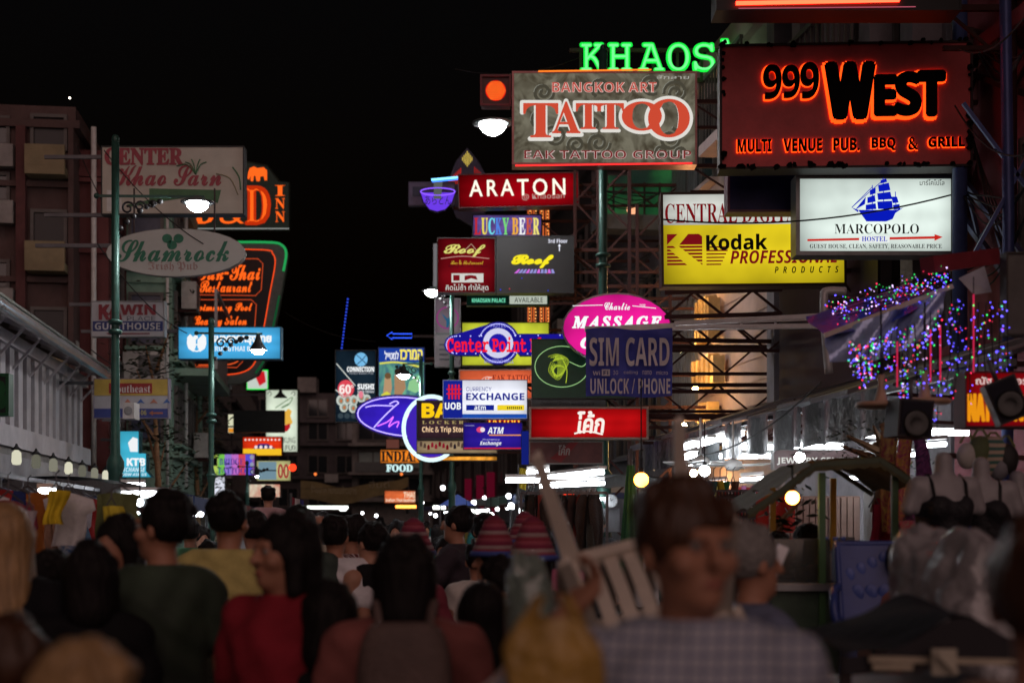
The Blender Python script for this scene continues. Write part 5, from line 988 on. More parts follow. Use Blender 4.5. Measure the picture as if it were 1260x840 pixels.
for i, (x, y, Y, w) in enumerate(((372, 633, 40, 'leftmost below the banner'), (398, 636, 36, 'below the banner middle'), (446, 631, 42, 'just right of the banner middle'), (463, 634, 34, 'below the banner right half'), (520, 618, 38, 'left of the tall dark grey tee man'), (536, 634, 30, 'at the tall man\'s shoulder'), (596, 612, 33, 'above the small tent top'), (612, 626, 29, 'right of the small tent top'), (640, 628, 26, 'beside the yellow flag'), (216, 628, 20, 'right of the two left tubes'))):
    bulb('tiny white far bulb, '+w, x, y, Y, .04, E((245, 250, 255), 12, True), .15)
for i, (a, b_) in enumerate((((1194, 40), (1262, 62)), ((1176, 222), (1262, 232)), ((1176, 330), (1262, 268)), ((1192, 150), (1262, 330)), ((706, 318), (812, 340)), ((714, 224), (812, 238)), ((706, 352), (812, 300)))):
    m = MB()
    for q in range(4):
        p0, p1 = P(*a, (13.2 if i < 4 else 24.2)-.05*q), P(*b_, (11.5 if i < 4 else 23.9)-.05*q); sg = .12+.07*q; m.tube([p0+(p1-p0)*t-Vector((0, 0, sg*4*t*(1-t)+.02*math.sin(9*t+q))) for t in [j/14 for j in range(15)]], .009, 4)
    tag(m.build('cable_bundle', CABLE), 'tangled bundle of black cables '+('right of the red pub sign', 'right of the white hostel sign', 'above the red beam at right', 'dropping beside the steel post at right', 'right of the black bar screen', 'beneath the tattoo light box', 'climbing over the magenta oval sign')[i], 'cables', kind=None)
# --- right shop canopy with its tubes, flaps
cp = thing('shop_awning', 'long grey metal awning with clear plastic flaps along the right shops', 'awning', (RX(9), 9, 0), (0, 0, SYAW))
AW = D(.15, .15, .155, .5, .3, .35, 3, .2, 20)
for i in range(12):
    u = i*.93; m = MB(); z1, z0 = 3.25, 2.72+.03*math.sin(i*2.1)
    a = [(-.05, u, z1), (-.05, u+.9, z1), (-1.75, u+.9, z0), (-1.75, u, z0)]; m.add(a+[(x, y, z+.03+.012*(i % 2)) for x, y, z in a], [(0,1,2,3)[::-1],(4,5,6,7),(0,1,5,4),(1,2,6,5),(2,3,7,6),(3,0,4,7)]); m.build('metal_sheet', AW, cp)
VIN = D(.022, .025, .026, .3, 0, .4, 4, .7, 14, .8)
for i in range(9):
    u = 2.0+i*.9; m = MB(); m.grid(lambda a, v, u=u: (-1.78+.03*math.sin(a*9+u), u+a*.86, 2.70-.34*v+.01*math.sin(a*12)+.02*math.sin(v*5)), 14, 5); m.build('plastic_flap', VIN, cp)
MB().bar((-1.74, 0, 2.68), (-1.74, 11, 2.68), .04).build('beam', STEEL, cp); m = MB()
for i in range(6): m.bar((-.02, i*2.1+.1, 2.6), (-1.74, i*2.1+.1, 2.68), .03).bar((-.02, i*2.1+.1, 2.9), (-.9, i*2.1+.1, 2.65), .03)
m.build('rafter', RUST, cp)
for i in range(11):
    Y = 11.6+i*.72; x = RX(Y, 1.0+.25*(i % 2)); tube_lamp('white tube under the right awning, %s' % ('nearest', 'second', 'third', 'fourth', 'fifth', 'sixth', 'seventh', 'eighth', 'ninth', 'tenth', 'farthest')[i]+' of the row along the shops', (x-.3, Y, 2.42+.03*(i % 3)), (x+.28, Y+.12, 2.42+.03*(i % 3)), .022, TUBE)
for i, (px, py) in enumerate(((848, 549), (868, 545), (889, 540), (847, 562), (905, 536))):
    tube_lamp('short tilted white lamp, %s of the cluster at the awning corner' % ('left', 'middle', 'right upper', 'lowest', 'rightmost')[i], P(px-9, py+2, 15.5), P(px+8, py-3, 15), .03)
for i, px in enumerate((862, 902)):
    f = thing('ceiling_fan', 'white %s ceiling fan under the awning corner' % ('left', 'right')[i], 'fan', P(px, 575+i*4, 14.4)); MB().lathe([(.05, 0), (.09, .03), (.09, .09), (.03, .12)], 16).build('motor', WPAINT, f); MB().tube([(0, 0, .12), (0, 0, .5)], .012, 6).build('rod', WPAINT, f)
    for q in range(3): a = q*2.09+i+.3; d = Vector((math.cos(a), math.sin(a), 0)); e = Vector((-d.y, d.x, 0)); MB().add([tuple(d*.09-e*.05+Vector((0,0,.04))), tuple(d*.42-e*.075+Vector((0,0,.035))), tuple(d*.42+e*.075+Vector((0,0,.06))), tuple(d*.09+e*.05+Vector((0,0,.06))), tuple(d*.09-e*.05+Vector((0,0,.05))), tuple(d*.42-e*.075+Vector((0,0,.045))), tuple(d*.42+e*.075+Vector((0,0,.07))), tuple(d*.09+e*.05+Vector((0,0,.07)))], [(3,2,1,0),(4,5,6,7),(0,1,5,4),(1,2,6,5),(2,3,7,6),(3,0,4,7)]).build('blade', WPAINT, f)
# shop interior walls at the right
sh = thing('roller_shutter', 'pale rose ribbed shutter wall behind the food cart', 'shutter', P(1010, 660, 12.4)); k = 12.4/F
MB().box(-46*k, 48*k, 0, .1, -1.55, 50*k).build('panel', D(.34, .22, .18, .7), sh); m = MB()
for i in range(12): m.box((-45+i*7.7)*k, (-39+i*7.7)*k, -.03, -.001, -1.5, 48*k)
m.build('rib', D(.42, .28, .23, .6), sh)
for o_ in [o for o in sh.children if o.name.startswith('rib')]: o_['kind'] = 'stuff'
MB().box(10*k, 30*k, -.35, -.04, -1.5, 0*k).build('cupboard', D(.1, .07, .06, .5), sh)
wl = thing('shop_wall', 'bright white painted pillar at the right end of the jeweller signboard', 'pillar', P(1094, 600, 12.6)); MB().box(-.08, .09, 0, .3, -2.0, .35).build('pillar', D(.6, .6, .56, .6), wl); MB().box(-.1, .11, -.02, .32, .351, .42).build('capital', D(.6, .6, .56, .6), wl)
rk = thing('trinket_board', 'upright board hung with rows of small red and silver trinkets', 'display board', P(906, 650, 11.2)); k = 11.2/F; MB().box(-24*k, 24*k, 0, .04, -1.6, 48*k).build('board', D(.08, .06, .06, .7), rk)
for r in range(11):
    m = MB()
    for c in range(12): m.cur = random.randrange(3); x = (-22+c*4)*k; m.ball((x, -.025, (43-r*8.4)*k), (.008, .01, .016), 5, 4)
    tag(m.build('trinket', [D(.3, .03, .04, .4), D(.5, .5, .5, .2, .8), D(.25, .12, .06, .4)], rk), kind='stuff'); MB().bar((-23*k, -.03, (46-r*8.4)*k), (23*k, -.03, (46-r*8.4)*k), .006).build('rail', STEEL, rk)
rd2 = thing('cloth_backdrop', 'plain red cloth panel hanging left of the rose shutter', 'cloth', P(948, 630, 11.9)); MB().grid(lambda u, v: ((u-.5)*.42, .02*math.sin(u*20), .17-.34*v), 20, 3).build('cloth', D(.42, .03, .02, .8), rd2); MB().bar((-.22, 0, .18), (.22, 0, .18), .015).build('rod', STEEL, rd2)
for i, (px, py, Y, w) in enumerate(((880, 596, 13.2, 'first, behind the fans'), (925, 590, 13.6, 'second, left of the cart roof'), (1120, 560, 10.6, 'third, above the patterned dresses'), (1150, 548, 10.0, 'fourth, right of the third'), (1060, 588, 12.0, 'fifth, before the rose shutter'))):
    tube_lamp('white tube added to brighten the right stalls, '+w, P(px-14, py, Y), P(px+14, py-2, Y), .016)  # extra tubes, added to lift the dark right-hand market
for i, (px, py, Y, w, h) in enumerate(((905, 592, 15, .8, .5), (842, 600, 16, .6, .4), (1130, 600, 11.2, .7, .6))):
    t = thing('goods_shelf', ('shelf of small boxes under the fans', 'shelf of small boxes right of the closed parasol', 'shelf of small boxes behind the mannequins')[i], 'shelf', P(px, py, Y))
    for r in range(4): MB().box(-w/2, w/2, 0, .25, -h*r/3-.02, -h*r/3).build('shelf_board', WPAINT, t)
    m = MB()
    for r in range(1, 4):
        x = -w/2+.02
        while x < w/2-.08: q = random.uniform(.03, .07); m.cur = random.randrange(6); m.box(x, x+q, .02, .12, -h*r/3+.001, -h*r/3+random.uniform(.05, h/3-.04)); x += q+.006
    tag(m.build('goods', [D(.5, .04, .04), D(.05, .2, .5), D(.6, .5, .1), D(.5, .5, .5), D(.1, .35, .15), D(.5, .15, .35)], t), kind='stuff')
    MB().box(-w/2-.02, -w/2-.001, 0, .25, -1.6, .02).box(w/2+.001, w/2+.02, 0, .25, -1.6, .02).build('side_panel', WPAINT, t)
# ================================================================== GARMENTS
def garment(kind, loc, w, h, mat, label, group, rot=0, name=None, seed=0):
    R_ = random.Random(seed); ph = R_.uniform(0, 6); fd = R_.uniform(5, 9)
    t = thing(name or kind, label, 'clothing' if kind != 'bag' else 'bag', loc, (0, 0, rot), group)
    def prof(v):
        if kind == 'shirt': return .42 if v < .04 else (1.0 if v < .36 else .62)
        if kind == 'dress': return .40+.25*v if v < .3 else .42+.58*(v-.3)/.7
        if kind == 'scarf': return .8+.12*math.sin(v*5+ph)
        if kind == 'vest': return .42+.1*math.sin(v*3)
        return .7
    def fn(side):
        def f(u, v):
            p = prof(v)*w; dep = .045*math.sin(u*math.pi)+.012*math.sin(u*fd*2+ph)*(.4+v)+.012*math.sin(v*7+ph)
            return ((u-.5)*p+.02*math.sin(v*4+ph), side*dep, -h*v-.03*w*(abs(u-.5)*2)**2)
        return f
    m = MB(); m.grid(fn(-1), 14, 10); m.grid(fn(.8), 14, 10)
    m.build('cloth', mat, t); MB().tube([(-w*.28, 0, -.02), (0, 0, .05), (w*.28, 0, -.02)], .006, 5).tube([(0, 0, .05), (0, 0, .10), (.02, 0, .12)], .004, 5).build('hanger', STEEL, t)
    return t
GC = [('red', (.35, .03, .03)), ('green', (.04, .20, .07)), ('navy', (.03, .05, .18)), ('teal', (.03, .18, .20)), ('orange', (.45, .15, .03)), ('white', (.6, .6, .62)), ('brown', (.14, .06, .035)), ('purple', (.14, .05, .2)), ('yellow', (.6, .45, .03)), ('black', (.015, .015, .015)), ('sky blue', (.14, .28, .45)), ('crimson', (.28, .02, .06))]
GP = [pattern('blot', (.25, .03, .08), (.5, .4, .1), 9), pattern('blot', (.04, .1, .25), (.45, .42, .4), 8), pattern('wave', (.3, .05, .02), (.5, .3, .1), 5, dist=5), pattern('rings', (.05, .15, .12), (.5, .4, .3), 8, dist=1)]
ra = thing('clothes_rail', 'long steel rail with hanging clothes along the left stalls', 'clothes rail', (0, 0, 0)); m = MB()
A, B = Vector((LX(7, 1.9), 7, 2.0)), Vector((LX(13.5, 1.9), 13.5, 1.98)); m.bar(A, B, .03)
for t_ in (0, .33, .66, 1): q = A+(B-A)*t_; m.bar((q.x, q.y, 0), q, .03)
m.build('rail', STEEL, ra)
pos = ['by the mannequin end', 'above the white board', 'beside the yellow cloth', 'near the pale strip', 'before the lit tube', 'nearest the post']
for i in range(22):
    t_ = (i+.5)/22; q = A+(B-A)*t_; c, cc = GC[(i*7+1) % 12]; kd = ('shirt', 'dress', 'vest', 'scarf')[i*3 % 4]; pt = i % 5 == 3
    garment(kd, (q.x+.05*math.sin(i*3), q.y, q.z-.1), random.uniform(.34, .5), random.uniform(.5, .85), GP[i % 4] if pt else D(*cc, .85, 0, .25, 6, .3, 60, .2),
            '%s %s hanging on the left rail, %s from its near end' % (('patterned '+c) if pt else c, kd, ('1st 2nd 3rd 4th 5th 6th 7th 8th 9th 10th 11th 12th 13th 14th 15th 16th 17th 18th 19th 20th 21st 22nd').split()[i]), 'clothes on the left rail', random.uniform(-.3, .5)+.2, seed=i)
for i, (px, py, Y, w, h, kd, c, lab) in enumerate(((36, 628, 7.3, .09, .36, 'scarf', (.62, .56, .6), 'long pale lilac strip of cloth hanging in front of the left rail'), (69, 603, 8.5, .14, .2, 'scarf', (.7, .52, .03), 'bright yellow knotted cloth on top of the left rail'), (84, 606, 8.7, .3, .32, 'shirt', (.62, .62, .63), 'white shirt caught at an angle on the left rail'), (148, 606, 9, .36, .36, 'scarf', (.13, .15, .06), 'olive square cloth clipped beside the green lamp post'), (210, 612, 9.5, .2, .3, 'scarf', (.16, .17, .19), 'grey translucent cloth right of the two white tubes'), (137, 622, 8.6, .14, .22, 'scarf', (.6, .5, .05), 'small yellow cloth under the olive square'), (10, 615, 8, .3, .5, 'shirt', (.2, .03, .05), 'dark red shirt above the blonde woman'))):
    garment(kd, P(px, py, Y), w, h, D(*c, .85, 0, .25, 6, .3, 60, .2), lab, 'clothes on the left rail', .1, seed=i+50)
bl = thing('awning', 'dark blue cloth awning sagging along the near left shops', 'awning', (LX(8), 8, 0), (0, 0, SYAW)); MB().grid(lambda u, v: (.45+1.2*v, u*8.5, 2.16-.3*v-.05*math.sin(u*math.pi*4)*v), 30, 8).build('cloth', D(.02, .035, .12, .8, 0, .3, 3, .3, 20), bl); MB().bar((1.66, 0, 1.86), (1.66, 8.5, 1.86), .03).build('pole', STEEL, bl)
for i in range(9):
    Y = 14.5+i*1.05; t = thing('shop_lantern', 'cream glass lantern, %s in the row under the louvred house' % ('first', 'second', 'third', 'fourth', 'fifth', 'sixth', 'seventh', 'eighth', 'last')[i], 'lantern', (LX(Y, .62), Y, 2.47), group='lanterns under the louvred house')
    MB().lathe([(.02, 0), (.05, -.03), (.055, -.13), (.04, -.16), (.001, -.165)], 12).build('glass', E((235, 232, 205), (.25, .8, .15)[i % 3], True), t); MB().lathe([(.065, 0), (.02, .04), (.01, .07)], 12).build('cap', BLACK, t)
# dark clothes rail at centre
ra = thing('clothes_rail', 'rail crowded with dark garments left of the thick lamp post', 'clothes rail', P(700, 606, 13.4)); MB().bar((-.45, 0, 0), (.36, 0, 0), .025).bar((-.45, 0, 0), (-.45, 0, -1.9), .025).bar((.36, 0, 0), (.36, 0, -1.9), .025).build('rail', STEEL, ra)
for i in range(14): garment(('dress', 'shirt', 'vest')[i % 3], P(650+i*6.4, 608, 13.4+.04*(i % 2)), .26, .75+.1*(i % 3), D(.02+.01*(i % 3), .022, .02, .85, 0, .3, 8, .4, 60) if i not in (2, 9) else D(.28, .05, .04, .85), ('black' if i not in (2, 9) else 'dull red')+' garment on the centre rail, '+'1st 2nd 3rd 4th 5th 6th 7th 8th 9th 10th 11th 12th 13th 14th'.split()[i]+' from its left', 'clothes on the centre rail', 1.0, seed=80+i)
garment('scarf', P(690, 640, 8.5), .10, .62, D(.02, .09, .2, .8), 'long blue cloth hanging behind the white chair legs', 'clothes on the centre rail', .2, seed=5)
# scarves and clothes at the right stalls
for i in range(9): c, cc = GC[(i*5+2) % 12]; garment('scarf', P(838+i*8, 592, 11.8), .07, .34, D(*cc, .85, 0, .25), '%s scarf in the row under the awning fans, %s from the left' % (c, 'first second third fourth fifth sixth seventh eighth last'.split()[i]), 'scarves under the awning', .1, seed=i+200)
for i, (px, py, Y, w, h, kd, lab) in enumerate(((1096, 535, 9.2, .16, .62, 'scarf', 'teal and pink patterned sarong left of the hanging bags'), (1112, 538, 9.0, .22, .6, 'dress', 'magenta and yellow patterned dress above the mannequins'), (1133, 536, 8.9, .2, .55, 'dress', 'dark violet patterned dress beside the first mannequin'), (1118, 640, 8.2, .16, .26, 'scarf', 'bright pink patterned cloth bag left of the first mannequin'), (1090, 612, 9.4, .2, .5, 'scarf', 'red cloth strip behind the cart posts'), (1076, 620, 9.3, .14, .5, 'dress', 'crimson dress hanging right of the green cart post'), (1104, 600, 9.3, .25, .25, 'scarf', 'blue and orange patterned cloth over the cart roof corner'))):
    garment(kd, P(px, py, Y), w, h, [GP[0], pattern('blot', (.4, .03, .15), (.6, .35, .05), 14), pattern('blot', (.05, .02, .07), (.3, .08, .25), 12), pattern('blot', (.6, .06, .2), (.5, .4, .4), 18), D(.3, .02, .04, .8), D(.3, .015, .05, .8), GP[1]][i], lab, 'clothes at the right stalls', .2, seed=i+300)
for i, (px, py, s_) in enumerate(((1190, 552, .10), (1206, 548, .13), (1222, 552, .15), (1238, 556, .12), (1229, 566, .10))):
    t = thing('shoulder_bag', 'small %s shoulder bag hanging over the mannequins, %s of the bunch' % (('white', 'olive green', 'dark striped', 'black', 'grey')[i], ('leftmost', 'second', 'middle', 'fourth', 'lowest')[i]), 'bag', P(px, py, 8.0), group='bags over the mannequins')
    MB().ball((0, 0, -.04), (s_*.6, .05, s_*.75), 12, 9).build('pouch', [D(.5, .48, .44), D(.10, .13, .05), GP[3], D(.02, .02, .02), D(.2, .2, .22)][i], t); MB().tube([(-s_*.4, 0, .03), (-s_*.1, 0, .09), (s_*.1, 0, .09), (s_*.4, 0, .03)], .007, 5).build('strap', D(.2, .22, .08), t)
MB_rail = thing('clothes_rail', 'dark red rail carrying bags above the mannequins', 'clothes rail', P(1160, 560, 8.1)); MB().bar((0, 0, 0), (.6, 0, -.02), .03).bar((.6, 0, -.02), (.62, 0, -2.0), .03).build('rail', RUST, MB_rail)
# ================================================================== AWNING WITH FAIRY LIGHTS
k = 8.8/F
tp = thing('tarpaulin', 'blue tarpaulin with silver sagging flap wound with fairy lights', 'tarpaulin', P(1090, 385, 8.8)); px0 = lambda a, b_, y=0: ((a-1090)*k, y, (385-b_)*k)
def quad(A_, B_, C_, D_, sg=.0, fr=5):
    def f(u, v):
        p = Vector(A_)*(1-u)*(1-v)+Vector(B_)*u*(1-v)+Vector(C_)*u*v+Vector(D_)*(1-u)*v
        return p+Vector((0, sg*math.sin(u*fr*2.2+v*3)+.5*sg*math.sin(u*19+v*7), -sg*1.2*math.sin(u*math.pi)*v))
    return f
MB().grid(quad(px0(1012, 375, .5), px0(1150, 330, .6), px0(1160, 360, 0), px0(1016, 412, 0), .055), 40, 14).build('roof_cloth', D(.05, .09, .5, .35, 0, .4, 6, .5, 14, .6), tp)
MB().grid(quad(px0(1016, 412, -.02), px0(1160, 360, -.02), px0(1152, 402, -.1), px0(1018, 447, -.1), .07), 40, 14).build('flap', D(.40, .50, .78, .2, .3, .4, 6, 1.0, 9, .9), tp)
MB().bar(px0(1014, 413, .0), px0(1172, 352, .0), .03).build('pole', D(.5, .42, .35, .4), tp); MB().add([px0(1178, 343, -.02), px0(1210, 328, -.02), px0(1219, 360, -.02), px0(1195, 364, -.05)], [(0, 1, 2, 3)]).build('patch', D(.4, .4, .42, .5), tp)
MB().bar(px0(1135, 330, -.1), px0(1242, 305, .3), .10).build('beam', D(.22, .03, .04, .5), tp)
FC = [E((60, 235, 110), 2.2, True), E((95, 80, 255), 5.0, True), E((255, 50, 90), 2.6, True), E((225, 190, 255), 3.0, True)]
def fairy(label, pts, n, jit=.02, colors=(0, 1, 2, 3), r=.0036):
    P_ = bez(pts, 8); t = thing('string_lights', label, 'fairy lights', P_[0], group='strings of coloured fairy lights'); MB().tube([p-P_[0] for p in P_], .003, 4).build('wire', CABLE, t); m = MB(); L = len(P_)-1
    for i in range(n):
        f = random.random()*L; a = int(min(f, L-1)); p = P_[a].lerp(P_[a+1], f-a)-P_[0]; p = p+Vector((random.uniform(-jit, jit), random.uniform(-jit, jit), random.uniform(-jit, jit))); m.cur = random.randrange(len(colors)); m.ball(p, r*random.choice((.6, .75, .9, 1.0, 1.35)), 5, 4)
    tag(m.build('bulb', [FC[c] for c in colors], t), kind='stuff'); return t
n_ = ['left', 'second', 'third', 'fourth', 'fifth', 'sixth', 'seventh', 'eighth', 'ninth', 'tenth', 'eleventh', 'twelfth', 'thirteenth', 'fourteenth', 'fifteenth', 'sixteenth', 'seventeenth', 'eighteenth', 'nineteenth', 'twentieth', 'last']
for i in range(6): fairy('coloured fairy string lying along the blue tarpaulin, %s row from its top' % n_[i].replace('left', 'first'), [P(1022+i*2, 372+i*4, 9.2-i*.1), P(1075, 356+i*4.5, 8.9), P(1125, 346+i*4, 8.8), P(1166, 334+i*3, 8.7)], 42, .045, (0, 1, 1, 2, 3), r=.0036)
for i in range(21):
    x = 1052+i*9.4+random.uniform(-3, 3); y0 = 425-max(0, (x-1060))*.42 if x < 1170 else 372; y1 = random.uniform(455, 510)+(30 if i in (10, 11, 4) else 0); Yd = random.uniform(7.6, 8.6)
    fairy('hanging fairy light strand, %s from the left below the tarpaulin' % n_[i], [P(x, y0, Yd), P(x+random.uniform(-3, 3), (y0+y1)/2, Yd), P(x+random.uniform(-4, 4), y1, Yd)], int((30 if i < 13 else 16)+random.random()*14), .028, (0, 1, 1, 2, 3) if i < 12 else (1, 1, 1, 2, 0))
for i, (x, a, b_) in enumerate(((1104, 420, 476), (1145, 405, 470), (1157, 400, 468), (1198, 362, 458))):
    t = thing('led_tube', 'thin pink red hanging LED tube, %s from the left among fairy lights' % n_[i].replace('left', 'first'), 'LED tube', P(x, a, 8.1)); L_ = (b_-a)/F*8.1; MB().tube([(0, 0, 0), (0, 0, -L_)], .005, 6).build('tube', E((205, 40, 80), .85, True), t); MB().tube([(0, 0, .0), (0, 0, .1)], .003, 4).build('wire', CABLE, t)
for i, (px, py) in enumerate(((1084, 488), (1138, 484))):
    t = thing('wooden_lamp', 'turned pale wooden pendant with flat disc, %s of the pair' % ('left', 'right')[i], 'pendant lamp', P(px, py, 7.8)); MB().lathe([(.02, .12), (.016, .06), (.035, -.02), (.04, -.025), (.13, -.03), (.14, -.045), (.13, -.06), (.02, -.062)], 20).build('shade', D(.42, .26, .18, .5), t); MB().tube([(0, 0, .12), (0, 0, .5)], .005, 4).build('cord', CABLE, t)
for i, (px, py, w, h, rz, ry) in enumerate(((1127, 514, .19, .20, .1, 4), (1240, 491, .165, .23, -.2, -22))):
    t = thing('loudspeaker', ('black loudspeaker hanging above the patterned dresses', 'tilted black loudspeaker in front of the red tailor box')[i], 'loudspeaker', P(px, py, 7.5), (0, math.radians(ry), rz))
    MB().box(-w/2, w/2, 0, .2, -h/2, h/2).build('cabinet', D(.018, .012, .016, .5), t); MB().box(-w/2+.012, w/2-.012, -.012, -.001, -h/2+.012, h/2-.012).build('grille', D(.01, .01, .02, .7, 0, .2, 6, .6, 300), t); MB().tube([(0, .1, h/2), (0, .1, h/2+.12)], .012, 6).build('hook', STEEL, t)
    MB().lathe([(.07, 0), (.075, .004), (.06, .008), (.001, -.01)], 20).build('cone', D(.02, .02, .02, .3), t, loc=(0, -.014, -.03), rot=(math.radians(90), 0, 0))
# ================================================================== FOOD CART
fc = thing('food_cart', 'food cart with olive canvas roof on green and yellow posts', 'food cart', (at(1005, 8.2), 8.2, 0)); k = 8.2/F; cx = 1005
lx = lambda px: (px-cx)*k; lz = lambda py: EYE+(640-py)*k
m = MB(); prof_ = [(900, 628), (935, 604), (978, 572), (1052, 567), (1104, 602)]
for y0, y1 in ((-.55, .55),):
    for (a, b_), (c, d) in zip(prof_, prof_[1:]): m.grid(lambda u, v, a=a, b_=b_, c=c, d=d: (lx(a+(c-a)*u), -.55+1.1*v, lz(b_+(d-b_)*u)+.012*math.sin(v*12+u*4)), 6, 10)
m.build('roof', D(.065, .06, .03, .75, 0, .35, 5, .4, 30), fc)
for y in (-.56, .56):
    m = MB()
    for (a, b_), (c, d) in zip(prof_, prof_[1:]): m.bar((lx(a), y, lz(b_)-.02), (lx(c), y, lz(d)-.02), .025)
    m.build('roof_frame', D(.05, .07, .04, .6), fc)
m = MB()
for (a, b_), (c, d) in zip(prof_, prof_[1:]): m.grid(lambda u, v, a=a, b_=b_, c=c, d=d: (lx(a+(c-a)*u), -.57, lz(b_+(d-b_)*u)-.055*v+.006*math.sin((a+(c-a)*u)*.6)*v), 12, 2)
m.build('valance', D(.07, .065, .03, .8), fc)
for px, mt_ in ((970, D(.5, .36, .04, .5)), (1049, D(.5, .36, .04, .5)), (988, D(.05, .13, .05, .5)), (1072, D(.06, .12, .05, .5))): MB().bar((lx(px), -.5 if px in (988, 1072) else .5, .75), (lx(px), -.5 if px in (988, 1072) else .5, lz(585)), .035).build('post', mt_, fc)
MB().box(lx(930), lx(1080), -.5, .5, .45, 1.32).build('cabinet', D(.05, .09, .06, .4, 0, .4), fc); MB().box(lx(925), lx(1085), -.55, .55, 1.321, 1.36).build('counter', D(.35, .36, .36, .3, .7), fc)
MB().box(lx(935), lx(1000), -.45, -.1, 1.361, 1.6).build('glass_case', D(.2, .24, .24, .05, 0, .1, trans=.8), fc)
for px in (945, 1065):
    w_ = MB().tube([(0, -.03, 0), (0, .03, 0)], .26, 20).build('wheel', RUBBER, fc, loc=(lx(px), -.58, .27)); MB().tube([(0, -.035, 0), (0, .035, 0)], .2, 12).build('rim', STEEL, w_)
for i, (px, r, c, nm, lab) in enumerate(((938, .05, (.6, .18, .02), 'fruit', 'orange fruit at the left end of the cart counter'), (985, .045, (.6, .2, .02), 'fruit', 'orange fruit in front of the cook'), (996, .05, (.55, .15, .02), 'fruit', 'orange fruit beside the middle one on the cart'), (1021, .04, (.5, .08, .03), 'fruit', 'red brown fruit near the bottle on the cart'))):
    t = thing(nm, lab, 'fruit', P(px, 700, 7.9)-Vector((0, 0, 0)), group='fruit on the cart'); t.location.z = 1.36+r; MB().ball((0, 0, 0), (r, r, r*.95), 14, 10).build('flesh', D(*c, .5), t); MB().tube([(0, 0, r*.9), (.005, 0, r*1.15)], .004, 5).build('stem', LEAF[0], t)
for i, (px, c) in enumerate(((1028, (.3, .45, .6)), (1037, (.6, .6, .6)), (1016, (.5, .5, .45)))):
    t = thing('bottle', ('blue tinted plastic bottle on the cart counter', 'clear plastic bottle right of the blue tinted bottle', 'small pale bottle left of the blue tinted bottle')[i], 'bottle', (at(px, 7.8), 7.8, 1.36)); MB().lathe([(.03, 0), (.035, .02), (.035, .15), (.015, .20), (.013, .23)], 14).build('body', D(*c, .1, 0, .1, trans=.6), t); MB().lathe([(.015, .231), (.015, .25), (.001, .251)], 12).build('cap', D(.05, .1, .4), t)
kn = thing('sign_board', 'narrow shiny slanting menu board held up beside the cart', 'board', P(948, 712, 5.6), (0, math.radians(22), 0)); MB().box(-.022, .022, 0, .01, -.14, .14).build('panel', D(.5, .5, .52, .15, .7), kn); MB().box(-.025, .025, -.003, .012, -.16, -.141).build('edge', BLACK, kn); MB().bar((0, .005, -.16), (-.0, .005, -.9), .012).build('stick', WOOD, kn)
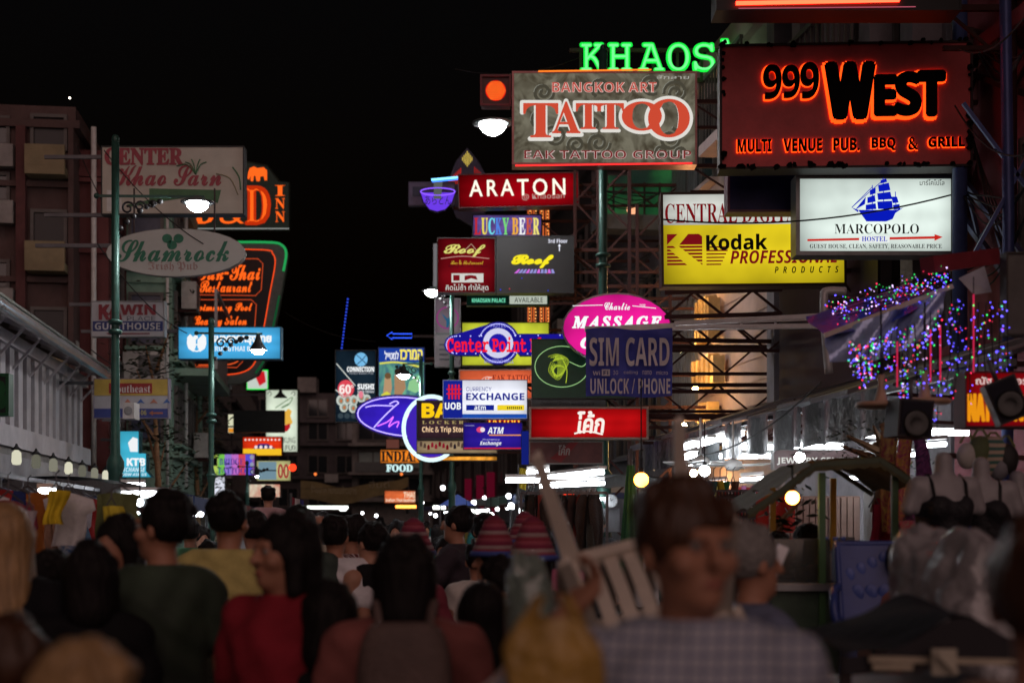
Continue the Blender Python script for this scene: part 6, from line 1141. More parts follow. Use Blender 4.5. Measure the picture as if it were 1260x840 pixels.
# ================================================================== MANNEQUINS
# ================================================================== PEOPLE: one continuous body surface each, grown from a distance field
class Field:
    def __init__(s, lo, hi, h):
        s.h = h; s.lo = np.array(lo, np.float32); n = np.ceil((np.array(hi)-np.array(lo))/h).astype(int)+1
        s.ax = [(lo[i]+h*np.arange(n[i])).astype(np.float32) for i in range(3)]; s.F = np.full(n, .12, np.float32)
    def sub(s, lo, hi, m):
        sl = []
        for i in range(3):
            a = int(max(0, (lo[i]-m-s.lo[i])//s.h)); b = int(min(len(s.ax[i]), (hi[i]+m-s.lo[i])//s.h+2)); sl.append(slice(a, max(b, a+1)))
        x = s.ax[0][sl[0]][:, None, None]; y = s.ax[1][sl[1]][None, :, None]; z = s.ax[2][sl[2]][None, None, :]
        return tuple(sl), x, y, z
    def put(s, sl, d, k, op):
        f = s.F[sl]
        if op == 'u':
            if k: h = np.clip(.5+.5*(f-d)/k, 0, 1); s.F[sl] = f*(1-h)+d*h-k*h*(1-h)
            else: s.F[sl] = np.minimum(f, d)
        else: s.F[sl] = np.maximum(f, -d)
    def cap(s, a, b, ra, rb, k=.03, op='u', g=0.0, ysc=1.0):
        ra += g; rb += g; r = max(ra, rb); m = r+.06
        sl, x, y, z = s.sub(np.minimum(a, b), np.maximum(a, b), m)
        dx, dy, dz = (b[i]-a[i] for i in range(3)); L = dx*dx+dy*dy+dz*dz+1e-9
        px = x-a[0]; py = y-a[1]; pz = z-a[2]; t = np.clip((px*dx+py*dy+pz*dz)/L, 0, 1)
        d = np.sqrt((px-t*dx)**2+((py-t*dy)*ysc)**2+(pz-t*dz)**2)-(ra+(rb-ra)*t); s.put(sl, d, k, op)
    def ell(s, c, r, k=.03, op='u', g=0.0):
        r = [v+g for v in r]; sl, x, y, z = s.sub([c[i]-r[i] for i in range(3)], [c[i]+r[i] for i in range(3)], .06)
        X, Y, Z = (x-c[0]), (y-c[1]), (z-c[2]); k0 = np.sqrt((X/r[0])**2+(Y/r[1])**2+(Z/r[2])**2); k1 = np.sqrt((X/r[0]**2)**2+(Y/r[1]**2)**2+(Z/r[2]**2)**2)+1e-6
        s.put(sl, k0*(k0-1)/k1, k, op)
    def clip(s, ax, v, keep_below=True):
        c = s.ax[ax]-v; c = c if keep_below else -c; sh = [1, 1, 1]; sh[ax] = -1; s.F = np.maximum(s.F, c.reshape(sh))
    def wrinkle(s, a, f=1.0, ph=0.0):
        x, y, z = s.ax[0][:, None, None], s.ax[1][None, :, None], s.ax[2][None, None, :]
        s.F = s.F+a*(np.sin(31*f*x+17*f*z+ph+2*np.sin(9*z+ph))*np.sin(27*f*z-13*x+11*y+ph)+.6*np.sin(55*f*z+40*x*f+ph*2)*np.sin(38*f*y+ph))
    def mesh(s):
        Fv = s.F; I = Fv < 0; nx, ny, nz = Fv.shape
        c = np.zeros((nx-1, ny-1, nz-1), np.int16)
        for i in (0, 1):
            for j in (0, 1):
                for k in (0, 1): c += I[i:nx-1+i, j:ny-1+j, k:nz-1+k]
        act = (c > 0) & (c < 8); idx = np.argwhere(act); ids = np.full(act.shape, -1, np.int64); ids[act] = np.arange(len(idx))
        acc = np.zeros((len(idx), 3)); cnt = np.zeros(len(idx))
        cor = [(i, j, k) for i in (0, 1) for j in (0, 1) for k in (0, 1)]
        X, Y, Z = idx.T
        val = {q: Fv[X+q[0], Y+q[1], Z+q[2]] for q in cor}
        for q in cor:
            for a in range(3):
                if q[a] == 0:
                    r = list(q); r[a] = 1; r = tuple(r); u, v = val[q], val[r]; m = (u < 0) != (v < 0)
                    t = np.where(m, u/np.where(m, u-v, 1), 0); p = np.tile(np.array(q, float), (len(idx), 1)); p[:, a] = t
                    acc[m] += p[m]; cnt[m] += 1
        co = (idx+acc/cnt[:, None])*s.h+s.lo
        qs = []
        for a in range(3):
            b, c2 = (a+1) % 3, (a+2) % 3; sl0 = [slice(1, -1)]*3; sl0[a] = slice(0, -1); sl1 = list(sl0); sl1[a] = slice(1, None)
            A = I[tuple(sl0)]; B = I[tuple(sl1)]; e = np.argwhere(A != B); st = A[tuple(e.T)]
            off = np.ones(3, int); off[a] = 0; e = e+off
            def g(db, dc):
                w = e.copy(); w[:, b] += db; w[:, c2] += dc; return ids[tuple(w.T)]
            q = np.stack([g(-1, -1), g(0, -1), g(0, 0), g(-1, 0)], 1); q[~st] = q[~st][:, ::-1]; qs.append(q)
        q = np.concatenate(qs); q = q[(q >= 0).all(1)]
        return co, q
def field_mesh(fld, name, mat, parent, sc=1.0):
    co, q = fld.mesh(); me = bpy.data.meshes.new(name)
    me.vertices.add(len(co)); me.vertices.foreach_set('co', (co*sc).astype(np.float32).ravel())
    me.loops.add(len(q)*4); me.loops.foreach_set('vertex_index', q.astype(np.int32).ravel()); me.polygons.add(len(q))
    me.polygons.foreach_set('loop_start', np.arange(0, len(q)*4, 4, dtype=np.int32)); me.update(calc_edges=True)
    me.polygons.foreach_set('use_smooth', np.ones(len(q), bool))
    me.materials.append(mat); o = bpy.data.objects.new(name, me); COL.objects.link(o); o.parent = parent; return o
V = lambda *a: np.array(a, float)
ARM = {'down': (V(.23, -.02, 1.11), V(.25, .05, .87)), 'swing_f': (V(.22, .07, 1.13), V(.20, .24, .98)), 'swing_b': (V(.23, -.14, 1.13), V(.23, -.18, .88)),
       'chest': (V(.25, .03, 1.12), V(.08, .25, 1.20)), 'hold': (V(.23, .04, 1.10), V(.17, .27, 1.08)), 'up': (V(.33, .10, 1.40), V(.36, .22, 1.62)),
       'phone': (V(.24, .12, 1.16), V(.08, .20, 1.42)), 'carry': (V(.35, -.10, 1.30), V(.25, -.32, 1.47)), 'hip': (V(.33, -.08, 1.15), V(.20, .05, 1.02)), 'lap': (V(.22, .08, 1.13), V(.10, .26, 1.0))}
def hand(f, w, e, side, curl, sc, g=0.0):
    d = (w-e); d /= np.linalg.norm(d); up = V(0, 0, 1) if abs(d[2]) < .8 else V(0, 1, 0)
    a = np.cross(d, up); a /= np.linalg.norm(a); n = np.cross(a, d)         # a: across the palm, n: palm normal
    a = a*side; th = -a
    for i, (o, l) in enumerate(((-.027, .072), (-.009, .082), (.009, .077), (.026, .062))):
        k = w+d*.085+a*o; f.cap(w+d*.01+a*o*.55, k, .015, .0125, .012)
        c1 = d*math.cos(curl)+n*side*0+(-n)*math.sin(curl)*-1; m = k+c1*l*.5; c2 = d*math.cos(curl*2)+n*math.sin(curl*2); t = m+c2*l*.5
        f.cap(k, m, .0095, .0088, 0); f.cap(m, t, .0088, .0072, 0)
    b = w+d*.025+th*.022; m = b+(d*.6+th*.75)*.035; f.cap(b, m, .014, .011, .008); f.cap(m, m+(d*.85+th*.35+n*.3)*.032, .0105, .009, 0)
def limbs(p):
    L = {}
    for s_, key in ((1, 'R'), (-1, 'L')):
        e, w = ARM[p.get('arm'+key, 'down')]; L['E'+key] = e*V(s_, 1, 1); L['W'+key] = w*V(s_, 1, 1); L['S'+key] = V(.165*s_, 0, 1.395)
    lg = p.get('legs', 'stand')
    for s_, key in ((1, 'R'), (-1, 'L')):
        L['H'+key] = V(.088*s_, 0, .90)
        if lg == 'stand': L['K'+key] = V(.10*s_, .02, .49); L['A'+key] = V(.11*s_, -.02, .085)
        elif lg == 'walk': q = s_; L['K'+key] = V(.09*s_, .12*q+.05, .50); L['A'+key] = V(.09*s_, .27*q-.02, .085 if q > 0 else .13)
        else: L['H'+key] = V(.1*s_, 0, .50); L['K'+key] = V(.14*s_, .44, .47); L['A'+key] = V(.14*s_, .42, .085)
    return L
SKIN = [D(.36, .17, .105, .55, 0, .12, 12, .08, 90), D(.45, .24, .16, .55, 0, .12, 12, .08, 90), D(.24, .11, .065, .55, 0, .12, 12, .08, 90)]
HAIRM = {'black': D(.010, .008, .008, .62, 0, .4, 60, .6, 60, stretch=(1, 1, .15), spec=.15), 'blonde': D(.36, .22, .10, .5, 0, .4, 60, .6, 60, stretch=(1, 1, .15)), 'brown': D(.06, .025, .012, .42, 0, .4, 60, .6, 60, stretch=(1, 1, .15)), 'grey': D(.2, .19, .18, .5, 0, .4, 60, .6, 60)}
def cloth(r, g, b): return D(r, g, b, .85, 0, .22, 7, .35, 120, .2)
SHOE = D(.03, .025, .022, .6); EYE_W = D(.28, .25, .23, .5, spec=.1); EYE_B = D(.01, .006, .004, .15); LIPM = D(.30, .09, .07, .5)
PC = [0]
def make_person(p):
    """p: h, x, y, yaw (0 = faces away from the camera), arms, legs, hair, clothes; front of the body is local +Y"""
    H = p.get('h', 1.7)/1.72; g = p.get('res', .012); w = p.get('w', 1.0); sit = p.get('legs') == 'sit'; dz = -.42 if sit else 0.0
    t = thing('person', p['label'], 'person', p['loc'], (0, 0, math.radians(p.get('yaw', 0))), p.get('group'))
    L = limbs(p); PC[0] += 1; ph = PC[0]*1.7
    for k in L:
        if sit and k[0] in 'SEW': L[k] = L[k]+V(0, 0, dz)
        if k[0] in 'SEW': L[k] = L[k]*V(w, 1, 1)
    mx = max(abs(L[k][0]) for k in L)+.17; my = max(L[k][1] for k in L)+.28
    top = 1.80+dz; top = max(top, max(L[k][2] for k in L)+.2)
    hx, hy = p.get('head', (0, 0)); hz = dz; hy0 = .01
    ht = math.radians(p.get('turn', 0)); ct, st = math.cos(ht), math.sin(ht)
    def R(x, y, z): return V(x*ct-y*st+hx*.0, x*st+y*ct+hy, z+hz)
    lo = (-mx, -.38, 0 if not p.get('bust') else .75); hi = (mx, my, top)
    def torso(f, gr, k=.05):
        f.ell((0, 0, .95+dz), (.165*w, .115*w, .13), k, g=gr); f.ell((0, .008, 1.09+dz), (.145*w, .108*w, .16), k, g=gr)
        f.ell((0, .0, 1.27+dz), (.165*w, .115*w, .18), k, g=gr); f.cap((-.145*w, -.01, 1.385+dz), (.145*w, -.01, 1.385+dz), .06, .06, k, g=gr)
        f.cap((-.075*w, -.02, 1.42+dz), (.075*w, -.02, 1.42+dz), .045, .045, .04, g=gr)
        if p.get('f'): f.ell((.07*w, .10, 1.27+dz), (.06, .05, .06), .04, g=gr); f.ell((-.07*w, .10, 1.27+dz), (.06, .05, .06), .04, g=gr)
    # ---- body
    f = Field(lo, hi, g); torso(f, 0)
    f.cap((0, -.015, 1.42+dz), (hx, .005+hy, 1.545+dz), .056, .05, .03)
    c = R(0, -.008, 1.632); f.ell(c, (.074, .092 if abs(st) < .5 else .085, .090), .02); f.ell(R(0, .032, 1.562), (.052, .058, .066), .03); f.ell(R(0, .06, 1.525), (.028, .03, .022), .02)
    if g < .011:
        f.cap(R(-.032, .083, 1.642), R(.032, .083, 1.642), .011, .011, .015); f.cap(R(0, .088, 1.627), R(0, .108, 1.592), .009, .014, .01)
        for q in (-1, 1):
            f.ell(R(.031*q, .096, 1.622), (.016, .012, .012), 0, 's'); f.ell(R(.045*q, .06, 1.59), (.025, .03, .025), .02); f.cap(R(.006*q, .1, 1.592), R(.013*q, .096, 1.59), .008, .007, .006)
        f.cap(R(-.016, .083, 1.556), R(.016, .083, 1.556), .007, .007, .008); f.cap(R(-.016, .083, 1.547), R(.016, .083, 1.547), .007, .007, .008)
    else: f.cap(R(0, .09, 1.625), R(0, .108, 1.592), .011, .016, .012)
    for q in (-1, 1): f.ell(R(.079*q, -.004, 1.605), (.013, .02, .032), .008)
    for key, sd in (('R', 1), ('L', -1)):
        S, Ee, Wr = L['S'+key], L['E'+key], L['W'+key]; f.cap(S, Ee, .050*w, .039, .04); f.cap(Ee, Wr, .040, .027, .02); hand(f, Wr, Ee, sd, p.get('curl', .5), 1)
        if not p.get('bust'):
            f.cap(L['H'+key], L['K'+key], .088, .056, .04); f.cap(L['K'+key], L['A'+key], .056, .038, .03); a = L['A'+key]; f.cap(a+V(0, -.03, -.04), a+V(.01*sd, .15, -.055), .036, .028, .03)
    field_mesh(f, 'body', SKIN[p.get('skin', 0)], t, H)
    # ---- shirt
    gr = .014 if g < .011 else .018
    def upper(name, mat, gr, slv, hem, neck=1.487, loose=.0):
        f = Field(lo, hi, g); torso(f, gr, .06); f.cap((0, -.012, 1.40+dz), (0, -.006, 1.475+dz), .075, .064, .03); f.cap((-.10*w, -.012, 1.425+dz), (.10*w, -.012, 1.425+dz), .056, .056, .03)
        if loose: f.cap((-.1, 0, hem+.08), (.1, 0, hem+.08), .105+loose, .105+loose, .08, ysc=1.15); 
        if slv:
            for key in 'RL':
                S, Ee, Wr = L['S'+key], L['E'+key], L['W'+key]
                if slv == 'short': e2 = S+(Ee-S)*.62; f.cap(S, e2, .058*w, .058, .04, g=gr*.6)
                elif slv == 'long': f.cap(S, Ee, .055*w, .046, .04, g=gr*.6); f.cap(Ee, Ee+(Wr-Ee)*.92, .046, .036, .02, g=gr*.6)
        else:
            f.clip(0, .15*w); f.clip(0, -.15*w, False)
        f.wrinkle(.007 if slv != 'long' else .008, 1, ph); f.clip(2, neck+dz); f.clip(2, hem+dz, False)
        return field_mesh(f, name, mat, t, H)
    upper(p.get('upname', 'shirt'), p['top'], gr+p.get('loose', 0), p.get('slv', 'short'), p.get('hem', .90), p.get('neck', 1.487), p.get('loose', 0))
    if not p.get('bust'):
        f = Field((lo[0], lo[1], 0), (hi[0], hi[1], 1.06+dz), g)
        if p.get('bot') == 'skirt': f.cap((0, 0, .95+dz), (0, .01, .5), .15, .20, .06, ysc=1.2)
        else:
            f.ell((0, 0, .95+dz), (.168*w, .12*w, .13), .05, g=.008)
            for key in 'RL':
                f.cap(L['H'+key], L['K'+key], .092, .066, .05, g=.008); 
                if p.get('bot', 'trousers') == 'trousers': f.cap(L['K'+key], L['A'+key]+V(0, 0, .02), .066, .055, .04, g=.004)
        f.wrinkle(.005, .8, ph+1); f.clip(2, 1.02+dz)
        if p.get('bot') == 'shorts' and not sit: f.clip(2, .52, False)
        field_mesh(f, 'skirt' if p.get('bot') == 'skirt' else 'trousers' if p.get('bot', 'trousers') == 'trousers' else 'shorts', p.get('botm', cloth(.02, .022, .03)), t, H)
        f = Field((lo[0], lo[1]-.1, -.02), (hi[0], hi[1]+.2, .2), .011)
        for key, sd in (('R', 1), ('L', -1)): a = L['A'+key]; f.cap(a+V(0, -.035, -.04), a+V(.012*sd, .16, -.05), .045, .037, .02)
        f.clip(2, .085 if p.get('legs') != 'walk' else .14); f.clip(2, .0, False); field_mesh(f, 'shoes', SHOE, t, H)
    # ---- hair
    hs = p.get('hair', 'short')
    if hs != 'bald':
        f = Field((-.2+hx, -.24+hy, 1.05+dz), (.2+hx, .2+hy, 1.82+dz), min(g, .010))
        f.ell(R(0, -.018, 1.648), (.090, .103, .098), .02)
        if hs == 'long': f.cap(R(0, -.055, 1.60), R(0, -.10, 1.27), .088, .075, .04, ysc=1.7); f.cap(R(-.062, -.01, 1.62), R(-.085, -.02, 1.32), .034, .03, .04); f.cap(R(.062, -.01, 1.62), R(.085, -.02, 1.32), .034, .03, .04)
        if hs == 'bob': f.cap(R(0, -.045, 1.62), R(0, -.065, 1.50), .095, .085, .04, ysc=1.3); f.cap(R(-.07, 0, 1.60), R(-.075, 0, 1.50), .03, .03, .04); f.cap(R(.07, 0, 1.60), R(.075, 0, 1.50), .03, .03, .04)
        if hs == 'bun': f.ell(R(0, -.12, 1.70), (.045, .045, .045), .02)
        if hs == 'tail': f.cap(R(0, -.11, 1.67), R(0, -.16, 1.45), .035, .022, .02)
        if hs == 'big': f.ell(R(0, -.03, 1.66), (.115, .12, .115), .03); f.cap(R(0, -.06, 1.62), R(0, -.07, 1.5), .10, .075, .04)
        f.ell(R(0, .115, 1.585), (.064, .075, .088), 0, 's')
        if hs in ('short', 'big', 'bun', 'tail'): f.ell(R(0, .085, 1.50), (.2, .095, .10), 0, 's')
        if hs in ('short', 'big', 'bob', 'tail', 'bun'):
            R2 = random.Random(PC[0])
            for q in range(22):
                a_, b_ = R2.uniform(-2.6, 5.7), R2.uniform(.15, 1.35)
                if math.sin(a_) > .55 and b_ < .7: continue
                f.ell(R(.080*math.cos(a_)*math.cos(b_), -.018+.094*math.sin(a_)*math.cos(b_), 1.65+.088*math.sin(b_)), (R2.uniform(.018, .03),)*3, .012)
        x_, y_, z_ = f.ax[0][:, None, None], f.ax[1][None, :, None], f.ax[2][None, None, :]
        f.F = f.F+.0028*np.sin(150*x_+5*np.sin(9*z_+ph)+ph)*np.cos(120*y_+4*np.sin(7*z_))
        if hs == 'short': f.clip(2, 1.565+dz, False)
        field_mesh(f, 'hair', HAIRM[p.get('hc', 'black')], t, H)
    if g < .011:
        for q in (-1, 1):
            ey = MB().ball(R(.031*q, .078, 1.622), .0115, 10, 8).build('eye', EYE_W, t); MB().ball(R(.031*q, .0865, 1.622), .0055, 8, 6).build('pupil', EYE_B, ey)
        m = MB(); m.tube([R(-.022, .089, 1.552), R(0, .0945, 1.554), R(.022, .089, 1.552)], [.003, .007, .003], 6); m.build('lips', LIPM, t)
        for o in t.children:
            if o.name.startswith(('eye', 'lips')): o.scale = (H, H, H)
    t['_H'] = H
    return t
def hat_cone(t, H, lo=1.70, r=.112, hh=.17, dz=0, hx=0, hy=-.01):
    """knitted cone hat: maroon and pale rings over a blue brim"""
    cols = [D(.23, .03, .05, .9), D(.32, .22, .22, .9), D(.18, .02, .05, .9), D(.30, .06, .09, .9)]
    h = thing('hat', '', 'hat', (0, 0, 0)); 
    bpy.data.objects.remove(h)
    m = MB(); N = 9
    for i in range(N):
        a, b = i/N, (i+1)/N; m.cur = i % 4; ra, rb = r*(1-a*.62), r*(1-b*.62)
        m.lathe([(ra+.004, a*hh), (ra+.006, (a+b)/2*hh), (rb+.004, b*hh)], 18, (hx*H, hy*H, (lo+dz)*H), cap=False)
    m.cur = 2; m.lathe([(r*.38, hh), (r*.2, hh+.02), (.001, hh+.026)], 18, (hx*H, hy*H, (lo+dz)*H), cap=False)
    o = m.build('hat', cols, t)
    MB().lathe([(r+.012, -.012), (r+.02, -.02), (r+.012, .005), (r, .012)], 18, (hx*H, hy*H, (lo+dz)*H), cap=False).build('brim', D(.05, .08, .30, .85), o); return o
def pers(px, ptop, Y, **k):
    h = EYE+(640-ptop)/F*Y+k.pop('hadd', 0)
    sc = k.pop('drop', 0)
    k['h'] = h; k['loc'] = (at(px, Y), Y, -sc); return make_person(k)
PLAID = pattern('check', (.10, .012, .015), (.55, .5, .5), 9, dist=0); CHK = pattern('check', (.40, .41, .46), (.20, .22, .30), 12, dist=0)
# ---- foreground
man = pers(845, 606, 2.7, yaw=168, res=.0075, label='man in pale grey checked shirt facing the camera, lifting the white plastic chair', top=CHK, slv='short', w=1.12, armR='carry', armL='down', curl=.75, turn=38, skin=0, hair='short', hc='brown', bust=False, botm=cloth(.03, .03, .04))
pers(200, 614, 5.3, yaw=35, res=.0085, label='dark haired man in black and green shirt, head turned, right of the blonde woman', top=pattern('blot', (.008, .012, .008), (.035, .06, .035), 2.2, dist=1), slv='short', w=1.0, armL='hold', hair='short', skin=0, turn=35)
pers(112, 676, 5.0, yaw=12, res=.0095, label='long haired woman in plain black top beneath the hanging clothes', top=cloth(.006, .006, .007), slv='long', hair='bob', f=True, skin=0, botm=cloth(.01, .01, .012))
pers(6, 626, 5.0, yaw=20, res=.0095, label='blonde woman in black top cut by the left edge', top=cloth(.008, .008, .01), slv='short', hair='long', hc='blonde', f=True, skin=1, bot='skirt', botm=cloth(.1, .1, .12))
pers(282, 614, 7.0, yaw=-14, res=.0095, label='broad man in mustard yellow shirt seen from behind', top=cloth(.55, .47, .17), slv='short', w=1.12, armL='swing_b', armR='swing_f', legs='walk', hair='short', skin=0, loose=.015, bot='shorts', botm=cloth(.14, .12, .1))
pers(348, 640, 4.5, yaw=150, res=.0085, label='dark haired person in dark red shirt facing the camera, right of the yellow shirt', top=cloth(.26, .018, .03), slv='short', hair='bob', skin=0, w=1.05, turn=-20)
pers(498, 668, 4.3, yaw=4, res=.0085, label='black haired person in dull red brown shirt in the centre foreground', top=cloth(.26, .085, .075), slv='short', hair='bob', w=1.15, skin=0)
pers(412, 726, 4.4, yaw=-30, res=.0095, label='short person with black hair and black top between the red and brown shirts', top=cloth(.012, .011, .012), slv='long', hair='bob', skin=0)
pers(592, 722, 4.8, yaw=18, res=.0095, label='short person in black long sleeves left of the grey plastic wrap', top=cloth(.014, .012, .013), slv='long', hair='long', f=True, skin=0, w=1.05)
pers(110, 808, 2.3, yaw=-8, res=.0085, label='child with light brown hair and grey shirt at the bottom left corner', top=cloth(.17, .15, .15), slv='short', hair='short', hc='blonde', skin=1)
pers(10, 775, 2.8, yaw=30, res=.0085, label='child in orange brown shirt at the far bottom left', top=cloth(.30, .11, .06), slv='short', hair='short', hc='brown', skin=1)
pers(1290, 660, 2.2, yaw=-25, res=.0085, label='person in tan long sleeves half outside the right edge', top=cloth(.33, .20, .13), slv='long', hair='short', hc='brown', skin=0, w=1.1, armL='hip')
# ---- middle of the crowd
M = dict(res=.0115)
pers(412, 640, 8.8, yaw=-10, label='man in loose white shirt, back turned, left of the checked shirt man', top=cloth(.75, .75, .78), slv='short', loose=.02, legs='walk', armR='swing_b', armL='swing_f', botm=cloth(.04, .05, .09), **M)
pers(432, 638, 9.5, yaw=62, label='man in red and white checked shirt beside the loose white shirt', top=PLAID, slv='long', armR='hold', **M)
pers(456, 648, 8.8, yaw=50, label='young person in black vest turned right, beside the checked shirt man', top=cloth(.01, .01, .012), slv='', skin=1, armL='hold', **M)
pers(562, 627, 10.2, yaw=75, label='tall man in dark grey tee holding a phone to his face', top=cloth(.045, .035, .045), slv='short', w=1.1, armL='phone', armR='hip', skin=0, botm=cloth(.012, .012, .014), **M)
pers(597, 636, 10.8, yaw=-5, label='man in white tee directly right of the tall dark grey tee man', top=cloth(.55, .55, .56), slv='short', loose=.01, **M)
pers(588, 672, 8.8, yaw=10, label='short person in bright white shirt with black bag under the stacked hats', top=cloth(.62, .6, .56), slv='short', bot='shorts', **M)
pers(612, 690, 6.6, yaw=38, label='seated looking person in beige tee in front of the striped hats', top=cloth(.40, .33, .26), slv='short', hair='tail', f=True, skin=1, armR='hold', **M)
t = pers(606, 668, 7.4, yaw=100, label='hat seller with maroon ringed cone hat and blue brim over beige shirt', top=cloth(.28, .22, .2), slv='long', hair='bob', armL='hold', **M); hat_cone(t, t['_H'], 1.668)
t = pers(655, 672, 6.9, yaw=165, label='hat seller facing the camera in black vest with maroon ringed cone hat', top=cloth(.03, .02, .025), slv='long', hair='long', f=True, armL='chest', armR='hold', botm=cloth(.02, .02, .03), **M); hat_cone(t, t['_H'], 1.668)
t = pers(510, 668, 8.2, yaw=-35, label='hat seller with tilted maroon cone hat left of the tall dark tee man', top=cloth(.22, .04, .06), slv='long', hair='long', f=True, armR='chest', **M); hat_cone(t, t['_H'], 1.668, .118, .17)
t = pers(645, 655, 9.0, yaw=20, label='vendor with pale pink shirt and maroon ringed hat behind the hat sellers', top=cloth(.4, .2, .26), slv='short', hair='bob', f=True, **M); hat_cone(t, t['_H'], 1.668, .112, .16)
pers(663, 650, 7.9, yaw=-160, label='woman in pink long sleeves facing the camera left of the carried chair', top=cloth(.38, .12, .2), slv='long', hair='long', f=True, armL='hold', **M)
pers(66, 684, 6.2, yaw=-20, label='crouched looking person in pale grey tee beside the clothes rail', top=cloth(.42, .42, .46), slv='short', hair='short', bot='shorts', **M)
pers(143, 642, 5.9, yaw=160, label='person in dusty pink shirt facing the camera before the clothes stall', top=cloth(.3, .14, .13), slv='short', hair='bob', f=True, **M)
pers(312, 634, 9.6, yaw=30, label='person in mauve shirt left of the carried child', top=cloth(.22, .12, .17), slv='short', hair='short', **M)
ad = pers(333, 634, 10.4, yaw=12, label='adult in navy shirt with a small child on the shoulders', top=cloth(.03, .04, .09), slv='short', hair='short', armL='up', armR='up', **M)
ch = make_person(dict(label='small child in pale pink top riding on shoulders above the crowd', h=1.02, loc=(ad.location.x-.01, ad.location.y-.04, ad['_H']*1.45-.30), yaw=12, legs='sit', top=cloth(.5, .34, .36), slv='short', hair='short', botm=cloth(.2, .2, .3), bot='shorts', res=.014, armL='lap', armR='lap', skin=1))
pers(372, 628, 8.8, yaw=-25, label='person in dark green shirt right of the carried child', top=cloth(.05, .07, .06), slv='short', w=1.1, **M)
pers(925, 655, 4.6, yaw=-70, label='person in blue grey shirt with pale cap right of the chair carrier', top=cloth(.14, .16, .24), slv='short', hair='short', hc='grey', **M)
pers(905, 682, 5.6, yaw=15, label='short person in plum shirt beside the food cart', top=cloth(.12, .05, .07), slv='short', hair='bob', f=True, **M)
pers(998, 648, 8.9, yaw=-120, label='long haired cook in black standing under the food cart roof', top=cloth(.015, .012, .012), slv='short', hair='long', f=True, armR='hold', **M)
pers(957, 660, 8.6, yaw=150, label='cook in brown shirt facing the camera beside the cart lamp', top=cloth(.12, .07, .05), slv='short', skin=1, **M)
pers(1112, 674, 7.3, yaw=-40, label='dark haired person bending behind the blue plastic chair', top=cloth(.3, .12, .1), slv='short', skin=1, **M)
# ---- far crowd: a few figures built, then copied with their own clothes
PROT = []
for i, (kw) in enumerate((dict(hair='short'), dict(hair='long', f=True), dict(hair='short', w=1.1, legs='walk', armL='swing_f', armR='swing_b'), dict(hair='bob', f=True, legs='walk', armL='swing_b', armR='swing_f'))):
    kw.update(label='x', h=1.7, loc=(0, 0, -50), res=.016, top=cloth(.3, .3, .3), slv='short'); PROT.append(make_person(kw))
CL = [('white', (.6, .6, .62)), ('black', (.012, .012, .014)), ('maroon', (.2, .03, .05)), ('blue', (.05, .09, .26)), ('green', (.05, .14, .07)), ('yellow', (.5, .4, .1)), ('grey', (.2, .2, .21)), ('pink', (.5, .2, .27)), ('orange', (.45, .16, .04)), ('lilac', (.3, .22, .4)), ('beige', (.42, .35, .25)), ('turquoise', (.06, .3, .3))]
rr = random.Random(11); used_first = set(); slots = []
for Y in (11.5, 13, 14.5, 16, 18, 20.5, 23, 26, 30, 35, 41, 48):
    a, b = LX(Y, 2.6 if Y < 24 else 1.6), RX(Y, 2.7 if Y < 24 else 1.8); n = 5 if Y < 24 else 6
    for i in range(n): slots.append((a+(b-a)*(i+.5+rr.uniform(-.35, .35))/n, Y+rr.uniform(-.5, .5)))
HH = ['short haired', 'long haired', 'crop haired', 'bob haired']
for i, (x, y) in enumerate(slots):
    k = rr.randrange(4); cn, cc = CL[(i*5+3) % 12]; px = 630+F*x/y; pr = PROT[k]; new = k in used_first
    o = copy_tree(pr) if new else pr; used_first.add(k)
    s_ = rr.uniform(.9, 1.04) if y > 12 else rr.uniform(.88, .97); o.location = (x, y, 0); o.scale = (s_, s_, s_); o.rotation_euler = (0, 0, rr.choice((0, 0, 1, 1))*math.pi+rr.uniform(-.7, .7))
    fac = 'facing away' if math.cos(o.rotation_euler.z) > 0 else 'facing camera'
    where = 'far left' if px < 340 else 'left' if px < 420 else 'left of centre' if px < 490 else 'centre' if px < 560 else 'right of centre' if px < 630 else 'right'
    depth = 'front' if y < 13.5 else 'second' if y < 16.8 else 'third' if y < 21 else 'fourth' if y < 28 else 'fifth' if y < 38 else 'last'
    o['label'] = '%s %s shirted person %s, %s rows of far crowd, %s' % (HH[k], cn, fac, depth, where); o['group'] = 'people in the far crowd'
    for c in o.children:
        if c.name.startswith('shirt'):
            c.material_slots[0].link = 'OBJECT'; c.material_slots[0].material = cloth(*cc)
        if c.name.startswith('body'):
            c.material_slots[0].link = 'OBJECT'; c.material_slots[0].material = SKIN[i % 3]
for o in list(bpy.data.objects):
    if '_H' in o: del o['_H']

def backpack(person_, label, col, rx=.14, hz=1.22):
    l = person_.location; a = person_.rotation_euler.z; t = thing('backpack', label, 'backpack', (l.x+math.sin(a)*.21, l.y-math.cos(a)*.21, hz), (0, 0, a))
    m = MB(); m.grid(lambda u, v: tuple(Vector((rx*(abs(math.cos(u*6.283))**.6)*math.copysign(1, math.cos(u*6.283))*max(.01, math.sin(v*math.pi))**.35, .075*(abs(math.sin(u*6.283))**.7)*math.copysign(1, math.sin(u*6.283))*max(.01, math.sin(v*math.pi))**.35, .21*-math.cos(v*math.pi)))), 28, 16); m.build('pack', col, t)
    MB().box(-rx*.7, rx*.7, -.095, -.06, -.15, -.02).build('pocket', col, t)
    for q in (-1, 1): MB().tube(bez([(q*.07, .05, .17), (q*.085, .12, .25), (q*.09, .24, .22), (q*.095, .31, .05), (q*.1, .18, -.14), (q*.09, .06, -.17)], 4), .014, 5).build('strap', col, t)
    return t
PPL = {o['label']: o for o in bpy.data.objects if o.get('category') == 'person'}
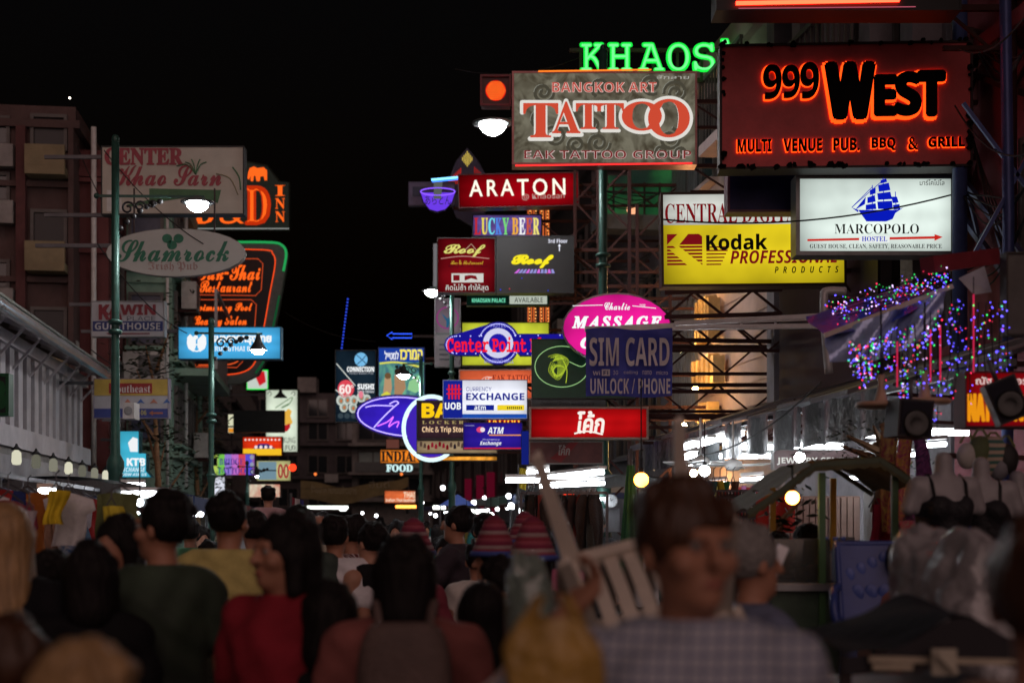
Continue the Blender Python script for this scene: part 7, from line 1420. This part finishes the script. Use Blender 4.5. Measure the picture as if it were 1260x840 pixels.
backpack(PPL['black haired person in dull red brown shirt in the centre foreground'], 'grey brown backpack worn by the centre foreground person', D(.12, .08, .07, .7, 0, .3, 8, .4, 60), hz=1.2)
backpack(PPL['man in white tee directly right of the tall dark grey tee man'], 'small black backpack on the man in white tee', D(.012, .012, .014, .6), .12, 1.3)

backpack(PPL['broad man in mustard yellow shirt seen from behind'], 'dark olive backpack slung on the mustard shirt man', D(.03, .035, .02, .7, 0, .3, 8, .4, 60), .10, 1.05)
backpack(PPL['person in dark green shirt right of the carried child'], 'black and red backpack right of the carried child', D(.10, .015, .015, .7, 0, .3, 8, .4, 60), .13, 1.3)
# ================================================================== MANNEQUINS (after the people, they share the field tools)
def mannequin(label, px, ptop, Y, yaw=0, arm=False):
    t = thing('mannequin', label, 'mannequin', (at(px, Y), Y, EYE+(640-ptop)/F*Y-1.52), (0, 0, math.radians(yaw)))
    f = Field((-.3, -.2, .85), (.3, .25, 1.56), .011); f.ell((0, 0, .98), (.16, .11, .10), .05); f.ell((0, .01, 1.10), (.125, .095, .14), .05); f.ell((0, 0, 1.26), (.15, .105, .17), .05); f.cap((-.13, 0, 1.385), (.13, 0, 1.385), .052, .052, .05)
    for q in (-1, 1): f.ell((.065*q, -.085, 1.27), (.055, .05, .055), .04); f.cap((.15*q, 0, 1.38), (.19*q, 0, 1.27), .045, .038, .03)
    f.cap((0, 0, 1.40), (0, 0, 1.52), .05, .045, .03); f.clip(2, .93, False); field_mesh(f, 'torso', D(.26, .25, .26, .45, 0, .1), t)
    f = Field((-.3, -.25, .45), (.3, .25, 1.56), .011); f.cap((0, 0, .95), (0, 0, .5), .15, .19, .05, ysc=1.3); f.ell((0, 0, .98), (.175, .125, .13), .05); f.ell((0, .01, 1.10), (.14, .11, .14), .05); f.ell((0, 0, 1.24), (.155, .112, .15), .05)
    for q in (-1, 1): f.ell((.065*q, -.085, 1.27), (.062, .058, .06), .04)
    f.wrinkle(.005, 1, px); f.clip(2, 1.335); f.clip(2, .52, False); field_mesh(f, 'camisole', D(.010, .010, .013, .7, 0, .2, 20, .5, 60), t)
    for q in (-1, 1): MB().tube([(.085*q, -.10, 1.31), (.09*q, -.07, 1.40), (.085*q, -.0, 1.445), (.08*q, .07, 1.40)], .008, 5).build('strap', BLACK, t)
    MB().tube([(0, 0, .93), (0, 0, -.0+.55)], .018, 8).build('stand', STEEL, t); MB().lathe([(.046, 1.521), (.03, 1.53), (.012, 1.55)], 16).build('neck_cap', D(.4, .38, .36, .4), t); return t
mannequin('grey headless mannequin in black sequined camisole, left of the pair', 1161, 566, 7.4, 6); mannequin('grey headless mannequin in black strappy camisole, right of the pair', 1207, 572, 7.6, -10); mannequin('partly hidden grey mannequin with dark top at the right edge', 1252, 588, 7.9, -20)
# ================================================================== WHITE PLASTIC CHAIR CARRIED UPSIDE DOWN
PLW = D(.62, .55, .47, .4, 0, .15, 4, .1, 30); PLB = D(.03, .055, .22, .35, 0, .2, 4)
def leg(m_, p, q, w0, w1, t=.03):
    p, q = Vector(p), Vector(q); d = (q-p).normalized(); a = d.cross(Vector((0, 1, 0))).normalized(); y = Vector((0, 1, 0)); v = []
    for c, w in ((p, w0), (q, w1)): v += [c-a*w/2-y*w/2, c+a*w/2-y*w/2, c+a*w/2-y*(w/2-t*.6), c-a*(w/2-t*.6)-y*(w/2-t*.6), c-a*(w/2-t*.6)+y*w/2, c-a*w/2+y*w/2]
    m_.add(v, [(5, 4, 3, 2, 1, 0), (6, 7, 8, 9, 10, 11)]+[(i, (i+1) % 6, 6+(i+1) % 6, 6+i) for i in range(6)]); return m_
def chair(label, mat, loc, M, slats=5, scallop=False, name='plastic_chair'):
    """stacking armchair: seat 0.42 high, front towards local -Y; M places it"""
    t = thing(name, label, 'chair', (0, 0, 0)); t.matrix_world = Matrix.Translation(loc) @ M
    for a in (-1, 1):
        leg(MB(), (a*.20, -.19, .42), (a*.255, -.25, 0), .062, .034).build('leg', mat, t); leg(MB(), (a*.19, .20, .42), (a*.235, .27, 0), .062, .034).build('leg', mat, t)
        MB().tube(bez([(a*.25, -.2, .42), (a*.285, -.22, .55), (a*.285, -.15, .64), (a*.275, .05, .655), (a*.235, .24, .66)], 5), .021, 8).build('armrest', mat, t)
    m = MB(); m.box(-.22, .22, -.235, -.19, .40, .445).box(-.21, .21, .17, .215, .40, .445).box(-.225, -.18, -.189, .169, .40, .445).box(.18, .225, -.189, .169, .40, .445); m.build('seat_frame', mat, t)
    for i in range(slats):
        x = -.165+.33*(i+.5)/slats; w = .33/slats*.34; m = MB(); m.grid(lambda u, v, x=x, w=w: (x-w+2*w*u, -.189+.358*v, .436-.018*math.sin(v*math.pi)), 2, 8); m.grid(lambda u, v, x=x, w=w: (x+w-2*w*u, -.189+.358*v, .420-.018*math.sin(v*math.pi)), 2, 8); m.build('seat_slat', mat, t)
    if scallop:
        N = 24; m = MB()
        def bk(u, v, o=0): x = (u-.5)*.44*(1+.08*v); return (x, .215+.10*v+.05*(2*u-1)**2*-1+.05+o, .46+.42*v+.03*(1-(2*u-1)**2)*v*0)
        m.grid(lambda u, v: bk(u, v), 16, 12); m.grid(lambda u, v: bk(1-u, v, .018), 16, 12); m.build('backrest', mat, t)
        MB().tube([Vector(bk(0, i/6))+Vector((0, .01, 0)) for i in range(7)]+[Vector(bk(i/8, 1))+Vector((0, .01, .0)) for i in range(1, 8)]+[Vector(bk(1, 1-i/6))+Vector((0, .01, 0)) for i in range(7)], .016, 7).build('back_rim', mat, t)
        for i in range(7):
            u = .1+.8*i/6; c = Vector(bk(.5+(u-.5)*.95, .82-.25*abs(u-.5)*2)); MB().ball(c+Vector((0, -.0, 0)), (.026, .006, .036), 12, 8).build('back_ornament', D(.07, .11, .36, .3), t)
        for i in range(5): u = .2+.6*i/4; MB().ball(Vector(bk(u, .4)), (.035, .006, .045), 12, 8).build('back_ornament', D(.05, .085, .30, .3), t)
    else:
        m = MB(); m.tube(bez([(-.22, .21, .43), (-.235, .25, .62), (-.2, .30, .82), (0, .325, .87), (.2, .30, .82), (.235, .25, .62), (.22, .21, .43)], 5), .022, 8); m.build('back_frame', mat, t)
        for i in range(5): x = -.14+.07*i; MB().bar((x, .215, .44), (x*1.05, .312, .845), .03, .012).build('back_slat', mat, t)
    return t
# upside down and tipped so that the seat's underside faces the camera and the legs rise up and to the left
Mx = Matrix.Rotation(math.radians(-14), 4, 'Y') @ Matrix.Rotation(math.radians(2), 4, 'Z') @ Matrix.Rotation(math.radians(220), 4, 'X') @ Matrix.Rotation(math.pi, 4, 'Z')
chair('dull white slatted plastic chair carried upside down with its legs in the air', PLW, P(790, 722, 4.15)-(Mx @ Vector((0, 0, .38))), Mx @ Matrix.Scale(.9, 4))
chair('blue plastic armchair with scalloped back standing on the table of the black cart', PLB, (at(1096, 7.0), 7.0, .70), Matrix.Rotation(math.radians(-9), 4, 'Z'), scallop=True)
tb = thing('table', 'low folding table holding the blue plastic chair', 'table', (at(1096, 7.0), 7.0, 0)); MB().box(-.5, .5, -.4, .4, .66, .695).build('table_top', D(.05, .05, .06, .5), tb)
for a in (-1, 1):
    for c in (-1, 1): MB().bar((a*.44, c*.34, 0), (a*.44, c*.34, .659), .03).build('leg', STEEL, tb)
# carrier bag
def bagf(u, v):
    a = u*2*math.pi; r = (.115+.03*math.sin(v*math.pi*.9)-.045*max(0, v-.72)*3)*(1+.07*math.sin(a*5+v*4)+.04*math.sin(a*11+v*9)); return (r*math.cos(a)*1.0, r*.55*math.sin(a), -.17+.30*v+.01*math.sin(a*4))
bg_ = thing('carrier_bag', 'mustard plastic carrier bag hanging from the carried white chair', 'bag', P(680, 818, 2.5)); bg_.scale = (.60, .60, .62); MB().grid(bagf, 40, 18).build('bag', D(.42, .25, .055, .35, 0, .3, 7, .8, 16, .6), bg_)
for a in (-1, 1): MB().grid(lambda u, v, a=a: (a*(.085-.05*v)+(u-.5)*.05*(1-.3*v), .02*math.sin(u*9), .10+.10*v), 6, 8).build('handle', D(.42, .25, .055, .35, 0, .3, 7, .8, 16, .6), bg_)
# grey plastic wrap bundle left of the chair
def pile(name, label, cat, loc, rx, ry, rz, mat, seed, sq=2.6, bumps=.10):
    o = Vector((seed*3.1, 0, 0)); t = thing(name, label, cat, loc)
    def f(u, v):
        a = u*2*math.pi; b_ = v*math.pi/2; c, s = math.cos(a), math.sin(a); q = (abs(c)**sq+abs(s)**sq)**(-1/sq); r = math.cos(b_)**.45*q
        p = Vector((r*c*rx, r*s*ry, math.sin(b_)**.8*rz)); n = 1+bumps*mnoise.noise(p*4+o)*2+bumps*.9*abs(mnoise.noise(p*9+o))+bumps*.35*mnoise.noise(p*22+o); return p*n
    MB().grid(f, 110, 44).build('cover', mat, t); return t
SHEET = D(.30, .29, .30, .16, 0, .3, 5, .9, 14, .9)
pile('plastic_covered_goods', 'crumpled grey plastic sheet over goods at the right edge', 'covered goods', (at(1246, 4.75), 4.85, .85), .34, .38, .82, SHEET, 1)
st = thing('table', 'vendor table beneath the plastic covered goods', 'table', (at(1232, 4.75), 4.85, 0)); MB().box(-.5, .6, -.42, .42, .80, .84).build('table_top', WOOD, st)
for a in (-.45, .55):
    for c in (-.38, .38): MB().bar((a, c, 0), (a, c, .799), .04).build('leg', STEEL, st)
pile('plastic_covered_goods', 'greenish grey plastic wrapped bundle left of the carried chair', 'covered goods', (at(655, 3.9), 3.9, .55), .085, .12, .98, D(.17, .22, .19, .16, 0, .3, 5, .9, 14, .9), 4)
# black cart roof in front at the right
bc = thing('push_cart', 'black tarpaulin roofed push cart with cream rails at the lower right', 'cart', (at(1140, 4.1), 4.1, 0)); k = 4.1/F; zc = lambda py: EYE+(640-py)*k; xc = lambda px: (px-1140)*k
def rf(u, v): x = 1012+243*u; y = 796-44*math.exp(-((x-1150)/60)**2)-.0; return (xc(x), -.25+.6*v, zc(y)+.03*v+.008*math.sin(u*14+v*5))
MB().grid(rf, 30, 8).build('roof', D(.010, .010, .015, .85, 0, .3, 5, .5, 20, .1), bc); MB().grid(lambda u, v: (xc(1012+243*u), -.255, zc(796-44*math.exp(-((1012+243*u-1150)/60)**2))-.05*v-.06*v*math.exp(-((1012+243*u-1150)/60)**2)), 30, 3).build('valance', D(.012, .01, .014, .7), bc)
CRM = D(.40, .34, .25, .5); MB().bar((xc(1040), -.27, zc(799)), (xc(1232), -.27, zc(803)), .016).bar((xc(1044), -.27, zc(808)), (xc(1090), -.27, zc(808)), .016).build('rail', CRM, bc); MB().box(xc(1108), xc(1136), -.31, -.29, zc(816), zc(786)).bar((xc(1112), -.33, zc(790)), (xc(1134), -.33, zc(812)), .012).build('latch', D(.42, .38, .3, .4), bc)
for px in (1020, 1245): MB().bar((xc(px), -.2, 0), (xc(px), -.2, zc(798)), .03).build('post', DARKST, bc)
MB().box(xc(1030), xc(1240), -.2, .35, .5, 1.22).build('body', D(.03, .035, .06, .5, 0, .4, 5), bc)
# flags, banners, closed umbrella, tent top
def flag(label, px, py, Y, w, h, cols, rz=0):
    t = thing('flag', label, 'flag', P(px, py, Y)); MB().tube([(0, 0, -.9), (0, 0, h+.03)], .009, 6).build('pole', STEEL, t); m = MB(); n = len(cols)
    for i in range(n): m.cur = i; m.grid(lambda u, v, i=i: (w*(i+u)/n, .02*math.sin((i+u)*4/n*3), h*v-.3*w*(i+u)/n), 4, 6)
    m.build('cloth', cols, t); return t
flag('yellow flag hanging beside the long tubes at centre', 638, 600, 17, .09, .25, [D(.6, .5, .04, .8), D(.6, .5, .04, .8)]); flag('small red white and blue striped flag on a pole near the carried child', 358, 622, 11, .10, .07, [D(.3, .03, .05, .8), D(.5, .5, .5, .8), D(.05, .05, .25, .8)])
um = thing('parasol', 'closed dark green parasol standing right of the thick lamp post', 'parasol', (at(776, 12.9), 12.9, 0)); MB().tube([(0, 0, 0), (0, 0, 2.35)], .018, 8).build('pole', STEEL, um); MB().grid(lambda u, v: ((.03+.075*v)*(1+.2*math.sin(u*2*math.pi*8))*math.cos(u*2*math.pi), (.03+.075*v)*(1+.2*math.sin(u*2*math.pi*8))*math.sin(u*2*math.pi), 2.2-1.0*v), 48, 8).build('canopy', D(.012, .10, .05, .8), um)
bn = thing('banner', 'long sagging ochre cloth banner with pale Thai letters across the far street', 'banner', P(436, 605, 50)); k = 50/F
MB().grid(lambda u, v: ((u-.5)*132*k, .15*math.sin(u*7), (14-10*math.sin(u*math.pi)+6*u-(22-10*u**2)*v)*k+.05*math.sin(u*12)), 30, 6).build('cloth', D(.26, .20, .09, .8, 0, .3, 2), bn)
s = Sign.__new__(Sign); s.k = k; s.cx = 436; s.cy = 605; s.d = .5; s.o = bn; s.b = (372, 590, 500, 625); s.txt('ร้านอาหารถนนข้าวสาร', 'thai', 384, 596, 440, 606, D(.4, .35, .22, .8), 1, rise=-2); s.txt('ยินดี', 'thai', 455, 592, 480, 600, D(.4, .35, .22, .8), 1)
tt = thing('tent_top', 'small white and blue pointed tent top over the far stalls', 'tent', P(563, 622, 27)); k = 27/F
for i in range(4): a = i*math.pi/2+math.pi/4; b_ = a+math.pi/2; MB().add([(0, 0, .22), (.5*math.cos(a), .5*math.sin(a), 0), (.5*math.cos(b_), .5*math.sin(b_), 0)], [(0, 1, 2)]).build('panel', D(.6, .6, .6, .8) if i % 2 else D(.05, .1, .4, .8), tt)
for a in (-.33, .33): MB().bar((a, 0, 0), (a, 0, -1.95), .03).build('pole', STEEL, tt)
